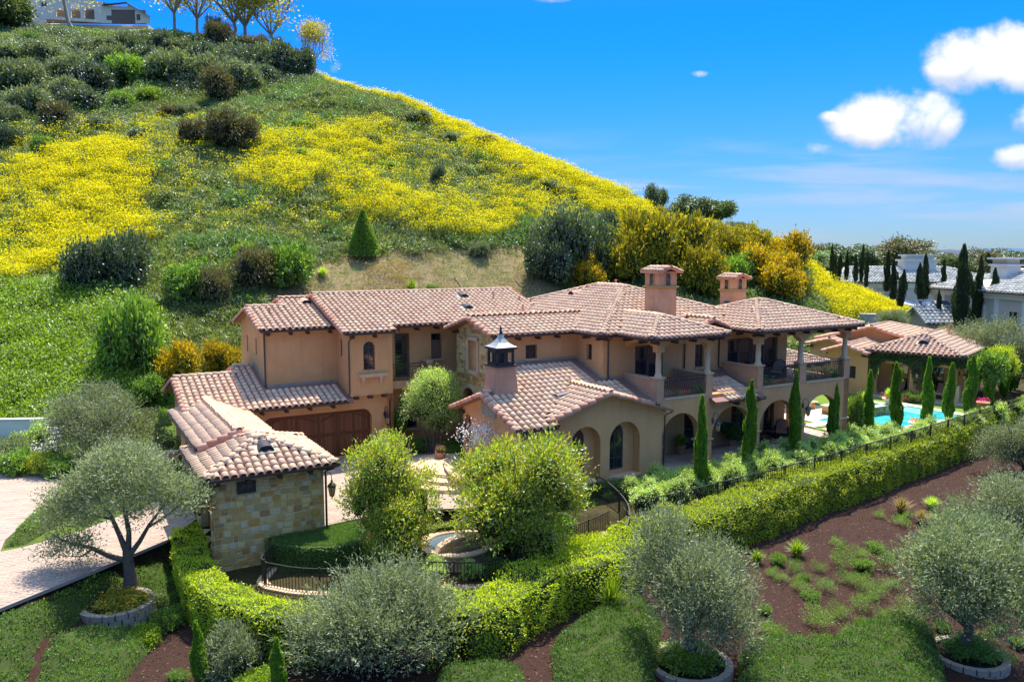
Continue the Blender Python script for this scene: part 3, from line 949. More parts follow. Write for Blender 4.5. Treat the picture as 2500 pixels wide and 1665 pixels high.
wQ = MB()
stucco_wall(wQ, (19.9, 40.8), (19.9, 35.9), zb, 6.83, holes=[('rect', 1.53, 4.6, 1.05, 1.68), ('arch', .85, .5, 1.75, 3.1)], peak=(2.6, 7.45))
tw = wQ.build('stone_wall', M['mortar'], house)
tw['label'] = 'wall faced in golden stone blocks with a framed opening'
stone_facing(tw, (19.9, 40.8), (19.9, 35.9), 3.0, 7.4, holes=[(1.45, 4.5, 1.2, 1.9), (.75, 2.5, 2.0, 1.1)], top=lambda s: 6.8 + .22 * (2.6 - abs(s - 2.6)), ls=.36, hs=.25, seed=11)
MB().box(20.12, 38.1, 4.55, 20.2, 39.4, 6.35).build('niche_back', M['stucco'], house)
tr = MB()   # cast stone window surround, sill and arch ring
for (a, b, z0_, z1_) in ((39.27, 39.45, 4.45, 6.45), (38.05, 38.22, 4.45, 6.45), (38.05, 39.45, 6.28, 6.46), (38.0, 39.5, 4.40, 4.58)):
    tr.box(19.82, a, z0_, 19.96, b, z1_)
tr.each('window_surround', M['trim'], house)
ar = MB(); prv = None
for i in range(15):
    a = math.pi * i / 14
    c = Vector((19.86, 39.08 + .98 * math.cos(a), 2.72 + .98 * math.sin(a)))
    if prv is not None: ar.bar(prv, c, .16, .2)
    prv = c
ar.build('arch_surround', M['trim'], house)
MB().box(20.1, 38.2, -.3, 20.16, 39.95, 3.6).build('entry_door', M['door'], house)

# ---- floors, parapets, balconies
fl = MB()
fl.box(26.5, 31.17, 3.42, 29.9, 33.40, 3.66)
fl.box(33.45, 31.17, 3.42, 40.9, 38.2, 3.68)
fl.each('balcony_floor', M['trim'], house)
pp = MB()
# balcony 1 piers and side walls
pp.box(26.2, 30.695, 3.45, 26.62, 31.12, 4.72); pp.box(26.2, 31.12, 3.1, 26.5, 33.44, 4.66)
pp.box(29.50, 30.695, 3.45, 29.96, 31.12, 4.72); pp.box(29.64, 31.12, 3.1, 29.96, 33.44, 4.66)
# gallery piers
pp.box(33.3, 30.695, 3.3, 33.72, 31.12, 4.86); pp.box(33.3, 31.12, 3.1, 33.62, 33.44, 4.80)
pp.box(36.66, 30.695, 3.63, 37.2, 31.12, 4.78)
pp.box(40.5, 30.695, 3.63, 41.01, 31.14, 4.80)
pp.box(40.55, 37.7, 3.63, 41.01, 38.25, 4.80); pp.box(38.9, 37.85, 3.63, 40.55, 38.25, 4.5)
pp.each('parapet', M['stucco2'], house)
cp_ = MB()
for (a, b, z_) in ((26.41, 30.91, 4.72), (29.73, 30.91, 4.72), (33.51, 30.91, 4.86), (36.93, 30.91, 4.78), (40.755, 30.92, 4.80), (40.78, 37.98, 4.80)):
    cp_.box(a - .29, b - .27, z_, a + .29, b + .27, z_ + .07)
cp_.box(26.15, 31.2, 4.66, 26.55, 33.42, 4.71); cp_.box(29.6, 31.2, 4.66, 30.0, 33.42, 4.71); cp_.box(33.26, 31.2, 4.80, 33.66, 33.42, 4.85)
cp_.box(26.64, 30.66, 3.60, 29.48, 30.98, 3.70); cp_.box(33.74, 30.66, 3.62, 36.64, 30.98, 3.72); cp_.box(37.22, 30.66, 3.62, 40.48, 30.98, 3.72)
cp_.each('coping', M['trim'], house)
# columns with capitals
for (a, b, z_, top) in ((26.41, 30.91, 4.79, 6.15), (29.73, 30.91, 4.79, 6.15), (33.51, 30.91, 4.93, 6.15), (36.93, 30.91, 4.85, 6.15), (40.755, 30.92, 4.87, 6.15), (40.78, 37.98, 4.87, 6.15)):
    h_ = top - z_
    MB().lathe((a, b, z_), [(.21, 0), (.21, .06), (.17, .10), (.17, .14), (.145, .18), (.15, h_ * .5), (.125, h_ - .2), (.15, h_ - .18), (.135, h_ - .13), (.20, h_ - .05), (.22, h_)], 14).build('column', M['trim'], house)


def lintel(mb, p0, p1, z0, z1, th, br=0.75, endbr=(True, True)):
    """beam with stepped, curved corbels at both ends"""
    p0, p1 = Vector((p0[0], p0[1], 0)), Vector((p1[0], p1[1], 0))
    d = p1 - p0; ln = d.length; d.normalize(); nrm = Vector((d.y, -d.x, 0))
    prof = [(0, .28), (.10, .28), (.22, .20), (.38, .12), (.42, .06), (.60, .03), (br, 0)]
    lo = [(x, z0 - .62 * (dz / .28) ** .8 * .62) for x, dz in prof]
    out = []
    out += (lo if endbr[0] else [(0, z0)])
    out += ([(ln - x, z) for x, z in reversed(lo)] if endbr[1] else [(ln, z0)])
    out += [(ln, z1), (0, z1)]
    n = len(out)
    tri = tessellate_polygon([[Vector((q[0], q[1], 0)) for q in out]])
    vs = [p0 + d * q[0] + Vector((0, 0, q[1])) for q in out] + [p0 + d * q[0] - nrm * th + Vector((0, 0, q[1])) for q in out]
    fs = []
    for a, b, c in tri:
        A, B, C_ = out[a], out[b], out[c]
        if (B[0] - A[0]) * (C_[1] - A[1]) - (C_[0] - A[0]) * (B[1] - A[1]) < 0: b, c = c, b
        fs += [(a, b, c), (n + c, n + b, n + a)]
    fs += [(i, n + i, n + (i + 1) % n, (i + 1) % n) for i in range(n)]
    mb.add(vs, fs)


ln_ = MB()
lintel(ln_, (26.2, 30.7), (29.95, 30.7), 6.45, 6.86, .42)
lintel(ln_, (26.21, 33.4), (26.21, 30.72), 6.45, 6.86, .42)
lintel(ln_, (29.94, 30.72), (29.94, 33.4), 6.45, 6.86, .42)
lintel(ln_, (33.3, 30.7), (36.95, 30.7), 6.45, 6.86, .42)
lintel(ln_, (36.95, 30.7), (41.0, 30.7), 6.45, 6.86, .42)
lintel(ln_, (33.31, 33.4), (33.31, 30.72), 6.45, 6.86, .42)
lintel(ln_, (40.99, 30.72), (40.99, 38.25), 6.45, 6.86, .42)
lintel(ln_, (41.0, 38.24), (38.7, 38.24), 6.45, 6.86, .42, endbr=(True, False))
ln_.each('porch_beam', M['stucco'], house)
# railings
for (a0_, a1_, z_) in ((26.64, 29.48, 3.70), (33.74, 36.64, 3.72), (37.22, 40.48, 3.72)):
    rl = MB(); railing(rl, [(a0_, 30.82), (a1_, 30.82)], z_, z_ + 1.0, .12, belly=.14, r=.013)
    rl.build('balcony_railing', M['iron'], house)
rl = MB(); railing(rl, [(40.8, 31.2), (40.8, 37.65)], 3.7, 4.7, .13, belly=.1, r=.013); rl.build('balcony_railing', M['iron'], house)
# juliet balcony in the recess
js = MB(); js.box(16.12, 41.35, 3.5, 18.3, 42.28, 3.92); js.box(18.3, 41.35, 3.5, 18.62, 42.28, 4.86); js.each('balcony_slab', M['stucco2'], house)
jc = MB(); jc.box(18.26, 41.3, 4.86, 18.66, 42.28, 4.93); jc.build('coping', M['trim'], house)
rl = MB(); railing(rl, [(16.14, 41.45), (18.28, 41.45)], 3.92, 4.86, .10, belly=.1, r=.012); rl.build('balcony_railing', M['iron'], house)

# ---- windows and doors
F_ = lambda p0, p1, *a, **k: window(house, p0, p1, *a, **k)
F_((9.72, 49.4), (9.72, 43.25), 49.4 - 47.9, 5.36, .36, .95, cols=1, rows=1)
F_((9.72, 49.4), (9.72, 43.25), 49.4 - 45.6, 5.38, .36, .95, cols=1, rows=1)
F_((13.65, 43.25), (13.65, 41.1), .58, 5.4, .34, .95, cols=1, rows=4, depth=.06)
F_((13.65, 41.1), (16.1, 41.1), .78, 4.72, .66, 1.56, arch=True, cols=2, rows=3)
F_((16.1, 42.3), (24, 42.3), .62, 3.95, .9, 2.55, cols=1, rows=5, framew=.12, name='balcony_door', depth=.16)
F_((16.1, 42.3), (24, 42.3), 2.88, 4.9, .68, 1.5, cols=1, rows=1, depth=.16)
MB().box(16.1 + 2.94, 42.40, 4.96, 16.1 + 3.5, 42.44, 6.0).build('shutter', mat('woven_blind', (.20, .115, .085), (.15, .085, .06), .8, 30, .6, .5, 60), house)
F_((16.1, 42.3), (24, 42.3), .85, .95, 1.1, 1.95, cols=2, rows=3)
F_((19.9, 35.9), (24.8, 35.9), 1.66, 5.45, .72, .75, cols=2, rows=2, depth=.16)
F_((24.8, 35.9), (24.8, 33.45), .95, 5.35, .52, .85, cols=2, rows=2, depth=.16)
bb = ((24.8, 33.45), (38.7, 33.45))
F_(*bb, 2.15, 3.68, 1.95, 2.4, cols=2, rows=3, framew=.13, name='french_door')
F_(*bb, 6.45, 4.62, .66, 1.3, cols=2, rows=3)
for x in (8.95, 11.05):
    F_(*bb, x, 3.75, 2.05, 2.35, cols=2, rows=3, framew=.15, name='french_door')
for x, wd in ((5.75, 1.0), (9.4, 1.1), (12.1, .9)):
    F_(*bb, x, -.1, wd, 2.35, cols=1, rows=4, framew=.10, name='patio_door')
gg = ((19.3, 30.5), (26.4, 30.5))
F_(*gg, 1.62, .35, 1.0, 2.30, arch=True, cols=2, rows=3, depth=.5, fan=True)
F_(*gg, 3.90, .35, 1.10, 2.34, arch=True, cols=2, rows=3, depth=.5, fan=True)
bk = MB(); stucco_wall(bk, (20.6, 31.02), (25.1, 31.02), .0, 2.9, holes=[('arch', .32, .35, 1.0, 2.30), ('arch', 2.6, .35, 1.10, 2.34)], th=.08); bk.build('niche_wall', M['stucco'], house)
# the real jambs are deep: lining walls meet the niche wall
si = MB(); si.box(20.75, 30.40, .02, 22.60, 31.0, .13); si.box(23.05, 30.40, .02, 25.02, 31.0, .13); si.each('window_sill', M['trim'], house)
# bay sill on corbels
si = MB(); si.box(14.08, 40.86, 4.40, 15.74, 41.09, 4.50); si.box(14.16, 40.90, 4.33, 15.66, 41.09, 4.40); si.build('window_sill', M['trim'], house)
for x in (14.36, 15.36):
    c = MB()
    for i, (o_, hh) in enumerate(((.20, .1), (.15, .1), (.09, .1), (.05, .06))):
        c.box(x - .08 + i * .008, 41.09 - o_, 4.33 - .1 * (i + 1), x + .08 - i * .008, 41.09, 4.33 - .1 * i)
    c.build('corbel', M['trim'], house)
c = MB()
for x in (13.9, 14.7, 15.5): c.box(x, 40.95, 3.16, x + .2, 41.39, 3.315)
c.each('bay_bracket', M['wood'], house)
for x0_, x1_, yy, z_ in ((21.5, 22.35, 35.84, 5.38), (31.2, 32.0, 33.39, 4.55), (16.9, 18.1, 42.2, .86), (18.9, 19.75, 42.22, 4.82)):
    MB().box(x0_, yy - .06, z_, x1_, yy + .09, z_ + .07).build('window_sill', M['trim'], house)

# ---- garage door: planked leaves with raised rails
gd = MB(); gd.box(8.9, 41.75, -.1, 15.1, 41.80, 2.6)
gdo = gd.build('garage_door', M['door'], house)
for i in range(46):
    x = 9.0 + i * .13
    if x > 14.9: break
    MB().box(x + .008, 41.715, 0.02, x + .122, 41.748, 2.52).build('plank', M['door'], gdo)
rr_ = MB()
for x in (9.0, 10.9, 12.06, 13.1, 14.0, 14.86): rr_.box(x - .08, 41.68, 0.0, x + .08, 41.714, 2.54)
for z_ in (0.12, 1.25, 2.42): rr_.box(8.95, 41.676, z_ - .08, 14.95, 41.712, z_ + .08)
for (c0, c1) in ((9.1, 11.95), (12.15, 14.8)):
    prv = None
    for i in range(11):
        t = i / 10; q = Vector((c0 + (c1 - c0) * t, 41.69, 2.0 + .38 * math.sin(math.pi * t)))
        if prv is not None: rr_.bar(prv, q, .035, .07)
        prv = q
rr_.build('door_rail', mat('door_rail_wood', (.15, .055, .022), (.10, .035, .015), .5, 6), gdo)

# ---- bands, pier capitals, plinth blocks of the arcade
ba = MB()
for x0_, x1_ in ((26.40, 26.56), (29.02, 30.02), (33.0, 33.61), (36.53, 37.24), (40.15, 41.02)):
    ba.box(x0_ - .03, 30.62, 1.20, x1_ + .03, 31.2, 1.28)
    ba.box(x0_ - .02, 30.65, -.1, x1_ + .02, 31.2, .06)
ba.each('pier_band', M['trim'], house)

# ---- chimneys
def chimney(a0, b0, a1, b1, z0, zband, ztop, name='chimney'):
    mb = MB(); mb.box(a0, b0, z0, a1, b1, ztop)
    ch = mb.build(name, M['stucco2'], house)
    bd = MB(); bd.box(a0 - .11, b0 - .11, zband, a1 + .11, b1 + .11, zband + .07); bd.box(a0 - .06, b0 - .06, zband - .06, a1 + .06, b1 + .06, zband - .002)
    bd.build('band', mat('lichen_band', (.44, .29, .13), (.40, .26, .04), .9, 5, .8), ch)
    am = (a0 + a1) / 2
    for (x, y, dx, dy) in ((am, b0, 0, -1), (a0, (b0 + b1) / 2, -1, 0)):
        gl = MB(); pts = []
        w_, h_ = .17, .52
        for q in [(-w_, 0), (w_, 0)] + [(w_ * math.cos(math.pi * i / 8), h_ + w_ * math.sin(math.pi * i / 8)) for i in range(9)]:
            pts.append((x + (q[0] if dx == 0 else 0) + dx * .012, y + (q[0] if dx != 0 else 0) + dy * .012, zband + .12 + q[1]))
        gl.add(pts, [tuple(range(len(pts)))])
        go = gl.build('flue_opening', M['glass'], ch)
        g2 = MB()
        for k in range(-3, 6):
            for s_ in (-1, 1):
                p = Vector((x + dx * .03, y + dy * .03, zband + .15 + .11 * k + .05)); t_ = Vector((1 if dx == 0 else 0, 1 if dx != 0 else 0, 0))
                A = p - t_ * w_ * s_; B = p + t_ * w_ * s_ + Vector((0, 0, .34))
                if A.z > zband + .12 and B.z < zband + .12 + h_ + .12: g2.bar(A, B, .014, .014)
        if g2.v: g2.build('grille', M['lead'], go)
        rg_ = MB(); prv = None
        ring = [(-w_ - .03, 0)] + [((w_ + .03) * math.cos(math.pi - math.pi * i / 8), h_ + (w_ + .03) * math.sin(math.pi * i / 8)) for i in range(9)] + [(w_ + .03, 0)]
        for q in ring:
            c = Vector((x + (q[0] if dx == 0 else 0) + dx * .01, y + (q[0] if dx != 0 else 0) + dy * .01, zband + .12 + q[1]))
            if prv is not None: rg_.bar(prv, c, .05, .05)
            prv = c
        rg_.build('opening_ring', M['stucco2'], ch)
    # tiled gable cap, ridge along the house's long axis facing the front
    e = .2; rise = .30; bm = (b0 + b1) / 2
    cap = MB()
    A0, A1 = a0 - e, a1 + e; B0, B1 = b0 - e, b1 + e
    tp = [(A0, B0, ztop), (am, B0, ztop + rise), (A1, B0, ztop), (A0, B1, ztop), (am, B1, ztop + rise), (A1, B1, ztop)]
    lo = [(p[0], p[1], p[2] - .1) for p in tp]
    cap.add(tp + lo, [(0, 1, 4, 3), (1, 2, 5, 4), (6, 9, 10, 7), (7, 10, 11, 8), (0, 6, 7, 1), (1, 7, 8, 2), (3, 4, 10, 9), (4, 5, 11, 10), (0, 3, 9, 6), (2, 8, 11, 5)])
    co = cap.build('chimney_cap', M['rake'], ch)
    sl = math.atan(rise / (am - A0)); rg = random.Random(3)
    for sgn in (-1, 1):
        Y = Vector((-sgn * math.cos(sl), 0, math.sin(sl))); X = Vector((0, -sgn, 0)) * -1; Zn = X.cross(Y)
        if Zn.z < 0: X = -X; Zn = X.cross(Y)
        nn = round((B1 - B0) / .27)
        for i in range(nn):
            for r_ in range(2):
                pos = Vector((A0 if sgn < 0 else A1, B0 + (i + .5) * (B1 - B0) / nn, ztop)) + Y * (r_ * .38 - .04) + Zn * .015 + Y * rg.uniform(-.03, .03)
                mt = Matrix((X, Y, Zn)).transposed().to_4x4(); mt.translation = pos - HO
                ob = bpy.data.objects.new('roof_tile', TILE_ME); COL.objects.link(ob); ob.parent = ch; ob.matrix_local = mt
                mt.translation = pos - HO; ob.scale = ob.scale * .9
    for (x, y) in ((am, B0), ):
        for sgn in (-1, 1):
            for r_ in range(2):
                Y = Vector((-sgn * math.cos(sl), 0, math.sin(sl))); Zo = (Vector((sgn * math.sin(sl), 0, math.cos(sl))) + Vector((0, -.7, 0))).normalized(); X = Y.cross(Zo).normalized()
                mt = Matrix((X, Y, Zo)).transposed().to_4x4(); mt.translation = Vector((A0 if sgn < 0 else A1, B0, ztop - .04)) + Y * r_ * .4 - HO
                ob = bpy.data.objects.new('rake_tile', RAKE_ME); COL.objects.link(ob); ob.parent = ch; ob.matrix_local = mt; ob.scale = ob.scale * .85
    return ch


chimney(29.35, 34.45, 30.65, 35.65, 6.9, 9.12, 10.02)
chimney(39.3, 38.6, 40.5, 39.8, 3.0, 8.55, 9.38)

# lantern-topped chimney on the great room
lc = MB()
b0_, b1_ = (17.98, 32.70, 19.35, 34.06), (18.12, 32.86, 19.16, 33.88)
vs = [(b0_[0], b0_[1], 3.3), (b0_[2], b0_[1], 3.3), (b0_[2], b0_[3], 3.3), (b0_[0], b0_[3], 3.3), (b1_[0], b1_[1], 5.62), (b1_[2], b1_[1], 5.62), (b1_[2], b1_[3], 5.62), (b1_[0], b1_[3], 5.62)]
lc.add(vs, [(4, 5, 6, 7), (0, 1, 5, 4), (1, 2, 6, 5), (2, 3, 7, 6), (3, 0, 4, 7)])
lch = lc.build('chimney', mat('worn_pink_stucco', (.56, .33, .21), (.42, .20, .13), .95, 1.6, .9, .5, 30, fine=.25), house)
lch['label'] = 'tapered pink chimney topped by a metal lantern cowl'
f_ = MB(); f_.box(17.94, 32.66, 3.2, 19.40, 34.10, 4.14); f_.build('flashing', M['lead'], lch)
cw = MB()
cw.box(18.04, 32.78, 5.62, 19.24, 33.96, 5.70)
for (x, y) in ((18.16, 32.9), (19.02, 32.9), (18.16, 33.74), (19.02, 33.74)): cw.box(x, y, 5.70, x + .1, y + .1, 6.45)
for (x0_, y0_, x1_, y1_) in ((18.16, 32.9, 19.12, 33.0), (18.16, 33.74, 19.12, 33.84), (18.16, 32.9, 18.26, 33.84), (19.02, 32.9, 19.12, 33.84)):
    cw.box(x0_, y0_, 6.30, x1_, y1_, 6.452); cw.box(x0_, y0_, 5.702, x1_, y1_, 5.82)
cw.box(18.58, 32.91, 5.7, 18.68, 32.97, 6.4); cw.box(18.17, 33.3, 5.7, 18.23, 33.42, 6.4)
cw.box(18.06, 32.8, 6.45, 19.22, 33.94, 6.56)
cw.box(18.40, 33.1, 5.7, 18.88, 33.6, 6.4)
cwo = cw.build('cowl', M['darkmetal'], lch)
hp = MB(); prof = [(.58, 6.56), (.44, 6.63), (.30, 6.75), (.16, 6.93), (.07, 7.12), (.05, 7.17)]
vs, fs = [], []
for r_, z_ in prof: vs += [(18.64 - r_, 33.37 - r_, z_), (18.64 + r_, 33.37 - r_, z_), (18.64 + r_, 33.37 + r_, z_), (18.64 - r_, 33.37 + r_, z_)]
for i in range(len(prof) - 1):
    for k in range(4): fs.append((i * 4 + k, i * 4 + (k + 1) % 4, i * 4 + 4 + (k + 1) % 4, i * 4 + 4 + k))
fs.append(tuple(range(len(vs) - 4, len(vs))))
hp.add(vs, fs); hp.build('cowl_roof', M['zinc'], cwo)
MB().lathe((18.64, 33.37, 7.0), [(.10, 0), (.06, .1), (.09, .2), (.05, .32), (.07, .4), (.01, .55)], 8).build('finial', M['darkmetal'], cwo)

# ---- vents, pipes, spouts, dish
roof_vent(house, bM2, 'S', 22.7, 45.5); roof_vent(house, bM2, 'S', 22.0, 43.5)
roof_vent(house, bT2, 'S', 12.9, 46.6, matl='tile')
roof_vent(house, bC, 'W', 28.9, 42.2, matl='tile'); roof_vent(house, bG2, 'W', 21.2, 32.2)
for (a, b, bl, h_) in ((24.6, 45.0, bM2, .55), (26.3, 44.6, bM2, .35), (25.2, 42.3, bM2, .65), (31.2, 40.8, bC, .6), (32.2, 38.2, bC, .9), (10.5, 45.4, bT1, .35)):
    vent_pipe(house, a, b, bl.z(a, b) - .05, h_)
downspout(house, [(9.66, 43.15, 6.8), (9.66, 43.18, 6.4), (9.66, 43.18, 3.9), (9.7, 43.0, 3.8)])
downspout(house, [(13.9, 40.75, 6.72), (13.72, 40.8, 6.55), (13.6, 41.04, 6.35), (13.6, 41.04, 3.5), (13.5, 40.9, 3.45)])
downspout(house, [(25.1, 33.0, 6.75), (25.1, 33.36, 6.45), (25.1, 33.36, 4.5), (24.95, 33.2, 4.42)])
downspout(house, [(30.4, 33.35, 6.7), (30.4, 33.38, 4.4)]); downspout(house, [(33.0, 33.0, 6.7), (33.0, 33.37, 6.45), (33.0, 33.37, 4.55), (33.1, 33.2, 4.5)])
downspout(house, [(26.7, 30.1, 3.12), (26.5, 30.43, 2.9), (26.46, 30.44, -.2)], .035)
hd = MB(); hd.tube([(33.35, 30.1, 3.2), (33.05, 30.3, 3.1), (33.05, 30.55, 2.95), (33.05, 30.6, 2.6)], .05, 6)
hd.lathe((33.05, 30.58, 2.28), [(.10, 0), (.14, .05), (.16, .22), (.19, .24), (.19, .28)], 8)
hd.build('rainwater_head', M['bronze'], house)
downspout(house, [(16.0, 41.0, 3.0), (16.0, 41.34, 2.9), (16.0, 41.34, .0)], .03)
# roof-to-wall flashing
fl_ = MB()
fl_.bar((9.75, 43.20, 3.92), (13.6, 43.20, 3.92), .06, .14)
fl_.bar((20, 35.86, 5.36), (24.75, 35.86, 5.36), .06, .12)
fl_.bar((24.76, 35.86, 5.34), (24.76, 33.45, 4.50), .06, .12)
fl_.bar((24.8, 33.40, 4.50), (26.15, 33.40, 4.50), .06, .12)
fl_.bar((26.16, 33.40, 4.48), (26.16, 30.75, 3.55), .06, .12)
fl_.bar((33.26, 33.40, 4.42), (33.26, 30.75, 3.55), .06, .12)
fl_.bar((9.68, 49.0, 3.45), (9.68, 46.0, 4.8), .06, .12); fl_.bar((9.68, 46.0, 4.8), (9.68, 43.2, 3.95), .06, .12)
fl_.each('wall_flashing', M['lead'], house)

dish = thing('satellite_dish', 'small dark satellite dish beside the farther chimney', 'satellite dish', (38.6, 38.4, 7.2), HOUSE_M)
MB().lathe((0, 0, 0), [(.02, -.08), (.2, -.04), (.36, .03), (.40, .08)], 16).build('reflector', M['darkmetal'], None)
_d = bpy.data.objects['reflector']; _d.parent = dish; _d.rotation_euler = (R(60), 0, R(-20)); _d.location = (0, 0, .35)
MB().tube([(38.6, 38.4, 6.9), (38.6, 38.5, 7.55)], .03, 6).build('mast', M['iron'], dish)
MB().tube([(38.6, 38.35, 7.4), (38.6, 37.95, 7.62)], .015, 5).build('feed_arm', M['white_stucco'], dish)

# ================================================================ gatehouse
GO = Vector((7, 33, -1.1))
gate = thing('gatehouse', 'small stone gatehouse with pyramid tile roof and tiled wing running back to the garage', 'gatehouse', GO, HOUSE_M)
GB = Building(gate, HOUSE_M, GO)
bg1 = Block(4.45, 30.5, 9.55, 35.9, 2.65, .35, 'SNWE')
bg2 = Block(4.8, 34.2, 8.2, 43.0, 3.05, .33, 'WE')
GB.blocks = [bg1, bg2]
GB.masks = [(5.8, 42.62, 9, 60, 9)]
GB.roofs(singles=300)
gw = MB()
gfa, gfb = (4.85, 31.0), (9.1, 31.0)
stucco_wall(gw, gfa, gfb, -1.3, 2.75)
gl_ = [('rect', 1.0, -.35, 2.6, 2.45)]
stucco_wall(gw, (4.85, 35.4), (4.85, 31.0), -1.3, 2.75, holes=gl_, th=.5)
stucco_wall(gw, (9.1, 31.0), (9.1, 35.4), -1.3, 2.75, holes=[('rect', .9, -.2, 2.8, 2.5)], th=.5)
stucco_wall(gw, (9.1, 35.4), (4.85, 35.4), -1.3, 2.75)
gwo = gw.build('wall', M['mortar'], gate)
n1 = stone_facing(gwo, gfa, gfb, -1.25, 2.55, holes=[(.80, 1.83, .85, .52)], seed=21, ls=.33, hs=.25)
n2 = stone_facing(gwo, (4.85, 35.4), (4.85, 31.0), -1.25, 2.5, holes=[(.95, -.5, 2.7, 2.65)], seed=22, ls=.34, hs=.25)
print('stones', n1, n2)
g2w = MB()
stucco_wall(g2w, (5.3, 43.0), (5.3, 35.41), -.5, 3.15, holes=[('rect', 4.9, .9, .8, 1.3), ('rect', 1.6, 1.0, .7, 1.2)])
stucco_wall(g2w, (5.8, 43.0), (5.3, 43.0), -.5, 3.2)
stucco_wall(g2w, (8.0, 35.41), (8.0, 41.3), -.5, 3.05, holes=[('arch', 2.2, -.1, 1.3, 2.4)])
g2w.build('wing_wall', M['stucco'], gate)
F2 = lambda *a, **k: window(gate, *a, **k)
F2((5.3, 43.0), (5.3, 35.41), 4.9, .9, .8, 1.3, cols=1, rows=1); F2((5.3, 43.0), (5.3, 35.41), 1.6, 1.0, .7, 1.2, cols=1, rows=1)
dg = MB(); dg.box(5.2, 31.85, -.4, 5.28, 34.4, 2.1); dgo = dg.build('entry_gate', M['door'], gate)
for i in range(14): MB().box(5.16, 31.86 + i * .18, -.38, 5.198, 31.86 + i * .18 + .165, 2.08).build('plank', M['door'], dgo)
jb = MB(); jb.box(4.78, 31.78, 2.1, 5.1, 34.45, 2.3); jb.build('lintel', M['wood'], gate)
pl = MB(); pl.box(5.72, 30.90, 1.86, 6.42, 30.97, 2.32); plo = pl.build('plaque', M['plaque'], gate)
fc = bpy.data.curves.new('lettering', 'FONT'); fc.body = '20727'; fc.size = .17; fc.extrude = .004; fc.align_x = 'CENTER'; fc.align_y = 'CENTER'
tmp = bpy.data.objects.new('tmp', fc); COL.objects.link(tmp)
bpy.context.view_layer.update()
tme = bpy.data.meshes.new_from_object(tmp.evaluated_get(bpy.context.evaluated_depsgraph_get()))
bpy.data.objects.remove(tmp)
to = meshobj('lettering', tme, M['plaque_text'], plo); to.location = Vector((6.07, 30.89, 2.12)) - GO; to.rotation_euler = (R(90), 0, 0)
ef = MB(); ef.box(8.5, 30.955, 2.02, 8.85, 30.99, 2.22)
ef.build('utility_plate', M['lead'], gate)
MB().box(7.30, 30.84, -.95, 7.52, 30.985, -.55).build('meter_box', M['white_stucco'], gate)
roof_vent(gate, bg1, 'S', 7.05, 31.95, w_=.66)
downspout(gate, [(9.4, 30.5, 2.5), (9.16, 30.9, 2.3), (9.16, 30.92, -1.1)])
lt = lantern('amber carriage lantern on the left wall of the stone gatehouse, half behind the olive tree', HOUSE_M, (4.83, 31.35, 1.85), (-1, 0), 1.25)
lantern('amber carriage lantern on the courtyard side of the stone gatehouse', HOUSE_M, (9.13, 31.5, 1.75), (.94, -.34), 1.25)
lantern('carriage lantern on the wall right of the wooden garage door', HOUSE_M, (15.7, 41.38, 2.25), (0, -1), 1.2)
lantern('pewter lantern on the first arcade pier, between the two nearest patio cypresses', HOUSE_M, (30.02, 30.69, 2.3), (0, -1), 1.15, 'pewter')
lantern('pewter lantern on the third arcade pier, beside the wicker chairs', HOUSE_M, (37.0, 30.69, 2.45), (0, -1), 1.15, 'pewter')
lantern('dark lantern hanging at the corner of the great room beside the courtyard tree', HOUSE_M, (17.98, 36.0, 2.3), (-1, 0), 1.1)
# ================================================================ terrain
def interp(x, tab):
    xs = np.array([t[0] for t in tab], float); ys = np.array([t[1] for t in tab], float)
    return np.interp(x, xs, ys)


HB = [(-120, 40), (-60, 49), (-30, 51.5), (-24, 53.5), (-18, 56), (-12, 60.5), (-4, 64), (6, 66.5), (14, 68.5), (20, 70), (28, 74), (35, 79), (42, 86), (60, 100), (100, 140)]
HC = [(-140, 54), (-70, 53.2), (-60, 52.3), (-50, 48.8), (-33, 41.0), (-5, 28.6), (7.5, 22.6), (18, 16.2), (29, 13.2), (36, 10.2), (42, 7.2), (50, 4.0), (60, 2), (80, 0), (140, 0)]
HY = [(-140, 175), (-60, 172), (-33, 149), (-5, 121), (7.5, 111), (18, 102), (29, 101), (36, 99), (50, 100), (140, 150)]
FB = [(-80, 17), (-40, 20), (-16.2, 25.2), (-14.8, 28.9), (-13.4, 31.2), (-12.2, 30.2), (-10.6, 27.6), (-8, 26.5), (-4, 26.2), (0, 27.2), (2.2, 29.4), (4.6, 31.8), (36, 56.6), (60, 76), (100, 108)]


def vnoise(x, y, s, seed=0):
    """smooth value noise on arrays"""
    x = np.asarray(x, float) / s + seed * 17.3; y = np.asarray(y, float) / s + seed * 5.7
    xi, yi = np.floor(x), np.floor(y); xf, yf = x - xi, y - yi
    xf = xf * xf * (3 - 2 * xf); yf = yf * yf * (3 - 2 * yf)
    def h(a, b):
        n = np.sin(a * 127.1 + b * 311.7 + seed * 74.7) * 43758.5453
        return n - np.floor(n)
    return (h(xi, yi) * (1 - xf) + h(xi + 1, yi) * xf) * (1 - yf) + (h(xi, yi + 1) * (1 - xf) + h(xi + 1, yi + 1) * xf) * yf


def fbm(x, y, s, seed=0, n=4):
    v = 0; a = 1; t = 0
    for i in range(n):
        v = v + a * vnoise(x, y, s / 2 ** i, seed + i); t += a; a *= .55
    return v / t


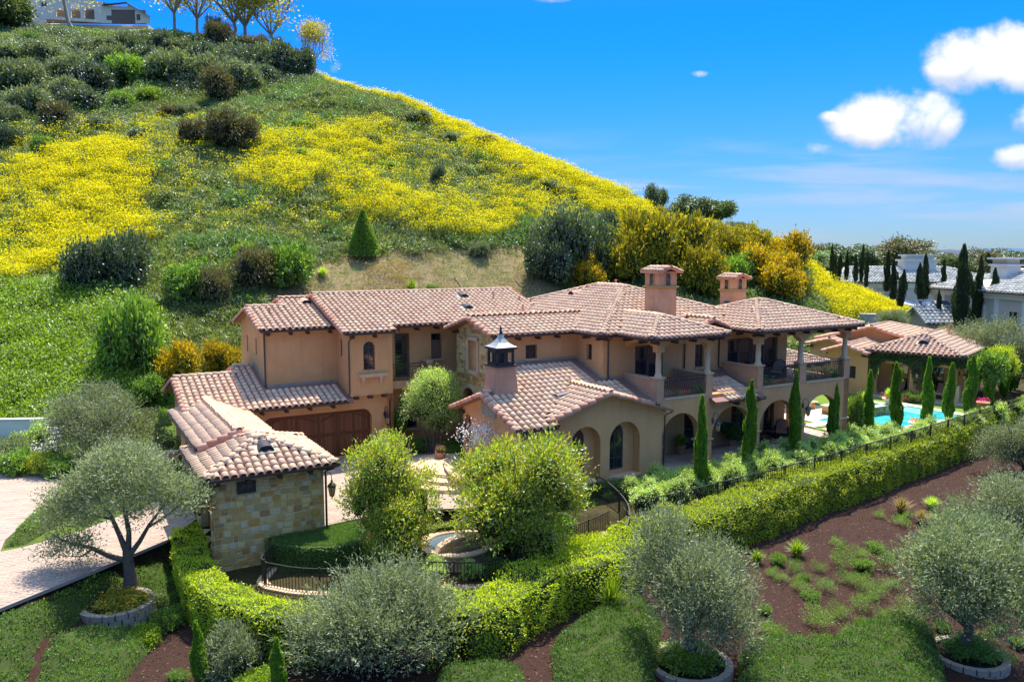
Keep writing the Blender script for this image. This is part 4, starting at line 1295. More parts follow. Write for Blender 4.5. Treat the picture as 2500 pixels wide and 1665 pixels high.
def ground(x, y):
    x = np.asarray(x, float); y = np.asarray(y, float)
    yb, yc, hc = interp(x, HB), interp(x, HY), interp(x, HC)
    front = 0.5 * (y - yb)
    cap = hc - 0.12 * np.maximum(0, y - yc)
    k = 2.0
    hill = -k * np.log(np.exp(-np.clip(front, -60, 90) / k) + np.exp(-np.clip(cap, -60, 90) / k))
    hn = (fbm(x, y, 18, 3) - .5) * 4.2 + (fbm(x, y, 5, 9) - .5) * 1.6
    hill = hill + hn * np.clip((y - yb) / 25, 0, 1)
    base = np.full_like(x, -0.35)
    yf = interp(x, FB)
    d = yf - y
    drop = -1.75 - 0.07 * np.maximum(0, d - 1) - .25 * np.clip((x - 4) / 8, 0, 1)
    t = np.clip((d + 0.2) / 0.7, 0, 1)
    t = t * t * (3 - 2 * t)
    leftmix = np.clip((-12.8 - x) / 3, 0, 1)          # by the drive the bank starts gently
    dropL = -0.35 - 0.13 * np.maximum(0, d)
    drop = drop * (1 - leftmix) + dropL * leftmix
    z = base * (1 - t) + drop * t
    # lower front garden between the court and the fence
    yt = interp(x, [(-11, 31.0), (-9.3, 30.6), (-7.2, 31.9), (-4, 33.4), (0, 33.6), (3.2, 33.4), (4.6, 33.6)])
    lowr = (x > -9.4) & (x < 4.6) & (y < yt) & (d < 0.3)
    z = np.where(lowr, np.minimum(z, -1.08), z)
    lowl = (x > -13.4) & (x <= -9.4) & (y < interp(x, [(-13.4, 32.6), (-11.8, 29.9), (-9.3, 31.0)])) & (d < 0.3)
    z = np.where(lowl, np.minimum(z, -1.1), z)
    z = np.where(d > .5, z + (fbm(x, y, 2.5, 5) - .5) * .22, z)
    return np.where(y > yb - 1, np.maximum(z, hill - .35), z)


def gz(x, y):
    return float(ground(np.array([x]), np.array([y]))[0])


def hit(px, py, near=15, far=260):
    """walk along the view ray to the terrain"""
    d = raydir(px, py)
    ts = np.linspace(near, far, 900)
    X, Y, Z = d.x * ts, d.y * ts, CAMH + d.z * ts
    g = ground(X, Y)
    i = np.argmax(Z < g)
    if Z[i] >= g[i]: return None
    i = max(i, 1)
    a, b = Z[i - 1] - g[i - 1], Z[i] - g[i]
    t = ts[i - 1] + (ts[i] - ts[i - 1]) * a / (a - b)
    return Vector((d.x * t, d.y * t, CAMH + d.z * t))


gxs = np.concatenate([np.linspace(-900, -150, 12), np.arange(-145, -60, 3.0), np.arange(-60, 62, .5), np.arange(62, 150, 3.0), np.linspace(155, 900, 14)])
gys = np.concatenate([np.linspace(-60, 8, 8), np.arange(10, 76, .45), np.arange(76, 180, 1.0), np.arange(181, 300, 6.0), np.linspace(320, 2600, 18)])
GX, GY = np.meshgrid(gxs, gys)
GZ = ground(GX, GY)
far = np.clip((GY - 200) / 200, 0, 1)
GZ = np.where(GY > 200, GZ * (1 - far) + far * (-6 - (GY - 200) * .012), GZ)
GZ = np.where((GX > 62) & (GY > 90), np.minimum(GZ, 0) - 0.02 * np.maximum(0, GY - 110) * np.clip((GX - 62) / 40, 0, 1), GZ)
ny, nx = GX.shape
idx = np.arange(nx * ny).reshape(ny, nx)
F = np.stack([idx[:-1, :-1], idx[:-1, 1:], idx[1:, 1:], idx[1:, :-1]], -1).reshape(-1, 4)
me = npmesh('ground', np.stack([GX, GY, GZ], -1).reshape(-1, 3), F, True)


def ground_material():
    m_ = bpy.data.materials.new('soil_and_grass'); m_.use_nodes = True
    t = NT(m_.node_tree)
    g = t.n('ShaderNodeNewGeometry'); pos = g.outputs['Position']
    sp = t.n('ShaderNodeSeparateXYZ', {0: pos})
    n1 = t.n('ShaderNodeTexNoise', {'Vector': pos, 'Scale': .35, 'Detail': 8., 'Roughness': .7}).outputs[0]
    n2 = t.n('ShaderNodeTexNoise', {'Vector': pos, 'Scale': 5., 'Detail': 8., 'Roughness': .75}).outputs[0]
    n3 = t.n('ShaderNodeTexNoise', {'Vector': pos, 'Scale': 34., 'Detail': 4., 'Roughness': .8}).outputs[0]
    grass = t.mix(t.ramp(n1, .35, .65), (.075, .13, .018), (.15, .19, .03))
    grass = t.mix(t.ramp(n2, .4, .7), grass, (.045, .075, .015))
    mulch = t.mix(t.ramp(n2, .3, .7), (.058, .029, .022), (.030, .017, .014))
    mulch = t.mix(t.m('MULTIPLY', t.ramp(n3, .45, .75), .65), mulch, (.13, .075, .055))
    a = t.n('ShaderNodeVertexColor', layer_name='zone').outputs[0]
    zs = t.n('ShaderNodeSeparateColor', {0: a})
    dry = t.mix(t.ramp(n2, .40, .66), (.30, .21, .125), (.16, .15, .05))
    c = t.mix(zs.outputs[0], grass, mulch)
    c = t.mix(zs.outputs[1], c, dry)
    bmp = t.n('ShaderNodeBump', {'Height': t.m('ADD', n2, t.m('MULTIPLY', n3, .6)), 'Strength': .8, 'Distance': .08}).outputs[0]
    b = t.n('ShaderNodeBsdfPrincipled', {'Base Color': c, 'Roughness': .95, 'Specular IOR Level': .1, 'Normal': bmp})
    t.t.links.new(b.outputs[0], t.n('ShaderNodeOutputMaterial').inputs[0])
    return m_


fx, fy = GX.ravel(), GY.ravel()
mul = np.clip((interp(fx, FB) - fy + .8) / .6, 0, 1) * (fy < 80)
mul = np.maximum(mul, ((fx > -13) & (fx < 60) & (fy < interp(fx, HB) - 3) & (fy < 75)).astype(float) * .8)
dryz = np.zeros_like(fx)
pxs, pys = proj(fx, fy, GZ.ravel())
dr = (fy > interp(fx, HB) - 5) & (fy < 100) & (pys > interp(pxs, [(380, 640), (700, 600), (870, 572), (1200, 565), (1300, 660)])) & (pxs > 600) & (pxs < 1310)
dryz[dr] = .95
ca = me.color_attributes.new('zone', 'FLOAT_COLOR', 'POINT')
ca.data.foreach_set('color', np.stack([mul, dryz, np.zeros_like(mul), np.ones_like(mul)], -1).astype(np.float32).ravel())
gr = meshobj('ground', me, ground_material())
gr['kind'] = 'structure'


def structure(mb, name, m_): return tag(mb.build(name, m_), kind='structure')


# far blue hills
def far_ridge(name, dist, x0, x1, hts, m_):
    n = 160; vs = []
    xs = np.linspace(x0, x1, n)
    hh = interp(xs, hts) + (fbm(xs, xs * 0, 260, 4) - .5) * 30 + (fbm(xs, xs * 0 + 3, 60, 5) - .5) * 12
    rows = [(0, -40), (120, .25), (260, .6), (400, 1.0), (700, .7), (1500, -30)]
    V = []
    for dy, f_ in rows:
        z = hh * f_ if abs(f_) <= 1 else np.full(n, f_)
        V.append(np.stack([xs, np.full(n, dist + dy) + (fbm(xs, xs * 0 + dy, 90, 6) - .5) * 120, z + (fbm(xs, xs * 0 + dy, 45, 7) - .5) * 9], -1))
    V = np.concatenate(V); F = []
    for r in range(len(rows) - 1):
        for i in range(n - 1): F.append((r * n + i, r * n + i + 1, (r + 1) * n + i + 1, (r + 1) * n + i))
    o = meshobj(name, npmesh(name, V, F, True), m_); o['kind'] = 'structure'
    return o


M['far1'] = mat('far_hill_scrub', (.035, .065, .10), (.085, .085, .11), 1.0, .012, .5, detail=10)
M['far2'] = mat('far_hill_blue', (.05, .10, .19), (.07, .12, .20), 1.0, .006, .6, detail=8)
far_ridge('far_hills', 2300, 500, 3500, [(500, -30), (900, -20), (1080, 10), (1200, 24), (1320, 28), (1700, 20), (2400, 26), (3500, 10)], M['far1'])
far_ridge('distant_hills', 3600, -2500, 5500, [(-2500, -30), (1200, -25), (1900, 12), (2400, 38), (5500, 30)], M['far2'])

# ================================================================ paving
PAV = [(0.39, 0.29, 0.225), (0.45, 0.345, 0.275), (0.33, 0.245, 0.195), (0.42, 0.31, 0.235), (0.37, 0.29, 0.24)]
M['paver'] = mat('concrete_paver', (.40, .30, .235), (.31, .235, .19), .9, .9, .8, .3, 50, rand=PAV, rfac=.6)
M['joint'] = mat('paver_joint', (.36, .28, .235), (.30, .235, .20), .95, 3, .7, .3, 50)
M['flag'] = mat('flagstone', (.46, .37, .28), (.34, .28, .22), .85, 2.0, .8, .3, 26, rand=[(.46, .37, .27), (.40, .31, .23), (.50, .42, .32), (.37, .30, .25)], rfac=.7)
M['travertine'] = mat('pool_travertine', (.66, .55, .42), (.55, .44, .33), .85, 1.5, .8, .2, 26, rand=[(.66, .55, .42), (.60, .48, .36), (.70, .60, .48)], rfac=.6)


def inpoly(x, y, poly):
    x = np.asarray(x); y = np.asarray(y); r = np.zeros(x.shape, bool); n = len(poly)
    for i in range(n):
        x1, y1 = poly[i][0], poly[i][1]; x2, y2 = poly[(i + 1) % n][0], poly[(i + 1) % n][1]
        c = ((y1 > y) != (y2 > y)) & (x < (x2 - x1) * (y - y1) / (y2 - y1 + 1e-12) + x1)
        r ^= c
    return r


def paving(name, poly, z, matp, matj, pw, pl, ang, limit=300, gap=.012, ht=.05, row_offset=.5, near=(0, 0), h_jit=.004):
    """slab of joints with the pavers standing 4 mm above; nearest `limit` are single pieces"""
    base = MB().prism([(p[0], p[1]) for p in poly], z - .12, z)
    bo = base.build(name, matj); bo['kind'] = 'structure'
    xs = [p[0] for p in poly]; ys = [p[1] for p in poly]
    cx, cy = sum(xs) / len(xs), sum(ys) / len(ys); rad = max(math.hypot(x - cx, y - cy) for x, y in zip(xs, ys)) + 1
    ca_, sa_ = math.cos(ang), math.sin(ang)
    ni, nj = int(rad / pl) + 1, int(rad / pw) + 1
    I, J = np.meshgrid(np.arange(-ni, ni), np.arange(-nj, nj))
    a = (I + row_offset * (J % 2)) * pl; b = J * pw
    X = cx + a * ca_ - b * sa_; Y = cy + a * sa_ + b * ca_
    ok = inpoly(X, Y, poly)
    for sx, sy in ((1, 1), (1, -1), (-1, 1), (-1, -1)):
        aa, bb_ = a + sx * pl * .46, b + sy * pw * .46
        ok &= inpoly(cx + aa * ca_ - bb_ * sa_, cy + aa * sa_ + bb_ * ca_, poly)
    X, Y = X[ok], Y[ok]
    d = np.hypot(X, Y); o = np.argsort(d); X, Y = X[o], Y[o]
    hx, hy, b_ = pl / 2 - gap / 2, pw / 2 - gap / 2, .006
    v = [(-hx, -hy, 0), (hx, -hy, 0), (hx, hy, 0), (-hx, hy, 0), (-hx + b_, -hy + b_, ht * .2), (hx - b_, -hy + b_, ht * .2), (hx - b_, hy - b_, ht * .2), (-hx + b_, hy - b_, ht * .2)]
    f = [(4, 5, 6, 7), (0, 1, 5, 4), (1, 2, 6, 5), (2, 3, 7, 6), (3, 0, 4, 7)]
    pm = bpy.data.meshes.new('paver'); pm.from_pydata(v, [], f); pm.materials.append(matp)
    mts = []
    for k in range(len(X)):
        mt = Matrix.Translation((X[k], Y[k], z + float(RNG.uniform(0, h_jit)))) @ Matrix.Rotation(ang + RNG.uniform(-.01, .01), 4, 'Z')
        if k < limit:
            ob = bpy.data.objects.new('paver', pm); COL.objects.link(ob); ob.parent = bo; ob.matrix_local = mt
        else: mts.append(mt)
    if mts:
        for q in range(0, len(mts), 60000): join_pieces('paver_field', pm, mts[q:q + 60000], bo, matp)
    print(name, len(X))
    return bo


P2 = lambda *pts, z=0: [tuple(at(x, y, z)[:2]) for x, y in pts]
# courtyard inside the gatehouse
court = [tuple(L(*q)[:2]) for q in ((9.15, 31.1), (9.15, 41.35), (16.1, 41.35), (16.1, 42.2), (19.8, 42.2), (19.8, 36.4), (17.9, 36.4), (17.9, 31.0))] + [(2.5, 34.4), (0, 33.9), (-4.0, 33.6), (-6.6, 32.3)]
paving('courtyard', court, -.02, M['paver'], M['joint'], .21, .42, R(12), 300)
# entrance drive, forecourt on the left
drv = P2((0, 1398), (235, 1303), (385, 1240), (455, 1190), z=-.25) + [tuple(L(4.8, 34.6)[:2]), tuple(L(4.9, 38.2)[:2]), tuple(L(3.2, 39.5)[:2])] + P2((365, 1150), (180, 1222), (50, 1258), (0, 1268), z=-.25) + [(-34, 29.8), (-34, 21)]
paving('driveway', drv, -.25, M['paver'], M['joint'], .16, .34, R(22), 300, h_jit=.006)
fore = P2((-420, 1268), (0, 1268), (12, 1240), (60, 1200), (118, 1155), (150, 1105), (160, 1088), (0, 1090), (-420, 1090), z=-.25)
paving('forecourt', fore, -.25, M['paver'], M['joint'], .3, .6, R(5), 150)
pw = P2((330, 1030), (372, 1040), (400, 1120), (372, 1128), (348, 1095), z=-.25)
paving('garden_path', pw, -.24, M['paver'], M['joint'], .3, .5, R(60), 60)
# covered patio
pat = [tuple(L(*q)[:2]) for q in ((26.45, 30.2), (41.6, 30.2), (41.6, 38.9), (39.3, 38.9), (38.9, 33.4), (26.45, 33.4))]
paving('patio', pat, -.10, M['flag'], M['joint'], .55, .7, TH + R(18), 280, gap=.03, h_jit=.006)
st_ = MB()
st_.prism([tuple(L(*q)[:2]) for q in ((26.45, 29.95), (41.75, 29.95), (41.75, 30.195), (26.45, 30.195))], -.42, -.098)
structure(st_, 'patio_edge', M['trim'])
# front entry steps and curved seat wall, half seen between the two bright trees
sw = MB()
for i, (r_, z_) in enumerate(((3.6, .16), (2.9, .32), (2.2, .48))):
    c = L(17.4, 35.4); pts = [(c.x + r_ * math.cos(a), c.y + r_ * math.sin(a)) for a in [R(100 + 12 * k) for k in range(19)]]
    sw.prism(pts + [(c.x + .4, c.y)], -.02 + i * .0, z_)
eo = structure(sw, 'entry_steps', M['trim'])
cw_ = thing('seat_wall', 'curved terracotta coloured garden wall beside the entry steps', 'garden wall', (*at(1040, 1120, 0)[:2], 0))
mb = MB(); q = [at(x, y, 0) for x, y in ((1028, 1085), (1032, 1105), (1045, 1122), (1070, 1132), (1100, 1138), (1135, 1135), (1180, 1120))]
for a, b in zip(q[:-1], q[1:]): mb.bar(a + Vector((0, 0, .25)), b + Vector((0, 0, .25)), .3, .7)
mb.build('wall_body', M['stucco2'], cw_)
mb = MB()
for a, b in zip(q[:-1], q[1:]): mb.bar(a + Vector((0, 0, .64)), b + Vector((0, 0, .64)), .4, .08)
mb.build('coping', M['trim'], cw_)

# ---------------------------------------------------------------- lawn, pool terrace, pool
M['lawn'] = mat('lawn_turf', (.13, .22, .02), (.09, .17, .015), .95, 3, .7, .6, 60)
lawnp = [tuple(L(*q)[:2]) for q in ((41.8, 30.2), (57.2, 30.0), (60.0, 34.5), (58.5, 46), (55, 52), (44, 47), (41.8, 40))]
lb = MB().prism(lawnp, -.3, -.12); lo = lb.build('lawn', M['lawn']); lo['kind'] = 'structure'
hole = [(43.95, 31.05), (53.85, 31.05), (53.85, 35.3), (43.95, 35.3)]


def slabs(name, rects, z0, z1, m_, th_=TH):
    root = None
    for i, r_ in enumerate(rects):
        mb = MB(); mb.prism([tuple(L(*q)[:2]) for q in ((r_[0], r_[1]), (r_[2], r_[1]), (r_[2], r_[3]), (r_[0], r_[3]))], z0 + .001 * (i % 5), z1 + .001 * (i % 5))
        o = mb.build('paving_slab' if root else name, m_, None)
        if root: o.parent = root
        else: root = o; o['kind'] = 'structure'
    return root


rects = []
ct = .6
def strip_slabs(a0, b0, a1, b1, s):
    n = max(1, round((a1 - a0) / s)); m_ = max(1, round((b1 - b0) / s))
    for i in range(n):
        for j in range(m_):
            rects.append((a0 + (a1 - a0) * i / n + .006, b0 + (b1 - b0) * j / m_ + .006, a0 + (a1 - a0) * (i + 1) / n - .006, b0 + (b1 - b0) * (j + 1) / m_ - .006))
strip_slabs(43.2, 30.3, 54.7, 31.0, .7); strip_slabs(43.2, 35.35, 54.7, 36.3, .9); strip_slabs(43.2, 31.0, 43.9, 35.35, .8); strip_slabs(53.9, 31.0, 54.7, 35.35, .8)
for k, (a, b, w_) in enumerate(((42.3, 36.8, 5.6), (43.2, 38.2, 5.0), (44.4, 39.6, 5.2), (41.9, 33.8, 1.2), (41.9, 32.2, 1.2))):
    strip_slabs(a, b, a + w_, b + 1.05, 1.05)
strip_slabs(42.4, 36.35, 51, 36.75, .8)
slabs('pool_deck', rects, -.14, -.06, M['travertine'])
# pool shell below the deck is a raised basin: the water lies 12 cm under the coping
pb = MB()
for (a0_, b0_, a1_, b1_) in ((43.82, 30.95, 53.98, 31.08), (43.82, 35.27, 53.98, 35.4), (43.82, 31.08, 43.95, 35.27), (53.85, 31.08, 53.98, 35.27)):
    pb.prism([tuple(L(*q)[:2]) for q in ((a0_, b0_), (a1_, b0_), (a1_, b1_), (a0_, b1_))], -.3, -.045)
pbo = structure(pb, 'pool_coping', M['travertine'])


def water_mat(name, c1, c2, sc=3.0):
    m_ = bpy.data.materials.new(name); m_.use_nodes = True; t = NT(m_.node_tree)
    pos = t.n('ShaderNodeTexCoord').outputs['Object']
    v = t.n('ShaderNodeTexVoronoi', {'Vector': pos, 'Scale': sc}, feature='SMOOTH_F1').outputs[0]
    n_ = t.n('ShaderNodeTexNoise', {'Vector': pos, 'Scale': sc * 1.6, 'Detail': 5.}).outputs[0]
    c = t.mix(t.ramp(t.m('ADD', v, n_), .7, 1.3), c1, c2)
    bm = t.n('ShaderNodeBump', {'Height': n_, 'Strength': .25, 'Distance': .1}).outputs[0]
    b = t.n('ShaderNodeBsdfPrincipled', {'Base Color': c, 'Roughness': .12, 'Specular IOR Level': .2, 'Normal': bm})
    t.t.links.new(b.outputs[0], t.n('ShaderNodeOutputMaterial').inputs[0]); return m_


M['water'] = water_mat('pool_water', (.03, .34, .38), (.06, .50, .52), 2.2)
M['dwater'] = water_mat('dark_water', (.02, .03, .03), (.035, .045, .04), 3)
wp = MB().prism([tuple(L(*q)[:2]) for q in hole], -.2, -.105); wo = wp.build('pool_water', M['water']); wo['kind'] = 'structure'
# shallow steps show pale through the water
M['stepw'] = mat('pool_step', (.35, .62, .60), (.30, .56, .55), .2, 6)
for i in range(4):
    mb = MB(); mb.prism([tuple(L(*q)[:2]) for q in ((52.0 + .42 * i, 33.0), (52.24 + .42 * i, 33.0), (52.24 + .42 * i, 35.2), (52.0 + .42 * i, 35.2))], -.18, -.100)
    o = mb.build('pool_step', M['stepw']); o.parent = wo
mb = MB(); mb.prism([tuple(L(*q)[:2]) for q in ((44.1, 32.2), (45.6, 32.2), (45.6, 33.3), (44.1, 33.3))], -.18, -.100)
o = mb.build('pool_step', M['stepw']); o.parent = wo
spa = thing('spa', 'raised stone spa with spillway wall at the back of the pool', 'spa', (48.3, 35, -.1), HOUSE_M)
mb = MB(); mb.box(46.1, 34.3, -.12, 50.5, 34.7, .46); mb.box(46.1, 34.7, -.12, 46.5, 36.6, .46); mb.box(50.1, 34.7, -.12, 50.5, 36.6, .46); mb.box(46.5, 36.2, -.12, 50.1, 36.6, .46)
sb = mb.build('spa_wall', M['mortar'], spa)
stone_facing(sb, (46.1, 34.3), (50.5, 34.3), -.1, .42, seed=4, ls=.4, hs=.26)
stone_facing(sb, (46.1, 36.6), (46.1, 34.3), -.1, .42, seed=5, ls=.4, hs=.26)
mb = MB(); mb.box(46.0, 34.2, .46, 50.6, 34.75, .53); mb.box(46.0, 34.75, .46, 46.55, 36.7, .53); mb.box(50.05, 34.75, .46, 50.6, 36.7, .53); mb.box(46.55, 36.15, .46, 50.05, 36.7, .53)
mb.build('coping', M['travertine'], spa)
MB().box(46.5, 34.7, .2, 50.1, 36.2, .40).build('spa_water', M['water'], spa)
bx_ = thing('planter', 'low stone block planter on the pool terrace behind the spa', 'planter', (46.2, 38.2, -.1), HOUSE_M)
mb = MB(); mb.box(45.6, 37.9, -.08, 47.0, 38.5, .42); mo = mb.build('planter_body', M['mortar'], bx_)
stone_facing(mo, (45.6, 37.9), (47.0, 37.9), -.08, .4, seed=6, ls=.36, hs=.22); stone_facing(mo, (45.6, 38.5), (45.6, 37.9), -.08, .4, seed=7, ls=.36, hs=.22)

# ---------------------------------------------------------------- iron fences, low walls
def poly3(pts, step=.5):
    """smooth polyline through 3-D points"""
    P = [Vector(p) for p in pts]; out = []
    for i in range(len(P) - 1):
        p0, p1, p2, p3 = P[max(i - 1, 0)], P[i], P[i + 1], P[min(i + 2, len(P) - 1)]
        n = max(1, int((p2 - p1).length / step))
        for k in range(n):
            t = k / n
            out.append(.5 * ((2 * p1) + (p2 - p0) * t + (2 * p0 - 5 * p1 + 4 * p2 - p3) * t * t + (3 * p1 - p0 - 3 * p2 + p3) * t ** 3))
    out.append(P[-1]); return out


def iron_fence(name, label, pts, ht, step=.13, post=2.4, group=None, wallh=0, wallw=.3, wallto=None, singles=True, r=.011):
    """pts: smooth base line (top of the kerb wall)"""
    t = thing(name, label, 'fence', tuple(pts[0]), None, group)
    rail = MB(); acc = 0; pk = []
    for a, b in zip(pts[:-1], pts[1:]):
        for h_ in (.08, ht):
            rail.bar(a + Vector((0, 0, h_)), b + Vector((0, 0, h_)), .05 if h_ == ht else .03, .035 if h_ == ht else .025)
    for q_ in (0, 1):
        r2 = MB(); hh_ = (.08, ht)[q_]
        for a, b in zip(pts[:-1], pts[1:]): r2.bar(a + Vector((0, 0, hh_)), b + Vector((0, 0, hh_)), .05 if q_ else .03, .035 if q_ else .025)
        r2.build('rail', M['iron'], t)
    ln = 0; nxt = 0; npost = 0; o0 = ORG[t.name]
    pm = MB().box(-r, -r, 0, r, r, ht).build('picket', M['iron']); pme = pm.data; bpy.data.objects.remove(pm)
    cnt = 0; rest = []
    for a, b in zip(pts[:-1], pts[1:]):
        seg = (b - a).length
        while nxt <= ln + seg:
            p = a.lerp(b, (nxt - ln) / max(seg, 1e-6))
            if nxt >= npost:
                MB().box(p.x - .03, p.y - .03, p.z - .1, p.x + .03, p.y + .03, p.z + ht + .06).build('post', M['iron'], t); npost += post
            elif cnt < 290 and singles:
                ob = bpy.data.objects.new('picket', pme); COL.objects.link(ob); ob.parent = t; ob.location = p - o0; cnt += 1
            else: rest.append(Matrix.Translation(p - o0))
            nxt += step
        ln += seg
    if rest: join_pieces('picket_run', pme, rest, t, M['iron'])
    if wallto is not None:
        wb = MB(); cb = MB()
        for a, b in zip(pts[:-1], pts[1:]):
            m0 = Vector((0, 0, (wallto - (a.z + b.z) / 2) / 2 - .05))
            wb.bar(a + m0, b + m0, wallw, abs(wallto - (a.z + b.z) / 2))
            cb.bar(a - Vector((0, 0, .035)), b - Vector((0, 0, .035)), wallw + .08, .07)
        wb.build('kerb_wall', M['stucco'], t); cb.build('coping', M['trim'], t)
    return t


w2 = lambda x, y, z: at(x, y, z)
# curved fence in front of the fountain garden (bottom line just inside the hedge)
fl1 = [L(7.3, 30.85, -1.0)] + [Vector((*at(x, y, -.12)[:2], -1.0)) for x, y in ((600, 1283), (640, 1298), (700, 1306), (790, 1307), (900, 1300), (1000, 1291), (1060, 1293), (1120, 1290), (1165, 1278))] + [Vector((*at(1195, 1262, -.1)[:2], -.98)), Vector((*at(1230, 1236, -.08)[:2], -.95)), Vector((*at(1290, 1217, -.05)[:2], -.95)), Vector((*at(1350, 1196, -.05)[:2], -.95)), Vector((*at(1402, 1173, -.05)[:2], -.95))]
f1 = iron_fence('iron_fence', 'curving black iron fence that swings round the fountain garden', poly3(fl1, .4), .88, wallto=-2.1)
fl2 = [Vector((*at(x, y, z + .95)[:2], z)) for x, y, z in ((1372, 1094, -.35), (1400, 1112, -.4), (1425, 1135, -.5), (1443, 1160, -.62), (1447, 1185, -.75), (1440, 1212, -.9))]
f2 = iron_fence('stair_railing', 'bowed black iron stair railing right of the big bright green tree', poly3(fl2, .25), .98, step=.12)
fl3 = [Vector((*at(1462, 1151, .45)[:2], -.5)), Vector((*at(1545, 1135, .45)[:2], -.5)), Vector((*at(1640, 1112, .5)[:2], -.45)), Vector((*at(1850, 1060, .6)[:2], -.35)), Vector((*at(2100, 990, .75)[:2], -.2)), Vector((*at(2330, 920, .8)[:2], -.15)), Vector((*at(2420, 893, .8)[:2], -.15))]
f3 = iron_fence('iron_fence', 'long straight black iron fence between the rose bed and the clipped hedge', poly3(fl3, .8), .95, step=.14, r=.012)
# picket fence seen through the upper gallery
f4 = iron_fence('iron_fence', 'plain black iron fence on the lawn seen through the upper gallery', [L(52, 50, .9), L(58.5, 47, .9)], 1.6, step=.2, r=.015)
f4['label'] = 'plain black picket fence on the bright lawn seen through the upper gallery'

# white retaining wall and stone stair on the left
dryfix = None
ww = thing('retaining_wall', 'smooth white garden wall at the left edge above white flowering shrubs', 'wall', (*at(0, 1005, -.3)[:2], -.3))
a, b = at(-260, 1010, -.3), at(112, 1003, -.3)
mb = MB(); up = Vector((0, 0, .5)); mb.bar(a + up, b + up, .3, 1.2); mb.build('wall_body', M['white_stucco'], ww)
mb = MB(); up = Vector((0, 0, 1.13)); mb.bar(a + up, b + up, .4, .08); mb.build('coping', M['white_stucco'], ww)
ss = thing('garden_stair', 'flight of rough white stone steps at the end of the white wall', 'stairs', (*at(105, 1040, -.3)[:2], -.3))
c0, c1 = at(100, 1062, -.3), at(122, 985, 0.7)
for i in range(8):
    t = i / 7; c = c0.lerp(c1, t)
    MB().box(c.x - .55, c.y - .3, c.z - .35, c.x + .45, c.y + .3, c.z + .05).build('step', M['white_stucco'], ss)
    MB().box(c.x - .85, c.y - .25, c.z - .2, c.x - .5, c.y + .22, c.z + .28).build('stone', M['white_stucco'], ss)
gw_ = thing('garden_wall', 'low tan stucco wall behind the gatehouse wing', 'garden wall', (*L(3.9, 43.2), -.3))
mb = MB(); mb.bar(L(5.25, 43.6, .25), L(2.9, 44.4, .25), .3, 1.1); mb.build('wall_body', M['stucco'], gw_)
mb = MB(); mb.bar(L(5.25, 43.6, .84), L(2.85, 44.42, .84), .42, .09); mb.build('coping', M['trim'], gw_)
lw = thing('garden_wall', 'white capped stub wall at the foot of the mustard mound', 'garden wall', (*hit(1990, 742), ))
p = hit(1975, 745, 60, 200) or Vector((33, 80, 1))
q = Vector((p.x + 4.2, p.y - 1.0, p.z)); mb = MB(); mb.bar(p + Vector((0, 0, .3)), q + Vector((0, 0, .3)), .5, 1.6); mb.build('wall_body', M['grey_stucco'], lw)
ORG[lw.name] = ORG[lw.name]
mb = MB(); mb.bar(p + Vector((0, 0, 1.15)), q + Vector((0, 0, 1.15)), .7, .12); mb.build('coping', M['white_stucco'], lw)

# ---------------------------------------------------------------- fountain
fo = Vector((*at(1050, 1246, -.42)[:2], -1.1))
ft = thing('fountain', 'round stone fountain basin with an arched splash wall across its front', 'fountain', fo)
rb = MB(); rb.lathe(fo, [(1.42, 0), (1.42, .58), (1.52, .60), (1.54, .66), (1.50, .70), (1.22, .70), (1.18, .64), (1.18, .30)], 40); rb.build('basin', M['trim'], ft)
tb = MB(); tb.lathe(fo, [(1.179, .42), (1.17, .62)], 40); tb.build('tile_band', mat('blue_grey_tile', (.10, .14, .17), (.06, .09, .12), .3, 20, .5), ft)
MB().lathe(fo, [(.01, .47), (1.175, .48)], 40).build('basin_water', M['dwater'], ft)
dv = Vector((.86, .5, 0)).normalized(); nv = Vector((dv.y, -dv.x, 0))
aw = MB(); n = 18; c = fo + nv * .62 + dv * .12; vs = []
prof = []
for i in range(n + 1):
    t = -1 + 2 * i / n; prof.append((t * 1.32, .62 + .50 * math.sqrt(max(0, 1 - t * t))))
for off in (-.12, .12):
    for s_, h_ in prof: vs.append(c + dv * s_ + nv * off + Vector((0, 0, h_)))
    for s_, h_ in prof: vs.append(c + dv * s_ + nv * off + Vector((0, 0, .0)))
m_ = n + 1; fs = []
for i in range(n):
    fs += [(i, i + 1, m_ + i + 1, m_ + i), (2 * m_ + i, 3 * m_ + i, 3 * m_ + i + 1, 2 * m_ + i + 1)]
aw.add(vs, fs); awo = aw.build('splash_wall', M['mortar'], ft)
e0, e1 = c - dv * 1.3 + nv * .12, c + dv * 1.3 + nv * .12
stone_facing(awo, (e1.x, e1.y), (e0.x, e0.y), fo.z, fo.z + 1.1, top=lambda s: fo.z + .6 + .5 * math.sqrt(max(0, 1 - ((s - 1.3) / 1.3) ** 2)), seed=9, ls=.33, hs=.22) if False else stone_facing(awo, (e0.x, e0.y), (e1.x, e1.y), fo.z, fo.z + 1.1, top=lambda s: fo.z + .6 + .5 * math.sqrt(max(0, 1 - ((s - 1.3) / 1.3) ** 2)), seed=9, ls=.33, hs=.22)
cb = MB(); prv = None
for s_, h_ in prof:
    q = c + dv * s_ + Vector((0, 0, h_ + .03))
    if prv is not None: cb.bar(prv, q, .36, .08)
    prv = q
cb.build('arch_coping', M['trim'], ft)

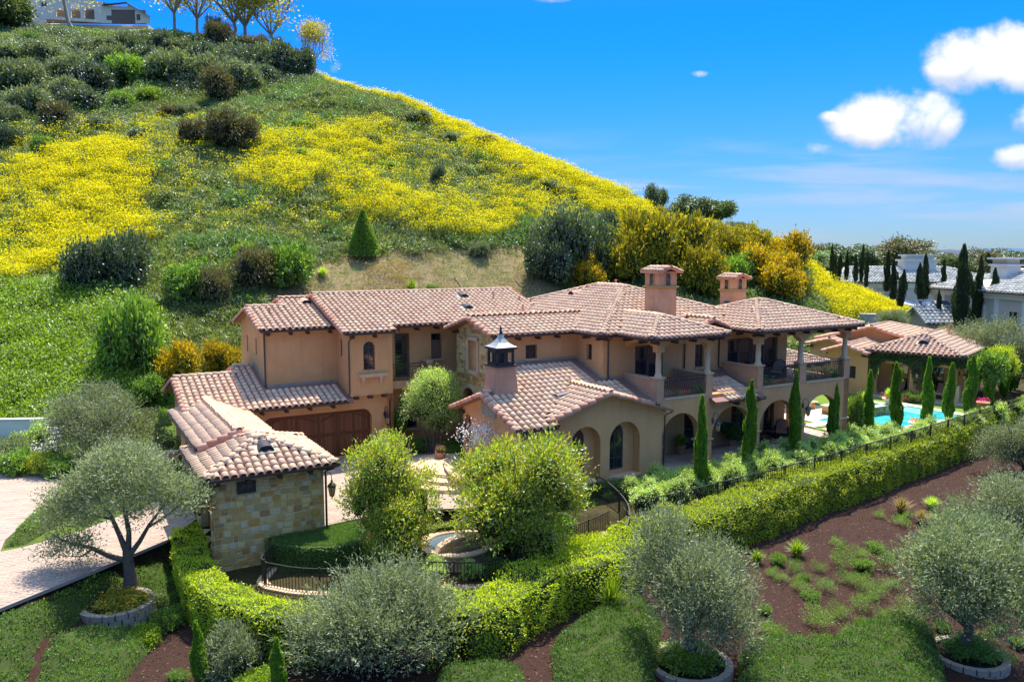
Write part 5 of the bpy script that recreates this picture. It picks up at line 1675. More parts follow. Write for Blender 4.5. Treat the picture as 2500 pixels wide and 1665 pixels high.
# ================================================================ pool house
PF = L(57.8, 33.56); PTH = R(50)
PM = Matrix.Translation((PF.x, PF.y, 0)) @ Matrix.Rotation(PTH, 4, 'Z')
PO = Vector((5, 4, -.1))
ph = thing('pool_house', 'low pool house with vine-draped porch, arches and salmon tile roof beyond the pool', 'pool house', PO, PM)
PB = Building(ph, PM, PO)
p1 = Block(0, 0, 10.0, 7.0, 3.45, .34, 'WSN')
p2 = Block(-.6, 6.6, 6, 10.2, 3.2, .34, 'SN')
p3 = Block(5.2, 3.4, 15, 12.8, 3.6, .27, 'SNE')
p4 = Block(3.6, 9.0, 8, 13.0, 3.25, .27, 'SN')
PB.blocks = [p1, p2, p3, p4]
PB.masks = []
PB.roofs(singles=0, pitch=.36)
pw_ = MB()
stucco_wall(pw_, (.5, 6.7), (.5, .5), -.3, 3.45, holes=[('rect', .5, -.1, 2.4, 2.6), ('rect', 3.5, -.1, 2.2, 2.6)], th=.35, caps=True)
stucco_wall(pw_, (.5, .5), (9.6, .5), -.3, 3.5, holes=[('arch', .45, -.1, 1.9, 2.7), ('arch', 2.9, -.1, 1.9, 2.7), ('arch', 5.3, -.1, 1.9, 2.7)], th=.35, caps=True)
stucco_wall(pw_, (2.9, 6.7), (2.9, .9), -.3, 3.4, holes=[('rect', 1.0, -.1, 1.2, 2.3), ('rect', 3.6, -.1, 1.2, 2.3)])
stucco_wall(pw_, (0, 9.9), (0, 6.75), -.3, 3.2, holes=[('rect', 1.4, 1.1, .85, 1.0)], peak=(1.5, 3.75))
stucco_wall(pw_, (0, 6.75), (.5, 6.75), -.3, 3.2)
stucco_wall(pw_, (3.9, 12.7), (3.9, 9.3), -.3, 3.3, peak=(1.7, 3.72))
stucco_wall(pw_, (5.7, 12.4), (5.7, 3.8), 3.0, 3.65, peak=(4.3, 4.75))
pw_.build('wall', M['stucco'], ph)
window(ph, (0, 9.9), (0, 6.75), 1.4, 1.1, .85, 1.0, cols=2, rows=2)
for s_ in (1.0, 3.6): window(ph, (2.9, 6.7), (2.9, .9), s_, -.1, 1.2, 2.3, cols=2, rows=3, name='patio_door')
roof_vent(ph, p1, 'W', 1.7, 3.2, w_=.8); vent_pipe(ph, 7.2, 2.6, 4.3, .9)
downspout(ph, [(-.05, 6.6, 3.1), (.0, 6.7, 2.9), (-.04, 6.7, -.1)])
MB().box(.2, .3, -.1, .75, .75, 1.2).build('pier_base', M['trim'], ph)
sl_ = MB(); sl_.box(-.8, -.2, -.3, 3.0, 6.8, -.02); sl_.build('porch_floor', M['flag'], ph)

# ================================================================ white neighbouring villas
M['wt_deck'] = mat('white_roof_deck', (.40, .40, .39), (.32, .32, .31), .9, 2)


def villa(name, label, org, ang, blocks, walls, extras=None):
    fm = Matrix.Translation(org) @ Matrix.Rotation(ang, 4, 'Z')
    r_ = thing(name, label, 'house', (0, 0, 0), fm)
    B_ = Building(r_, fm, Vector((0, 0, 0)))
    B_.blocks = blocks
    B_.roofs(singles=0, tail=False, tmat=M['white_tile'], pitch=.5, expo=.6, deckm=M['wt_deck'], tileme=BIGT)
    mb = MB()
    for w_ in walls: stucco_wall(mb, *w_)
    mb.build('wall', M['grey_stucco'], r_)
    if extras: extras(r_)
    return r_


BIGT = barrel_mesh('white_roof_tile', .72, .22, .19, matl=M['white_tile'], seg=4)


def villa_b(r_):
    # right-hand villa: pilasters, cornice, pediment window
    tr = MB()
    for s_ in (.2, 1.9, 6.3, 10.2, 14): tr.box(-.12, -s_ - .35, 0, .3, -s_ + .35, 5.0)
    tr.each('pilaster', M['white_stucco'], r_)
    tr = MB(); tr.box(-.25, -16.2, 4.9, .4, .25, 5.35); tr.box(-.4, -16.2, 5.35, .5, .4, 5.62); tr.build('cornice', M['white_stucco'], r_)
    tr = MB(); tr.box(-.1, -8.6, 1.6, .1, -6.9, 4.2); tr.build('window_surround', M['white_stucco'], r_)
    for y_ in (-3.4, -11.6): window(r_, (-.03, y_), (-.03, y_ - 2), .3, 1.6, 1.2, 2.2, cols=2, rows=3, depth=-.05, m_frame=M['white_stucco'])
    window(r_, (-.12, -6.9), (-.12, -8.6), .3, 1.9, 1.1, 1.9, cols=2, rows=3, m_frame=M['white_stucco'])
    pd = MB(); pd.add([(-.5, -4.6, 5.65), (-.5, -9.4, 5.65), (-.5, -7.0, 6.75), (1.8, -4.6, 5.65), (1.8, -9.4, 5.65), (3.6, -7.0, 6.75)], [(0, 2, 1), (0, 3, 5, 2), (1, 2, 5, 4)]); pd.build('pediment', M['white_stucco'], r_)
    ch = MB(); ch.box(3, -7.6, 5, 4.6, -5.2, 8.2); ch.box(2.8, -7.8, 8.2, 4.8, -5.0, 8.4); cho = ch.build('chimney', M['white_stucco'], r_)
    c2 = MB(); c2.box(3.1, -7.5, 8.4, 4.5, -5.3, 8.9); c2.build('flue_screen', M['grey_stucco'], cho)
    c2 = MB(); c2.box(2.7, -7.9, 8.9, 4.9, -4.9, 9.1); c2.build('chimney_cap', M['white_stucco'], cho)


def hb(u0, v0, u1, v1, ez, sl, sd_): return Block(u0, v0, u1, v1, ez, sl, sd_, gut=True)


pB = at(2178, 780, 0); dB = 92.
oB = Vector(((2143 - 1177) / 1830 * dB, dB, 1.5))
villa('white_villa', 'white neighbouring villa with pilasters and pale tile roof at the right edge', oB, R(8),
      [hb(-.7, -18, 12, .6, 5.6, .34, 'SNWE')],
      [((0, 0), (0, -17), -1, 5.65), ((0, -17), (11, -17), -1, 5.6)], villa_b)


def villa_a(r_):
    for x_ in (3.0, 7.5, 16.5, 21.0): window(r_, (0, -.02), (26, -.02), x_, 2.6, 1.5, 2.2, cols=2, rows=3, depth=-.05, m_frame=M['white_stucco'], framew=.12)
    tr = MB(); tr.box(.3, -.16, 6.0, 25.6, .2, 6.5); tr.box(.1, -.3, 6.5, 25.8, .3, 6.85); tr.build('cornice', M['white_stucco'], r_)
    ch = MB(); ch.box(13.3, 4, 6.4, 18.3, 6, 9.9); cho = ch.build('chimney', M['white_stucco'], r_)
    c2 = MB(); c2.box(13, 3.7, 9.9, 18.6, 6.3, 10.15); c2.box(13.7, 4.2, 10.15, 17.9, 5.8, 10.7); c2.box(13.3, 3.9, 10.7, 18.3, 6.1, 10.9); c2.build('chimney_cap', M['white_stucco'], cho)
    sp = MB(); sp.box(1.2, 1.0, 7.4, 3.4, 2.4, 7.5)
    sp.build('solar_panel', M['glass'], r_)
    lw_ = MB(); lw_.add([(9.5, -3.2, 1.5), (13.5, -3.2, 1.5), (9.5, -3.2, 3.9), (13.5, -3.2, 3.0), (9.5, 0, 5.0), (13.5, 0, 3.6)], [(0, 1, 3, 2), (2, 3, 5, 4)]); lw_.build('lower_gable', M['white_stucco'], r_)


oA = Vector(((1905 - 1177) / 1830 * 118., 118., 0.))
villa('white_villa', 'long white neighbouring villa behind the row of dark cypresses', oA, R(2),
      [hb(-.6, -.6, 27, 12, 6.8, .34, 'SNWE')],
      [((0, 0), (26, 0), -2, 6.9), ((0, 11), (0, 0), -2, 6.9)], villa_a)
oC = Vector(((2118 - 1177) / 1830 * 88., 88., .6))


def villa_c(r_):
    for k in range(2):
        y0 = -2.3 - k * 2.35
        pn = MB(); z0_, z1_ = 4.3, 5.15
        pn.add([(.2 + k * 2.2, -.3, z0_), (2.2 + k * 2.2, -.3, z0_), (2.2 + k * 2.2, 1.5, z1_), (.2 + k * 2.2, 1.5, z1_), (.2 + k * 2.2, -.3, z0_ - .12), (2.2 + k * 2.2, -.3, z0_ - .12), (2.2 + k * 2.2, 1.5, z1_ - .12), (.2 + k * 2.2, 1.5, z1_ - .12)],
               [(0, 1, 2, 3), (0, 4, 5, 1), (1, 5, 6, 2), (2, 6, 7, 3), (3, 7, 4, 0)])
        po = pn.build('solar_panel', mat('solar_glass', (.05, .08, .16), (.04, .06, .12), .1, 2, spec=.8), r_)
        fr_ = MB()
        for a_, b_ in (((.2, -.3, z0_), (2.2, -.3, z0_)), ((2.2, -.3, z0_), (2.2, 1.5, z1_)), ((2.2, 1.5, z1_), (.2, 1.5, z1_)), ((.2, 1.5, z1_), (.2, -.3, z0_))):
            fr_.bar(Vector(a_) + Vector((k * 2.2, 0, .02)), Vector(b_) + Vector((k * 2.2, 0, .02)), .08, .06)
        fr_.build('panel_frame', M['white_stucco'], po)


villa('white_outbuilding', 'small white gabled outbuilding with two solar panels on its tiled roof', oC, R(0),
      [hb(-.5, -2.5, 7, 3.5, 2.9, .55, 'SN')],
      [((0, 3), (0, -2), -1, 2.9, (), .25, (2.5, 4.4)), ((0, -2), (6.5, -2), -1, 2.9)], villa_c)

# ================================================================ villa on the hilltop
hp_ = Vector((-101.7, 172, 0))
HTM = Matrix.Translation((hp_.x, hp_.y, 59.5)) @ Matrix.Rotation(R(2), 4, 'Z') @ Matrix.Diagonal((.62, .62, .48, 1))
ht = thing('hilltop_villa', 'long cream modern villa with deep loggias standing on top of the hill', 'house', (0, 0, 0), HTM)
hw = MB()
hw.box(-12, 0, -12, 6, 12, 15)                # tall left block
hw.build('wing', M['cream'], ht)
mw = MB()
stucco_wall(mw, (6, -2), (10.5, -3), -1, 9.4, [('rect', 1.2, 4.4, 2.4, 1.8)], .3)
stucco_wall(mw, (10.5, -3), (26, 1), -1, 8.2, [('rect', 1.8, .3, 3.3, 3.0), ('rect', 6.3, .3, 2.8, 3.4), ('rect', 6.3, 4.2, 2.8, 2.3), ('rect', 10.3, .3, 3.0, 4.2)], .8)
stucco_wall(mw, (26, 1), (34, 1.6), -1, 6.3, [('rect', 1.0, .3, 2.2, 2.0), ('rect', 3.4, .3, .2, .2), ('rect', 4.6, .3, 2.6, 3.0)], .5)
stucco_wall(mw, (34, 1.6), (41.5, 0.4), -1, (7.6, 2.0), [('rect', 1.4, .3, 1.2, 1.3), ('rect', 3.0, .3, 1.4, 2.6)], .4)
stucco_wall(mw, (6, 5), (26, 7), 5, (14.5, 8.6), [('rect', 3.0, 9.5, 1.0, 1.3), ('rect', 6.4, 9.0, 1.0, 1.3), ('rect', 9.6, 8.3, 1.0, 1.3), ('rect', 12.8, 7.7, 1.0, 1.2), ('rect', 16, 7.2, .8, 1.0)], .4)
mw.build('wall', M['cream'], ht)
MB().box(5.9, 3, -14, 40, 10, -.9).build('foundation', M['cream'], ht)
dk = MB(); dk.box(7, 1.2, -1, 40, 1.9, 4.8); dk.build('loggia_back', mat('shaded_interior', (.20, .16, .14), (.16, .13, .11), .9, 2), ht)
dg_ = MB(); dg_.box(6.5, 7.2, 5.5, 25, 7.6, 9); dg_.build('upper_glazing', M['glass'], ht)
rf = MB(); rf.bar(Vector((6, 4.6, 14.6)), Vector((26.5, 6.6, 8.7)), 2.5, .22); rf.bar(Vector((26, .8, 6.4)), Vector((34.2, 1.2, 7.7)), 1.8, .16); rf.bar(Vector((34, 1.2, 7.75)), Vector((42, 0, 2.0)), 1.8, .16)
rf.build('roof', mat('slate_roof', (.12, .13, .17), (.09, .10, .13), .7, 3), ht)
window(ht, (6, -2), (10.5, -3), 1.2, 4.4, 2.4, 1.8, cols=2, rows=1, m_frame=M['white_stucco'], framew=.15)
for x, z_ in ((-10, 5.2), (-10, 2.0)): window(ht, (-12, 0), (6, 0), 2 + 0 * x, z_, 1.6, 2.2, cols=1, rows=1, depth=-.06, m_frame=M['white_stucco'], framew=.15)
# ================================================================ plants
def unit(v): return v / (np.linalg.norm(v, axis=-1, keepdims=True) + 1e-9)


def blades(P, D, ln, wd, rng):
    """rhombic leaves: root points, directions, lengths, widths"""
    n = len(P); D = unit(D)
    S = unit(np.cross(D, rng.normal(size=(n, 3))))
    ln = np.broadcast_to(ln, n)[:, None] * rng.uniform(.7, 1.3, (n, 1)); wd = np.broadcast_to(wd, n)[:, None] * rng.uniform(.8, 1.2, (n, 1))
    N_ = np.cross(D, S)
    mid = P + D * ln * .5 + N_ * ln * .08
    V = np.stack([P, mid + S * wd / 2, P + D * ln, mid - S * wd / 2], 1).reshape(-1, 3)
    F = np.arange(4 * n, dtype=np.int32).reshape(n, 4)
    return V, F


def clusters(lobes, ncl, per, spread, ln, wd, rng, up=.25, shell=.16, inner=.15, out=.75, rough=.22, flat=1.0, fr=2.2):
    """leaf clumps on the outside of overlapping ellipsoid lobes"""
    C = np.array([l[:3] for l in lobes], float); Rr = np.array([l[3:6] for l in lobes], float)
    wt = (Rr[:, 0] * Rr[:, 2]); wt = wt / wt.sum()
    k = rng.choice(len(lobes), ncl, p=wt)
    d = unit(rng.normal(size=(ncl, 3))); d[:, 2] = np.where(d[:, 2] < -.55, -d[:, 2], d[:, 2])
    rf = 1 - np.abs(rng.normal(0, shell, ncl)); rf = np.where(rng.random(ncl) < inner, rng.uniform(.45, .9, ncl), rf)
    bump = 1 + rough * (vnoise(d[:, 0] * fr + k * 3.1, d[:, 1] * fr + d[:, 2] * 1.7, 1.0, 2) - .45) * 2
    ctr = C[k] + Rr[k] * d * (rf * bump)[:, None]
    nrm = unit(d / Rr[k] * Rr[k].mean())
    P = np.repeat(ctr, per, 0) + rng.normal(0, spread, (ncl * per, 3)) * np.array([1, 1, flat])
    D = np.repeat(nrm, per, 0) * out + rng.normal(0, .6, (ncl * per, 3)) + np.array([0, 0, up])
    return blades(P, D, ln, wd, rng)


def shoots(lobes, n, per, slen, ln, wd, rng, up=.6):
    """long leafy shoots that stand out of the crown"""
    C = np.array([l[:3] for l in lobes], float); Rr = np.array([l[3:6] for l in lobes], float)
    k = rng.integers(0, len(lobes), n); d = unit(rng.normal(size=(n, 3))); d[:, 2] = np.abs(d[:, 2]) * 1.0 - .15; d = unit(d)
    st = C[k] + Rr[k] * d * .85
    dr = unit(d + rng.normal(0, .25, (n, 3)) + np.array([0, 0, up]))
    t = np.tile(np.linspace(0, 1, per), n)[:, None]
    sl = np.repeat(rng.uniform(.5, 1.2, n) * slen, per)[:, None]
    P = np.repeat(st, per, 0) + np.repeat(dr, per, 0) * t * sl
    D = np.repeat(dr, per, 0) + rng.normal(0, .5, (n * per, 3))
    return blades(P, D, ln, wd, rng)


def cat_(parts):
    V, F, b = [], [], 0
    for v, f in parts: V.append(v); F.append(f + b); b += len(v)
    return np.concatenate(V), np.concatenate(F)


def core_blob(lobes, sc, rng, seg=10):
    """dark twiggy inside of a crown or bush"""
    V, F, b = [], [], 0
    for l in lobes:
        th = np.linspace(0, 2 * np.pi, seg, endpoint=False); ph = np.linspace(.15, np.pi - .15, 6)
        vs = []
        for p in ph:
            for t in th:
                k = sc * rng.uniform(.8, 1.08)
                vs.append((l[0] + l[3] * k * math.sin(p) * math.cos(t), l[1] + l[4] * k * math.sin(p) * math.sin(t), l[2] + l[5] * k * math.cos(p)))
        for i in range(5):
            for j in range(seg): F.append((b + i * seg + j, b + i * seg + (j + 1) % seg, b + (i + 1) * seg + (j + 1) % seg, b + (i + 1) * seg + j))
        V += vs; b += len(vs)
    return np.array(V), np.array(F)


LM = {}
LM['olive'] = leafmat('olive_leaf', [(.075, .10, .045), (.12, .145, .075), (.165, .19, .11), (.22, .24, .155), (.10, .13, .05)], .22, gloss=.07, tcol=(1.3, 1.3, .6), gain=1.65)
LM['olive2'] = leafmat('olive_leaf_green', [(.08, .11, .035), (.13, .17, .07), (.19, .23, .12), (.25, .28, .19), (.11, .15, .045)], .22, gloss=.07, tcol=(1.3, 1.3, .6))
LM['bright'] = leafmat('bright_leaf', [(.10, .16, .012), (.22, .30, .025), (.34, .42, .03), (.17, .25, .02), (.40, .30, .03), (.07, .11, .012)], .42, gloss=.22)
LM['hedge'] = leafmat('hedge_leaf', [(.14, .21, .01), (.26, .33, .014), (.36, .41, .02), (.18, .27, .012), (.42, .38, .03)], .45, gloss=.15)
LM['hedge_dark'] = leafmat('clipped_leaf', [(.06, .13, .022), (.09, .19, .034), (.13, .25, .045), (.07, .15, .025)], .3, gloss=.18)
LM['cypress'] = leafmat('cypress_spray', [(.06, .14, .012), (.11, .22, .018), (.16, .28, .025), (.075, .165, .013)], .34, gloss=.08)
LM['cypress_dark'] = leafmat('dark_cypress_spray', [(.022, .040, .016), (.035, .058, .022), (.05, .075, .028)], .15, gloss=.08)
LM['juniper'] = leafmat('juniper_spray', [(.035, .085, .014), (.06, .13, .02), (.09, .18, .028), (.12, .20, .035)], .28, gloss=.1)
LM['groundleaf'] = leafmat('bright_groundcover', [(.12, .21, .012), (.20, .31, .018), (.28, .38, .025), (.08, .14, .012)], .34, gloss=.12, gain=1.1)
LM['treegreen'] = leafmat('tree_leaf', [(.035, .06, .018), (.06, .095, .028), (.09, .125, .04), (.13, .16, .06)], .22, gloss=.12)
LM['sage'] = leafmat('sage_leaf', [(.09, .12, .055), (.14, .17, .085), (.20, .23, .13), (.07, .10, .04)], .22, gloss=.15)
LM['dark'] = leafmat('dark_leaf', [(.028, .048, .018), (.05, .08, .03), (.085, .115, .05), (.14, .17, .09)], .2, gloss=.25)
LM['green'] = leafmat('mid_green_leaf', [(.05, .10, .015), (.09, .17, .02), (.14, .24, .03), (.19, .28, .05)], .34, gloss=.15)
LM['brownbush'] = leafmat('brown_bush_leaf', [(.07, .06, .035), (.11, .09, .05), (.10, .12, .035), (.15, .12, .07)], .2, gloss=.1)
LM['gold'] = leafmat('gold_bloom', [(.42, .27, .008), (.55, .36, .012), (.16, .19, .015), (.34, .24, .012), (.10, .13, .015)], .38, gloss=.08, tcol=(1.3, 1.2, .4))
LM['goldgreen'] = leafmat('gold_green_leaf', [(.12, .15, .014), (.30, .23, .014), (.07, .10, .014), (.20, .22, .02), (.42, .30, .015)], .34, gloss=.08, tcol=(1.3, 1.2, .4))
LM['mustard'] = leafmat('mustard_bloom', [(.80, .68, .010), (.85, .76, .016), (.66, .60, .010), (.82, .72, .014)], .30, gloss=.02, tcol=(1.05, 1.05, .3), gain=1.0)
LM['weed'] = leafmat('hill_weed', [(.09, .14, .028), (.13, .195, .035), (.19, .245, .055), (.16, .185, .075), (.28, .27, .13)], .30, gloss=.1, gain=1.15)
LM['weed2'] = leafmat('hill_weed_bluish', [(.05, .11, .028), (.085, .16, .045), (.12, .20, .07)], .3, gloss=.12)
LM['drygrass'] = leafmat('dry_stem', [(.36, .27, .17), (.30, .22, .13), (.24, .18, .10), (.20, .18, .06)], .25, gloss=.05)
LM['rose'] = leafmat('rose_leaf', [(.14, .23, .03), (.22, .33, .05), (.34, .44, .11), (.50, .54, .28)], .38, gloss=.3)
LM['white'] = leafmat('white_petal', [(.75, .75, .78), (.62, .62, .68), (.8, .8, .8)], .3, gloss=.05, tcol=(1, 1, 1))
LM['red'] = leafmat('red_petal', [(.55, .015, .02), (.42, .01, .015), (.6, .03, .05)], .25, gloss=.1, tcol=(1.2, .6, .6))
LM['pink'] = leafmat('magenta_petal', [(.6, .02, .22), (.7, .05, .32)], .25, gloss=.1, tcol=(1.2, .6, .8))
LM['orange'] = leafmat('orange_petal', [(.75, .16, .01), (.7, .25, .02)], .25, gloss=.1, tcol=(1.2, .8, .4))
LM['sycamore'] = leafmat('sycamore_leaf', [(.30, .29, .06), (.20, .23, .04), (.40, .34, .10), (.30, .20, .07)], .4, gloss=.1)
LM['vine'] = leafmat('vine_leaf', [(.04, .08, .02), (.07, .13, .03), (.11, .18, .05)], .25, gloss=.2)
LM['limegrass'] = leafmat('lime_grass', [(.24, .38, .03), (.34, .46, .06), (.44, .5, .14)], .4, gloss=.1)
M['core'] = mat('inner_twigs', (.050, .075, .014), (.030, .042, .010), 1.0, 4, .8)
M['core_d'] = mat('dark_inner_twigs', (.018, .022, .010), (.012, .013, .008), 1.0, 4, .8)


def leafmesh(name, V, F, m_):
    me = npmesh(name, V, F); me.materials.append(m_); return me


def grow_trunk(mb, base, h, r0, spread, nl, rng, lean=(0, 0), twig=2, split=.35, wig=.08):
    """tapering trunk that splits into limbs and branchlets"""
    b = Vector(base); tips = []
    sp = b + Vector((lean[0] * split, lean[1] * split, h * split))
    pts = [b + Vector((0, 0, -.15))] + [b.lerp(sp, t) + Vector((rng.normal(0, wig * r0 * 3), rng.normal(0, wig * r0 * 3), 0)) for t in (.25, .5, .75)] + [sp]
    mb.tube(pts, [r0 * 1.35, r0 * 1.05, r0 * .95, r0 * .9, r0 * .85], 9)
    for i in range(nl):
        a = 2 * math.pi * (i + rng.uniform(-.25, .25)) / nl
        end = b + Vector((lean[0] + spread * math.cos(a) * rng.uniform(.6, 1), lean[1] + spread * math.sin(a) * rng.uniform(.6, 1), h * rng.uniform(.78, 1.0)))
        m1 = sp.lerp(end, .35) + Vector((math.cos(a) * spread * .18, math.sin(a) * spread * .18, -h * .03)) + Vector(rng.normal(0, spread * .05, 3))
        m2 = sp.lerp(end, .7) + Vector(rng.normal(0, spread * .06, 3))
        rr = r0 * rng.uniform(.42, .6)
        mb.tube([sp - Vector((0, 0, r0 * .5)), m1, m2, end], [rr, rr * .72, rr * .45, rr * .15], 6)
        tips.append(end)
        for j in range(twig):
            s_ = m1.lerp(m2, rng.uniform(0, 1)); e2 = s_ + Vector((math.cos(a + rng.uniform(-1.2, 1.2)) * spread * .45, math.sin(a + rng.uniform(-1.2, 1.2)) * spread * .45, h * rng.uniform(.08, .28)))
            mb.tube([s_, s_.lerp(e2, .5) + Vector(rng.normal(0, spread * .04, 3)), e2], [rr * .38, rr * .24, rr * .07], 5)
            tips.append(e2)
    return tips


def plant(name, label, cat, base, group=None): return thing(name, label, cat, tuple(base), None, group)


PROTO = {}


def tree_kind(key, seed, lobes, spec, m_, trunk=None, core=None, barkm='bark', shoot=None, extra=None):
    """builds (once) the meshes of a kind of plant around the origin"""
    rng = np.random.default_rng(seed)
    parts = [clusters(lobes, *spec[:2], spec[2], spec[3], spec[4], rng, **(spec[5] if len(spec) > 5 else {}))]
    if shoot: parts.append(shoots(lobes, *shoot, rng))
    V, F = cat_(parts)
    d = {'crown': leafmesh('crown', V, F, LM[m_])}
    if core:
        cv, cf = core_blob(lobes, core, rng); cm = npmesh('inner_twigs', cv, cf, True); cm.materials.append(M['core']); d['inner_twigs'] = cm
    if trunk:
        mb = MB(); trunk(mb, rng); o = mb.build('trunk', M[barkm]); d['trunk'] = o.data; bpy.data.objects.remove(o)
    if extra:
        for nm, (v, f), mm in extra(rng): d[nm] = leafmesh(nm, v, f, LM[mm])
    PROTO[key] = d
    return d


def put(key, name, label, cat, base, s=1.0, rot=0.0, group=None, sz=None, leaf='crown'):
    t = plant(name, label, cat, base, group)
    t.rotation_euler = (0, 0, rot); t.scale = (s, s, sz if sz else s)
    for nm, me in PROTO[key].items():
        ob = bpy.data.objects.new({'crown': leaf}.get(nm, nm), me); COL.objects.link(ob); ob.parent = t
    return t


# -------- kinds
def lobeset(rng, n, R_, H_, z0, rmin=.38, rmax=.6, squash=1.0):
    out = []; cx_, cy_ = rng.normal(0, .12 * R_, 2)
    for i in range(n):
        a = 2 * math.pi * i / n * 1.618 * 2 + rng.uniform(-.5, .5); rr = R_ * math.sqrt((i + .5) / n) * rng.uniform(.5, .86)
        z = z0 + H_ * (.18 + .62 * rng.random()) * (1 - .35 * (rr / R_) ** 2)
        q = R_ * rng.uniform(rmin * .7, rmax); 
        out.append((rr * math.cos(a), rr * math.sin(a), z, q, q, q * squash * H_ / (2 * R_) * 1.25))
    return out


r_ = np.random.default_rng(1)
for i, (R_, H_, z0) in enumerate(((2.7, 4.1, .35), (2.6, 3.9, .4), (2.3, 3.7, .4))):
    lb = lobeset(r_, 13, R_, H_, z0, .36, .52)
    tree_kind('olive%d' % i, 10 + i, lb, (2100, 14, .16, .145, .042, dict(up=.35, shell=.2, inner=.3, rough=.3)), 'olive' if i != 1 else 'olive2',
              trunk=lambda mb, rng, H_=H_, R_=R_: grow_trunk(mb, (0, 0, 0), H_ * .95, .17, R_ * .72, 7, rng, twig=4, split=.22), shoot=(230, 13, .75, .12, .032, ))
# the big olive in front: airy lower limbs, crown leaning left
lbf = [(-1.2, .2, 3.3, 1.5, 1.4, 1.2), (.3, -.2, 3.7, 1.6, 1.4, 1.25), (1.3, .1, 3.1, 1.3, 1.2, .95), (-.2, .5, 4.3, 1.3, 1.2, .9), (-2.1, 0, 2.7, 1.0, 1.0, .75), (-1.9, -.4, 1.5, .85, .8, .5), (2.0, .2, 3.3, .9, .9, .55)]
tree_kind('olive_front', 21, lbf, (1900, 14, .16, .14, .04, dict(up=.3, shell=.2, inner=.25, rough=.32)), 'olive',
          trunk=lambda mb, rng: (mb.tube([(0, 0, -.2), (.03, 0, .4), (-.02, 0, .95), (-.03, .02, 1.3)], [.30, .22, .19, .18], 10),
                                 [mb.tube(p, q, 7) for p, q in (
                                     ([(-.03, 0, .95), (-.75, 0, 1.15), (-1.3, -.1, 1.5), (-2.0, -.3, 1.75), (-2.5, -.4, 2.1)], [.11, .09, .07, .045, .015]),
                                     ([(-.03, 0, 1.2), (-.3, .05, 1.9), (-.6, .1, 2.6), (-1.2, .2, 3.4)], [.12, .09, .07, .03]),
                                     ([(0, 0, 1.2), (.02, .1, 2.0), (-.1, .1, 2.9), (0, .3, 4.1)], [.12, .09, .07, .025]),
                                     ([(.03, 0, 1.15), (.45, 0, 1.7), (.8, .05, 2.3), (1.5, .1, 3.2)], [.11, .085, .06, .025]),
                                     ([(-.6, .1, 2.5), (-1.4, .0, 2.7), (-2.1, -.1, 3.0)], [.05, .035, .012]),
                                     ([(.75, 0, 2.2), (1.4, .2, 2.6), (2.1, .2, 3.2)], [.05, .035, .012]),
                                     ([(-1.2, -.1, 1.45), (-1.6, -.2, 1.2), (-2.2, -.3, 1.25)], [.04, .025, .01]))]),
          shoot=(170, 13, .7, .12, .032))
lb = [(0, 0, 1.25, 2.1, 2.0, 1.25), (-1.2, .1, 1.1, 1.5, 1.3, 1.1), (1.2, -.1, 1.2, 1.6, 1.4, 1.15), (.2, .5, 1.9, 1.5, 1.3, 1.0), (-.5, -.6, 1.5, 1.4, 1.2, 1.0), (.9, .2, 2.0, 1.0, 1.0, .8)]
tree_kind('olive_bush', 31, lb, (2300, 13, .16, .14, .036, dict(up=.55, shell=.2, inner=.25, rough=.25)), 'olive', core=.62,
          shoot=(560, 15, .95, .13, .034))
lb = lobeset(r_, 13, 2.1, 5.0, .3, .40, .54)
tree_kind('bright0', 41, lb, (1900, 13, .15, .155, .062, dict(up=.35, shell=.17, inner=.25, rough=.3)), 'bright',
          trunk=lambda mb, rng: grow_trunk(mb, (0, 0, 0), 4.6, .14, 1.5, 7, rng, twig=3, split=.16), shoot=(190, 14, .8, .14, .05), core=.45)
lb = lobeset(r_, 17, 3.0, 4.6, .3, .34, .48)
tree_kind('bright1', 42, lb, (3000, 13, .16, .155, .062, dict(up=.35, shell=.17, inner=.25, rough=.3)), 'bright',
          trunk=lambda mb, rng: grow_trunk(mb, (0, 0, 0), 4.4, .17, 2.1, 8, rng, twig=3, split=.14), shoot=(260, 14, .8, .14, .05), core=.5)
lb = [(0, 0, 3.4, 1.5, 1.4, 1.5), (-.5, 0, 2.7, 1.2, 1.2, 1.1), (.5, .1, 2.7, 1.2, 1.1, 1.2), (.1, -.2, 4.1, 1.1, 1.1, 1.0), (.3, 0, 1.9, .9, .8, .7)]
tree_kind('privet', 43, lb, (1500, 12, .13, .11, .045, dict(up=.4, shell=.15, inner=.2)), 'rose', core=.6,
          trunk=lambda mb, rng: [mb.tube([(x, 0, -.1), (x * 1.8, .1, 1.0), (x * 3.2, 0, 2.6)], [.06, .05, .03], 6) for x in (-.25, -.12, .02, .14, .26)], shoot=(110, 12, .45, .1, .04))


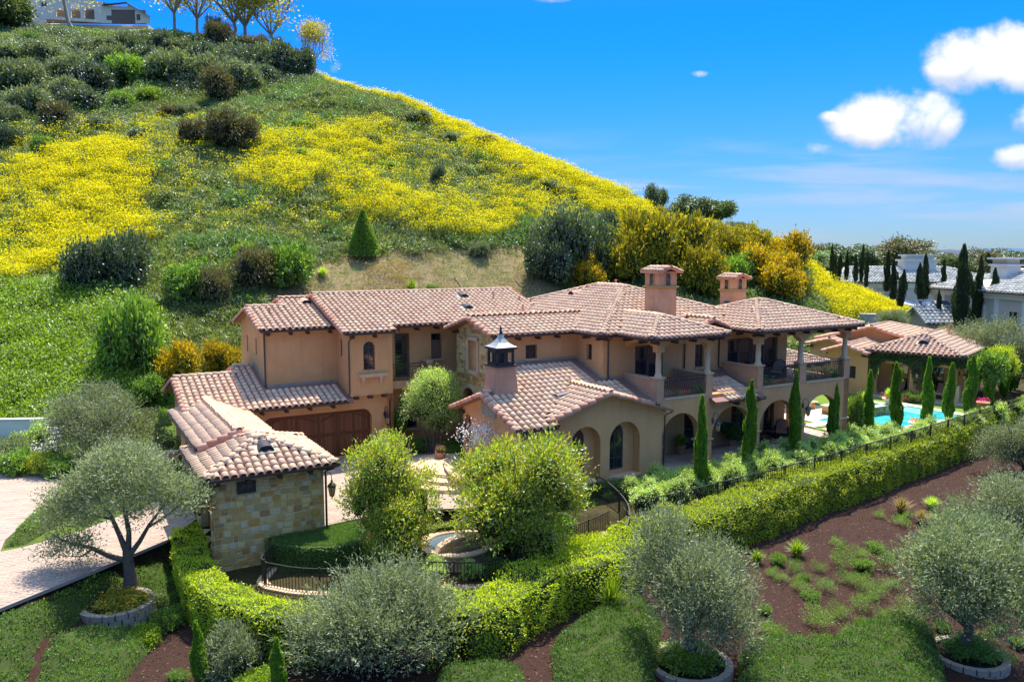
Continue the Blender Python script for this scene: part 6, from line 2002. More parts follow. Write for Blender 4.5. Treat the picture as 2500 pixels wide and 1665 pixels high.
def cyp(key, seed, H_, R_, m_, n=5200, two=False):
    rng = np.random.default_rng(seed); t = rng.random(n) ** .85; a = rng.uniform(0, 2 * math.pi, n)
    prof = lambda t: R_ * (.62 + .38 * np.minimum(1, t * 5)) * np.where(t < .5, 1.0, np.maximum(.05, 1 - ((t - .5) / .52) ** 1.35))
    wob = 1 + .55 * (vnoise(a * 1.3, t * 7, 1.0, seed) - .5) * 2
    r = prof(t) * wob * rng.uniform(.82, 1.03, n); bend = .22 * np.sin(t * 3.6 + seed) * R_
    P = np.stack([np.cos(a) * r + bend, np.sin(a) * r, t * H_ * .97], -1)
    D = np.stack([np.cos(a) * .10, np.sin(a) * .10, np.ones(n)], -1) + rng.normal(0, .07, (n, 3))
    V, F = blades(P, D, .30 * H_ / 6, .045 * H_ / 6 + .01, rng)
    if two:
        t2 = rng.random(500) ; V2, F2 = blades(np.stack([.5 * R_ + rng.normal(0, .05, 500), rng.normal(0, .05, 500), H_ * (.72 + .17 * t2)], -1), np.array([[0.05, 0, 1]]) + rng.normal(0, .1, (500, 3)), .26, .05, rng)
        V, F = cat_([(V, F), (V2, F2)])
    lv, lf = [], []; seg = 9; N_ = 12
    for i in range(N_):
        tt = (i + .2) / N_; rr = float(prof(np.array([tt]))[0]) * .80
        for k in range(seg): lv.append((rr * math.cos(2 * math.pi * k / seg) + .22 * math.sin(tt * 3.6 + seed) * R_, rr * math.sin(2 * math.pi * k / seg), tt * H_ * .95))
    for i in range(N_ - 1):
        for k in range(seg): lf.append((i * seg + k, i * seg + (k + 1) % seg, (i + 1) * seg + (k + 1) % seg, (i + 1) * seg + k))
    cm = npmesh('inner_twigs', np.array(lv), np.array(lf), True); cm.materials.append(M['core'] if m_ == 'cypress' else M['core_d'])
    tk = MB().tube([(0, 0, -.2), (0, 0, H_ * .3)], [.07, .05], 6).build('trunk', M['bark']); tm_ = tk.data; bpy.data.objects.remove(tk)
    PROTO[key] = {'crown': leafmesh('crown', V, F, LM[m_]), 'inner_twigs': cm, 'trunk': tm_}


cyp('cyp0', 51, 5.0, .245, 'cypress', 8500); cyp('cyp1', 52, 5.0, .25, 'cypress', 8500, True); cyp('cyp2', 53, 5.0, .24, 'cypress', 8500)
cyp('cypd0', 54, 10.0, .95, 'cypress_dark', 5200); cyp('cypd1', 55, 10.0, .85, 'cypress_dark', 5200)


def bush_kind(key, seed, m_, leaf=.2, wd=.1, n=420, per=10, core='core', flatz=.8, spread=.16, nl=6, up=.3):
    rng = np.random.default_rng(seed); lb = [(0, 0, .5, .75, .75, .6 * flatz)]
    for i in range(nl):
        a = 2 * math.pi * i / nl + rng.uniform(-.3, .3); q = rng.uniform(.34, .55)
        lb.append((math.cos(a) * rng.uniform(.4, .7), math.sin(a) * rng.uniform(.4, .7), .34 * flatz + rng.uniform(0, .62) * flatz, q, q * rng.uniform(.8, 1.1), q * flatz))
    tree_kind(key, seed, lb, (n, per, spread * .5, leaf, wd, dict(up=up * .7, shell=.14, inner=.08, rough=.5, fr=3.2)), m_, core=.76)
    PROTO[key]['inner_twigs'].materials[0] = M['core_d'] if core == 'dark' else M['core']


bush_kind('b_sage', 61, 'sage', .13, .07, 520, 12); bush_kind('b_dark', 62, 'dark', .12, .065, 620, 12, 'dark'); bush_kind('b_green', 63, 'green', .12, .06, 560, 12)
bush_kind('b_brown', 64, 'brownbush', .14, .045, 520, 12, 'dark'); bush_kind('b_gold', 65, 'gold', .12, .06, 620, 12); bush_kind('b_goldg', 66, 'goldgreen', .12, .06, 620, 12)
bush_kind('b_fresh', 67, 'groundleaf', .12, .06, 560, 12); bush_kind('b_rose', 68, 'rose', .10, .055, 420, 11, flatz=1.0, up=.5); bush_kind('b_small', 69, 'green', .10, .045, 260, 11, flatz=.7, up=.5)
bush_kind('b_mulch', 79, 'green', .10, .04, 150, 12, flatz=.95, up=.5, spread=.22)
PROTO['b_mulch'].pop('inner_twigs')
bush_kind('b_jun', 70, 'juniper', .12, .04, 640, 12, flatz=.7); bush_kind('b_hedge', 71, 'hedge', .09, .05, 560, 12); bush_kind('b_vine', 72, 'vine', .14, .09, 400, 10)
bush_kind('b_olive', 73, 'olive', .14, .04, 520, 12, up=.5); bush_kind('b_dk2', 74, 'cypress_dark', .16, .07, 560, 10, 'dark', flatz=1.0)


def grass_tuft(key, seed, m_, n=260, h=.7, w_=.02, spread=.9):
    rng = np.random.default_rng(seed); a = rng.uniform(0, 2 * math.pi, n); tl = np.abs(rng.normal(0, .45, n)) * spread
    P = np.stack([rng.normal(0, .06, n), rng.normal(0, .06, n), np.zeros(n)], -1)
    D1 = unit(np.stack([np.cos(a) * tl, np.sin(a) * tl, np.ones(n)], -1)); ln = h * rng.uniform(.6, 1.1, n)[:, None] * .6
    S = unit(np.cross(D1, np.array([0, 0, 1.0])) + 1e-6) * w_
    M1 = P + D1 * ln; D2 = unit(D1 + np.stack([np.cos(a) * tl, np.sin(a) * tl, -.35 * tl], -1) * .9); E = M1 + D2 * ln * .8
    V = np.stack([P - S, P + S, M1 + S * .8, M1 - S * .8, M1 - S * .8, M1 + S * .8, E + S * .2, E - S * .2], 1).reshape(-1, 3)
    F = np.arange(8 * n).reshape(-1, 4)
    PROTO[key] = {'crown': leafmesh('blades', V, F, LM[m_])}


grass_tuft('g_green', 81, 'groundleaf'); grass_tuft('g_dry', 82, 'drygrass', 320, .8); grass_tuft('g_lime', 83, 'limegrass', 340, .7)


# -------- hedges and mats: leaves over a swept or outlined body
def hedge_run(name, label, pts, w_, h_, m_, dens=230, leaf=.095, wd=.05, seed=1, rough=.16, group=None, corem='core', hn=None, cat='hedge'):
    """pts: ground-level centre line; a body of twigs wrapped in leaves"""
    rng = np.random.default_rng(seed); P = [Vector(p) for p in pts]
    t = plant(name, label, cat, P[0], group)
    L_ = [0]
    for a, b in zip(P[:-1], P[1:]): L_.append(L_[-1] + (b - a).length)
    A = np.array([tuple(p) for p in P]); L_ = np.array(L_)
    per = 2 * h_ + w_; n = int(L_[-1] * per * dens)
    s_ = rng.uniform(-.02 * L_[-1] * 0, L_[-1], n); q = rng.uniform(0, per, n)
    X = np.stack([np.interp(s_, L_, A[:, k]) for k in range(3)], -1)
    d = np.stack([np.interp(s_ + .3, L_, A[:, k]) - np.interp(s_ - .3, L_, A[:, k]) for k in range(3)], -1); d[:, 2] = 0; d = unit(d)
    nr = np.stack([d[:, 1], -d[:, 0], np.zeros(n)], -1)
    side = np.where(q < h_, 1, np.where(q > h_ + w_, -1, 0))
    off = np.where(side == 1, w_ / 2, np.where(side == -1, -w_ / 2, (q - h_ - w_ / 2)))
    zz = np.where(side == 1, q, np.where(side == -1, per - q, h_))
    bm = 1.04 + rough * (vnoise(s_ + q * .3, q * 1.0, .55, seed) - .5) * 1.5 + rough * 1.0 * (vnoise(s_, q * .4, 1.6, seed + 3) - .5) * 1.5
    bm = np.maximum(bm, .90)
    sprig = rng.random(n) < .10; bm = bm + sprig * rng.random(n) * .14
    edge = np.where(side != 0, np.clip((zz - h_ * .8) / (h_ * .2), 0, 1) * .08, np.clip((np.abs(off) - w_ * .35) / (w_ * .15), 0, 1) * .1)
    P3 = X + nr * (off * bm * (1 - edge))[:, None] + np.array([0, 0, 1]) * (zz * (.93 + .07 * bm) * (1 - edge * .5) + (side == 0) * (bm - 1) * .8)[:, None]
    out = np.where((side == 0)[:, None], np.array([0, 0, 1.0]), nr * side[:, None] + np.array([0, 0, .45]))
    V, F = blades(P3 - out * .05, out * .8 + rng.normal(0, .55, (n, 3)), leaf, wd, rng)
    o0 = ORG[t.name]; V = V - np.array(tuple(o0))
    meshobj('foliage', leafmesh('foliage', V, F, LM[m_]), None, t)
    mb = MB(); step = max(1, len(P) // 60)
    for a, b in zip(P[:-1], P[1:]):
        mb.bar(a + Vector((0, 0, h_ * .46)), b + Vector((0, 0, h_ * .46)), w_ * .74, h_ * .86)
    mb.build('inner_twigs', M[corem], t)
    return t


def mat_cover(name, poly, h_, m_, dens=170, leaf=.10, wd=.045, seed=1, zf=None, rough=.5, up=.5, label=None, cat=None, core=True, hvar=.95, corem='core', edgew=.7, tuft=.20):
    """a low spreading mat of foliage inside an outline on the ground"""
    rng = np.random.default_rng(seed); A = np.array(poly)
    x0, y0 = A.min(0); x1, y1 = A.max(0); n = int((x1 - x0) * (y1 - y0) * dens)
    X = rng.uniform(x0, x1, n); Y = rng.uniform(y0, y1, n); ok = inpoly(X, Y, poly) & ((vnoise(X, Y, .30, seed + 4) > .22) | (tuft == 0)); X, Y = X[ok], Y[ok]

    def edist(x, y):
        d = np.full(len(x), 1e9)
        for i in range(len(A)):
            a, b = A[i], A[(i + 1) % len(A)]; ab = b - a
            t = np.clip(((x - a[0]) * ab[0] + (y - a[1]) * ab[1]) / (ab @ ab + 1e-9), 0, 1)
            d = np.minimum(d, np.hypot(x - a[0] - t * ab[0], y - a[1] - t * ab[1]))
        return d
    zf = zf or (lambda x, y: ground(x, y))

    def top(x, y):
        e = np.clip(edist(x, y) / edgew, 0, 1); e = np.sqrt(1 - (1 - e) ** 2)
        return zf(x, y) + h_ * e * (1 - hvar * .5 + hvar * fbm(x, y, 1.3, seed, 3)) + tuft * e * (vnoise(x, y, .34, seed + 9) - .5)
    Z = top(X, Y) + rng.uniform(-.06, .03, len(X))
    lowm = rng.random(len(X)) < .1
    g = .15
    gx = (top(X + g, Y) - top(X - g, Y)) / (2 * g); gy = (top(X, Y + g) - top(X, Y - g)) / (2 * g)
    N_ = unit(np.stack([-gx, -gy, np.ones(len(X))], -1)) + np.array([0, 0, up * .5])
    V, F = blades(np.stack([X, Y, Z], -1) - N_ * .03, N_ * .8 + rng.normal(0, rough, (len(X), 3)), leaf, wd, rng)
    o = meshobj(name, leafmesh(name, V, F, LM[m_]), None); o['kind'] = 'stuff'
    if label: o['label'] = label
    if core:
        st = .28; gx_ = np.arange(x0, x1 + st, st); gy_ = np.arange(y0, y1 + st, st); QX, QY = np.meshgrid(gx_, gy_)
        ins = inpoly(QX.ravel(), QY.ravel(), poly); QZ = np.where(ins, top(QX.ravel(), QY.ravel()) - .07, zf(QX.ravel(), QY.ravel()) - .15)
        r, c = QX.shape; ii = np.arange(r * c).reshape(r, c); FF = np.stack([ii[:-1, :-1], ii[:-1, 1:], ii[1:, 1:], ii[1:, :-1]], -1).reshape(-1, 4)
        keep = ins[FF].any(1); me_ = npmesh('inner_twigs', np.stack([QX.ravel(), QY.ravel(), QZ], -1), FF[keep], True); me_.materials.append(M[corem])
        meshobj('inner_twigs', me_, None, o)
    return o


# -------- scattered hillside growth through geometry nodes (one object per kind of growth)
def scatter(name, pts, rotz, scl, sources, which):
    me = bpy.data.meshes.new(name); n = len(pts)
    me.vertices.add(n); me.vertices.foreach_set('co', np.asarray(pts, np.float32).ravel())
    for nm, arr in (('turn', rotz), ('size', scl), ('which', which)):
        a = me.attributes.new(nm, 'FLOAT', 'POINT'); a.data.foreach_set('value', np.asarray(arr, np.float32))
    ob = bpy.data.objects.new(name, me); COL.objects.link(ob); ob['kind'] = 'stuff'
    ng = bpy.data.node_groups.new(name, 'GeometryNodeTree')
    ng.interface.new_socket('Geometry', in_out='INPUT', socket_type='NodeSocketGeometry'); ng.interface.new_socket('Geometry', in_out='OUTPUT', socket_type='NodeSocketGeometry')
    N_ = ng.nodes; Lk = ng.links; gi = N_.new('NodeGroupInput'); go = N_.new('NodeGroupOutput')

    def attr(nm):
        a = N_.new('GeometryNodeInputNamedAttribute'); a.data_type = 'FLOAT'; a.inputs[0].default_value = nm; return a.outputs[0]
    mp = N_.new('GeometryNodeMeshToPoints'); Lk.new(gi.outputs[0], mp.inputs[0])
    cx = N_.new('ShaderNodeCombineXYZ'); Lk.new(attr('turn'), cx.inputs[2])
    j = N_.new('GeometryNodeJoinGeometry'); wh = attr('which'); sz = attr('size')
    for k, src in enumerate(sources):
        oi = N_.new('GeometryNodeObjectInfo'); oi.inputs[0].default_value = src; oi.inputs['As Instance'].default_value = True
        cp = N_.new('FunctionNodeCompare'); cp.data_type = 'FLOAT'; cp.operation = 'EQUAL'; Lk.new(wh, cp.inputs[0]); cp.inputs[1].default_value = float(k); cp.inputs['Epsilon'].default_value = .1
        ip = N_.new('GeometryNodeInstanceOnPoints'); Lk.new(mp.outputs[0], ip.inputs['Points']); Lk.new(cp.outputs[0], ip.inputs['Selection'])
        Lk.new(oi.outputs['Geometry'], ip.inputs['Instance']); Lk.new(cx.outputs[0], ip.inputs['Rotation']); Lk.new(sz, ip.inputs['Scale']); Lk.new(ip.outputs[0], j.inputs[0])
    Lk.new(j.outputs[0], go.inputs[0])
    md = ob.modifiers.new('growth', 'NODES'); md.node_group = ng
    return ob


def src(name, V, F, mats_, mi=None):
    me = npmesh(name, V, F)
    for m_ in mats_: me.materials.append(m_)
    if mi is not None: me.polygons.foreach_set('material_index', mi.astype(np.int32))
    return bpy.data.objects.new(name, me)
# ================================================================ hillside growth
def rough_src(name, n, w_, h_, leaf, wd, m_, seed, stems=0, flecks=0, fl_m=None, fl=.06, up=.5):
    rng = np.random.default_rng(seed)
    P = np.stack([rng.normal(0, w_ * .33, n), rng.normal(0, w_ * .33, n), rng.random(n) ** 1.2 * h_ * .75], -1)
    V, F = blades(P, rng.normal(0, .6, (n, 3)) + np.array([0, 0, up]), leaf, wd, rng); mi = [np.zeros(len(F))]; parts = [(V, F)]; ms = [LM[m_]]
    if flecks:
        Pf = np.stack([rng.normal(0, w_ * .36, flecks), rng.normal(0, w_ * .36, flecks), h_ * (.45 + .6 * rng.random(flecks) ** .8)], -1)
        parts.append(blades(Pf, rng.normal(0, .8, (flecks, 3)), fl, fl * .9, rng)); mi.append(np.ones(flecks)); ms.append(LM[fl_m])
    if stems:
        Ps = np.stack([rng.normal(0, w_ * .3, stems), rng.normal(0, w_ * .3, stems), np.zeros(stems)], -1)
        parts.append(blades(Ps, rng.normal(0, .18, (stems, 3)) + np.array([0, 0, 1]), h_ * 1.0, .03, rng)); mi.append(np.zeros(stems))
    V, F = cat_(parts)
    return src(name, V, F, ms, np.concatenate(mi))


rg = np.random.default_rng(99)
NC = 135000
hx, hy = rg.uniform(-125, 62, NC), rg.uniform(48, 182, NC)
hz = ground(hx, hy)
qx, qy = proj(hx, hy, hz)
keep = (hy > interp(hx, HB) - .5) & (qx > -150) & (qx < 2480) & (qy > -60) & (hy < interp(hx, HY) + 12)
hx, hy, hz, qx, qy = [a[keep] for a in (hx, hy, hz, qx, qy)]
# nearer ground is thinned by area so the cover keeps an even look
acc = rg.random(len(hx))
print('hill candidates', len(hx))
j1 = (fbm(hx, hy, 9, 31) - .5); j2 = (fbm(hx, hy, 3.2, 37) - .5)
wx, wy = qx + j1 * 170 + j2 * 60, qy + (fbm(hx, hy, 8, 41) - .5) * 90 + (fbm(hx, hy, 2.6, 47) - .5) * 30
MA = [(-80, 470), (-20, 400), (90, 370), (240, 335), (350, 350), (400, 420), (385, 500), (400, 560), (330, 600), (150, 650), (-80, 670)]
MB_ = [(620, 335), (760, 305), (960, 312), (1010, 350), (1170, 400), (1290, 450), (1330, 520), (1210, 500), (1190, 550), (900, 572), (700, 560), (640, 490), (640, 440), (560, 400)]
crest_y = interp(qx, [(700, 165), (770, 190), (930, 235), (1100, 310), (1300, 402), (1400, 455), (1530, 512), (1700, 548), (1800, 590), (1900, 640)])
ridge = (qx > 705) & (qx < 1800) & (hy > interp(hx, HY) - 9 - 5 * np.clip(fbm(hx, hy, 6, 3) - .4, 0, 1)) & (hy < interp(hx, HY) + 7)
mound = inpoly(wx, wy, [(1845, 645), (1900, 612), (2000, 640), (2070, 690), (2085, 735), (2040, 742), (1975, 728), (1920, 702), (1862, 676)])
dry = (qy > interp(qx, [(380, 650), (700, 612), (870, 582), (1200, 575), (1300, 670)]) + j2 * 40) & (qx > 590 + j1 * 100) & (qx < 1330)
lbr = inpoly(qx, qy, [(-200, 668), (160, 662), (250, 690), (330, 690), (400, 720), (560, 720), (560, 990), (-200, 990)])
a_in, b_in = inpoly(wx, wy, MA), inpoly(wx, wy, MB_)
patch = fbm(hx, hy, 7, 53)
must = (a_in & (acc < np.clip((fbm(hx, hy, 5, 61) - .30) * 6, .3, .95))) | (b_in & (acc < np.clip((patch - .44) * 6.5, .06, .9))) | ridge | mound | ((qy > 290) & (qy < 560) & (qx < 1350) & (acc < .12))
tex = vnoise(hx, hy, 1.7, 101) * .6 + vnoise(hx, hy, .9, 103) * .4
must &= ~dry & ~lbr
must_ = must & (tex > .34)
src_m = [rough_src('mustard_a', 34, 1.2, 1.5, .24, .06, 'weed', 1, 10, 62, 'mustard', .125), rough_src('mustard_b', 48, 1.3, 1.6, .24, .06, 'weed', 2, 10, 36, 'mustard', .12), rough_src('mustard_c', 26, 1.1, 1.4, .22, .06, 'weed', 3, 10, 85, 'mustard', .13)]
src_w = [rough_src('weed_a', 90, 1.2, .8, .30, .08, 'weed', 4), rough_src('weed_b', 100, 1.3, .95, .27, .10, 'weed2', 5), rough_src('weed_c', 80, 1.1, .6, .32, .06, 'weed', 6), rough_src('weed_d', 100, 1.3, .7, .20, .07, 'sage', 7)]
src_d = [rough_src('dry_a', 60, 1.1, .16, .18, .035, 'drygrass', 8, up=.1), rough_src('dry_b', 34, .9, .16, .13, .04, 'weed', 9, up=.3)]


def do_scatter(name, sel, sources, smin, smax, which=None, thin=1.0, label=None):
    i = np.nonzero(sel & (rg.random(len(sel)) < thin))[0]; n = len(i)
    w_ = which[i] if which is not None else rg.integers(0, len(sources), n)
    o = scatter(name, np.stack([hx[i], hy[i], hz[i] - .05], -1), rg.uniform(0, 6.28, n), rg.uniform(smin, smax, n), sources, w_.astype(float))
    if label: o['label'] = label
    print(name, n); return o


do_scatter('mustard_flowers', must_, src_m, .55, 1.35, which=np.where(a_in | ridge | mound, rg.choice([0, 2, 0], len(hx)), rg.choice([1, 1, 0], len(hx))), thin=1.0, label='bright yellow wild mustard in flower over the hillside')
wsel = np.where(patch > .60, 1, np.where(patch < .42, 0, np.where(fbm(hx, hy, 12, 71) > .56, 3, 2)))
do_scatter('hill_grass', (~must_) & ~dry & ~lbr & (tex > .25), src_w, .5, 1.5, which=np.where(rg.random(len(hx)) < .25, rg.integers(0, 4, len(hx)), wsel), label='rough green weeds and grass covering the hillside')
do_scatter('dry_ground_cover', dry, src_d, .8, 1.5, which=np.where(fbm(hx, hy, 4, 77) + rg.normal(0, .08, len(hx)) > .5, 0, 1), label='thin dry ground cover on the bank behind the villa')
nx_ = 26000
ex, ey = rg.uniform(-60, -2, nx_), rg.uniform(48, 80, nx_); ez_ = ground(ex, ey); ax, ay = proj(ex, ey, ez_)
kk = inpoly(ax, ay, [(-60, 662), (160, 655), (260, 690), (360, 715), (380, 800), (330, 870), (300, 975), (-60, 985)])
src_g = [rough_src('cover_a', 60, .95, .5, .15, .075, 'groundleaf', 11), rough_src('cover_b', 60, .95, .6, .15, .07, 'groundleaf', 12), rough_src('cover_c', 50, .9, .5, .14, .06, 'green', 13)]
i = np.nonzero(kk)[0]
o = scatter('bright_ground_cover', np.stack([ex[i], ey[i], ez_[i] + .02 + 1.5 * fbm(ex[i], ey[i], 2.8, 5) - .4], -1), rg.uniform(0, 6.28, len(i)), rg.uniform(.7, 1.7, len(i)), src_g, np.where(rg.random(len(i)) < .12, 2, rg.integers(0, 2, len(i))))
o['label'] = 'dense lime green ground cover on the slope left of the garage wing'; print('cover', len(i))
# short grass on the upper right bank, behind the second chimney and by the gallery
kk = inpoly(ax, ay, [(380, 720), (620, 690), (640, 700), (560, 745), (545, 830), (430, 860), (380, 800)]); i = np.nonzero(kk)[0]
scatter('bank_grass', np.stack([ex[i], ey[i], ez_[i]], -1), rg.uniform(0, 6.28, len(i)), rg.uniform(.7, 1.1, len(i)), [src_w[2], src_d[1], src_w[0]], rg.choice([0, 1, 1, 1, 1, 2], len(i)))


band = inpoly(wx, wy, [(-60, 85), (300, 95), (520, 110), (735, 150), (745, 190), (640, 200), (560, 210), (420, 225), (320, 225), (270, 280), (280, 330), (120, 360), (-60, 350)])
src_s = [rough_src('scrub_a', 420, 2.3, 1.9, .26, .12, 'sage', 21), rough_src('scrub_b', 420, 2.3, 2.1, .25, .12, 'dark', 22), rough_src('scrub_c', 380, 2.0, 1.5, .28, .07, 'brownbush', 23), rough_src('scrub_d', 420, 2.1, 1.6, .24, .12, 'green', 24)]
do_scatter('hill_scrub', band & (fbm(hx, hy, 8, 83) > .43), src_s, .6, 1.25, which=rg.choice([0, 0, 1, 1, 2, 3], len(hx)), thin=.10, label='tangled grey-green chaparral thicket on the upper hillside')
do_scatter('scattered_scrub', ~band & ~dry & ~lbr & ~a_in & (fbm(hx, hy, 6, 89) > .47), src_s, .22, .62, which=rg.choice([0, 0, 0, 1, 3, 2], len(hx)), thin=.10, label='small scattered sage scrub over the open hillside')


def place_px(px, py, D=None):
    if D is None: return hit(px, py)
    d = raydir(px, py); t = D / d.y; return Vector((d.x * t, D, CAMH + d.z * t))


def bush(key, px, py, wpx, label, name='shrub', hpx=None, cat='shrub', group=None, D=None, wid=2.15, hgt=1.15):
    p = place_px(px, py, D)
    if p is None: return None
    s = wpx * p.y / 1830. / wid
    sz = (hpx * p.y / 1830. / hgt) if hpx else s * rg.uniform(1.1, 1.5)
    return put(key, name, label, cat, p - Vector((0, 0, .1)), s, rg.uniform(0, 6.28), group, sz, leaf='foliage')


NTH = lambda k: '%d%s' % (k, 'th' if 10 < k % 100 < 14 else {1: 'st', 2: 'nd', 3: 'rd'}.get(k % 10, 'th'))
ORD = ['first', 'second', 'third', 'fourth', 'fifth', 'sixth', 'seventh', 'eighth', 'ninth', 'tenth', 'eleventh', 'twelfth', 'thirteenth', 'fourteenth', 'fifteenth', 'sixteenth', 'seventeenth', 'eighteenth', 'nineteenth', 'twentieth', '21st', '22nd', '23rd', '24th', '25th', '26th', '27th', '28th', '29th', '30th', '31st', '32nd', '33rd', '34th', '35th']
KIND = {'b_sage': 'grey-green', 'b_dark': 'dark leathery', 'b_green': 'green', 'b_brown': 'brownish twiggy', 'b_gold': 'golden-flowered', 'b_goldg': 'olive and gold', 'b_fresh': 'fresh green', 'b_olive': 'silvery', 'b_dk2': 'blackish green', 'b_jun': 'low green'}


def bush_row(rows, where, group, **kw):
    rows = sorted(rows)
    for i, r in enumerate(rows):
        bush(r[3], r[0], r[1], r[2], '%s shrub, %s from the left %s' % (KIND[r[3]], ORD[i], where), hpx=r[4] if len(r) > 4 else None, group=group, **kw)


bush_row([(40, 215, 100, 'b_sage'), (105, 150, 80, 'b_sage'), (165, 195, 90, 'b_sage'), (215, 215, 100, 'b_dark'), (262, 170, 80, 'b_sage'), (300, 200, 95, 'b_green'), (345, 175, 90, 'b_dark'), (385, 195, 95, 'b_sage'),
          (430, 195, 90, 'b_dark'), (470, 200, 90, 'b_sage'), (515, 190, 90, 'b_dark'), (560, 205, 85, 'b_sage'), (605, 200, 75, 'b_dark'), (640, 190, 55, 'b_dark'), (665, 182, 60, 'b_dark'), (702, 180, 50, 'b_dark')],
         'in the dark scrub band below the hilltop', 'scrub band on the upper hill')
bush_row([(20, 140, 60, 'b_sage'), (75, 105, 50, 'b_green'), (200, 130, 60, 'b_sage'), (250, 125, 55, 'b_sage'), (310, 130, 70, 'b_sage'), (370, 125, 65, 'b_dark'), (415, 125, 60, 'b_sage'), (460, 125, 70, 'b_dark'), (505, 130, 70, 'b_brown', 70),
          (550, 140, 65, 'b_dark'), (575, 182, 95, 'b_dark', 75), (530, 172, 90, 'b_sage', 62), (648, 178, 85, 'b_dark', 78), (610, 172, 80, 'b_sage', 66), (690, 182, 70, 'b_dark', 66), (480, 160, 85, 'b_dark', 60), (722, 180, 45, 'b_brown', 55), (590, 150, 60, 'b_brown', 60), (630, 150, 50, 'b_dark', 60), (668, 145, 45, 'b_brown', 60), (700, 160, 40, 'b_sage')],
         'just under the hilltop hedge', 'shrubs under the hilltop hedge')
bush_row([(15, 300, 80, 'b_sage'), (70, 270, 90, 'b_sage'), (130, 300, 80, 'b_brown'), (20, 345, 70, 'b_dark'), (105, 352, 60, 'b_green'), (190, 262, 90, 'b_dark'), (160, 240, 80, 'b_sage'), (235, 310, 60, 'b_sage'), (285, 250, 60, 'b_green'), (345, 232, 55, 'b_fresh'),
          (390, 275, 70, 'b_brown', 30), (430, 268, 60, 'b_sage', 30), (330, 320, 60, 'b_dark', 26), (500, 240, 85, 'b_brown', 78), (455, 345, 90, 'b_brown', 65), (520, 352, 110, 'b_brown', 90), (567, 345, 70, 'b_brown', 70), (625, 240, 40, 'b_sage', 26), (690, 300, 50, 'b_green', 24)],
         'on the middle of the slope', 'shrubs on the middle slope')
bush_row([(700, 372, 50, 'b_green', 30), (850, 330, 50, 'b_sage', 24), (740, 230, 45, 'b_sage', 20), (880, 300, 60, 'b_sage', 22), (960, 280, 60, 'b_sage', 24), (1040, 330, 60, 'b_sage', 24), (1110, 345, 70, 'b_brown', 30), (1180, 395, 50, 'b_sage', 22), (1008, 432, 38, 'b_dark', 48), (820, 400, 60, 'b_green', 30), (890, 395, 60, 'b_green', 26), (1190, 497, 36, 'b_green', 36), (1300, 455, 60, 'b_sage', 30), (1250, 440, 60, 'b_sage', 30)],
         'among the mustard right of the middle slope', 'shrubs among the mustard')
bush('b_dark', 205, 668, 110, 'dark evergreen shrub, left one of the pair at the foot of the mustard field', hpx=110)
bush('b_dark', 285, 655, 105, 'dark evergreen shrub, right one of the pair at the foot of the mustard field', hpx=120)
bush('b_green', 435, 690, 120, 'green shrub with grey dead twigs at the foot of the slope, left of the gable', hpx=95)
bush('b_brown', 490, 700, 90, 'grey-brown half dead shrub next to the green one behind the garage wing', hpx=80)
bush('b_brown', 585, 668, 110, 'grey twiggy shrub at the slope foot above the left gable', hpx=95)
bush('b_green', 665, 662, 120, 'wide green shrub above the left end of the main roof', hpx=110)
bush('b_fresh', 560, 600, 60, 'fresh green shrub above the grey twiggy one', hpx=45)
bush('b_green', 300, 862, 150, 'tall dense green shrub left of the orange-yellow shrubs', hpx=185)
bush('b_dark', 265, 800, 80, 'dark green shrub tucked against the tall dense one', hpx=80)
bush('b_gold', 405, 885, 105, 'yellow-flushed loquat-like shrub, larger one by the left gable', hpx=90)
bush('b_gold', 515, 860, 85, 'yellow-flushed shrub touching the left wall of the tall wing', hpx=70)
bush('b_green', 335, 925, 90, 'mid green shrub below the yellow-flushed pair', hpx=70)
bush('b_fresh', 235, 905, 90, 'lime green shrub behind the farther olive tree', hpx=55)
bush('b_green', 385, 925, 40, 'small rounded green shrub beside the garage gable', hpx=40)
bush('b_green', 383, 975, 40, 'small rounded green shrub beside the gatehouse wing', hpx=42)
bush('b_sage', 1100, 587, 46, 'rounded grey-green shrub at the top of the dry bank', hpx=34)
bush('g_green', 946, 667, 34, 'bright green grassy tuft on the dry bank', name='grass_tuft', cat='grass tuft', hpx=30, wid=1.0, hgt=.8)
bush('g_lime', 742, 635, 32, 'pale tufted grass at the left of the dry bank', name='grass_tuft', cat='grass tuft', hpx=26, wid=1.0, hgt=.8)
bush('b_green', 995, 668, 34, 'small low green shrub just above the main ridge', hpx=16)
for k, (x, y, w_, h_) in enumerate(((1262, 655, 110, 110), (1310, 640, 130, 150), (1365, 630, 110, 120), (1250, 560, 70, 60), (1395, 560, 60, 70))):
    bush('b_dark' if k != 3 else 'b_sage', x, y, w_, 'big dark glossy-leaved shrub behind the main roof, %s' % ('left lobe at the front', 'tallest, in the middle', 'right side', 'upper left outlier', 'upper right outlier')[k], hpx=h_)
gold = [(1345, 668, 90, 'b_gold', 72), (1440, 650, 120, 'b_goldg', 110), (1500, 640, 150, 'b_goldg', 150), (1570, 640, 150, 'b_goldg', 145), (1620, 690, 110, 'b_goldg', 120), (1475, 560, 90, 'b_goldg', 60), (1660, 620, 100, 'b_goldg', 85), (1690, 660, 90, 'b_green', 80),
        (1722, 600, 110, 'b_goldg', 80), (1755, 660, 110, 'b_gold', 85), (1800, 640, 110, 'b_gold', 90), (1790, 690, 110, 'b_gold', 90), (1830, 680, 60, 'b_gold', 60), (1640, 560, 80, 'b_goldg', 50)]
bush_row(gold, 'in the golden thicket behind the chimneys', 'golden wattle-like shrubs behind the house', D=None)
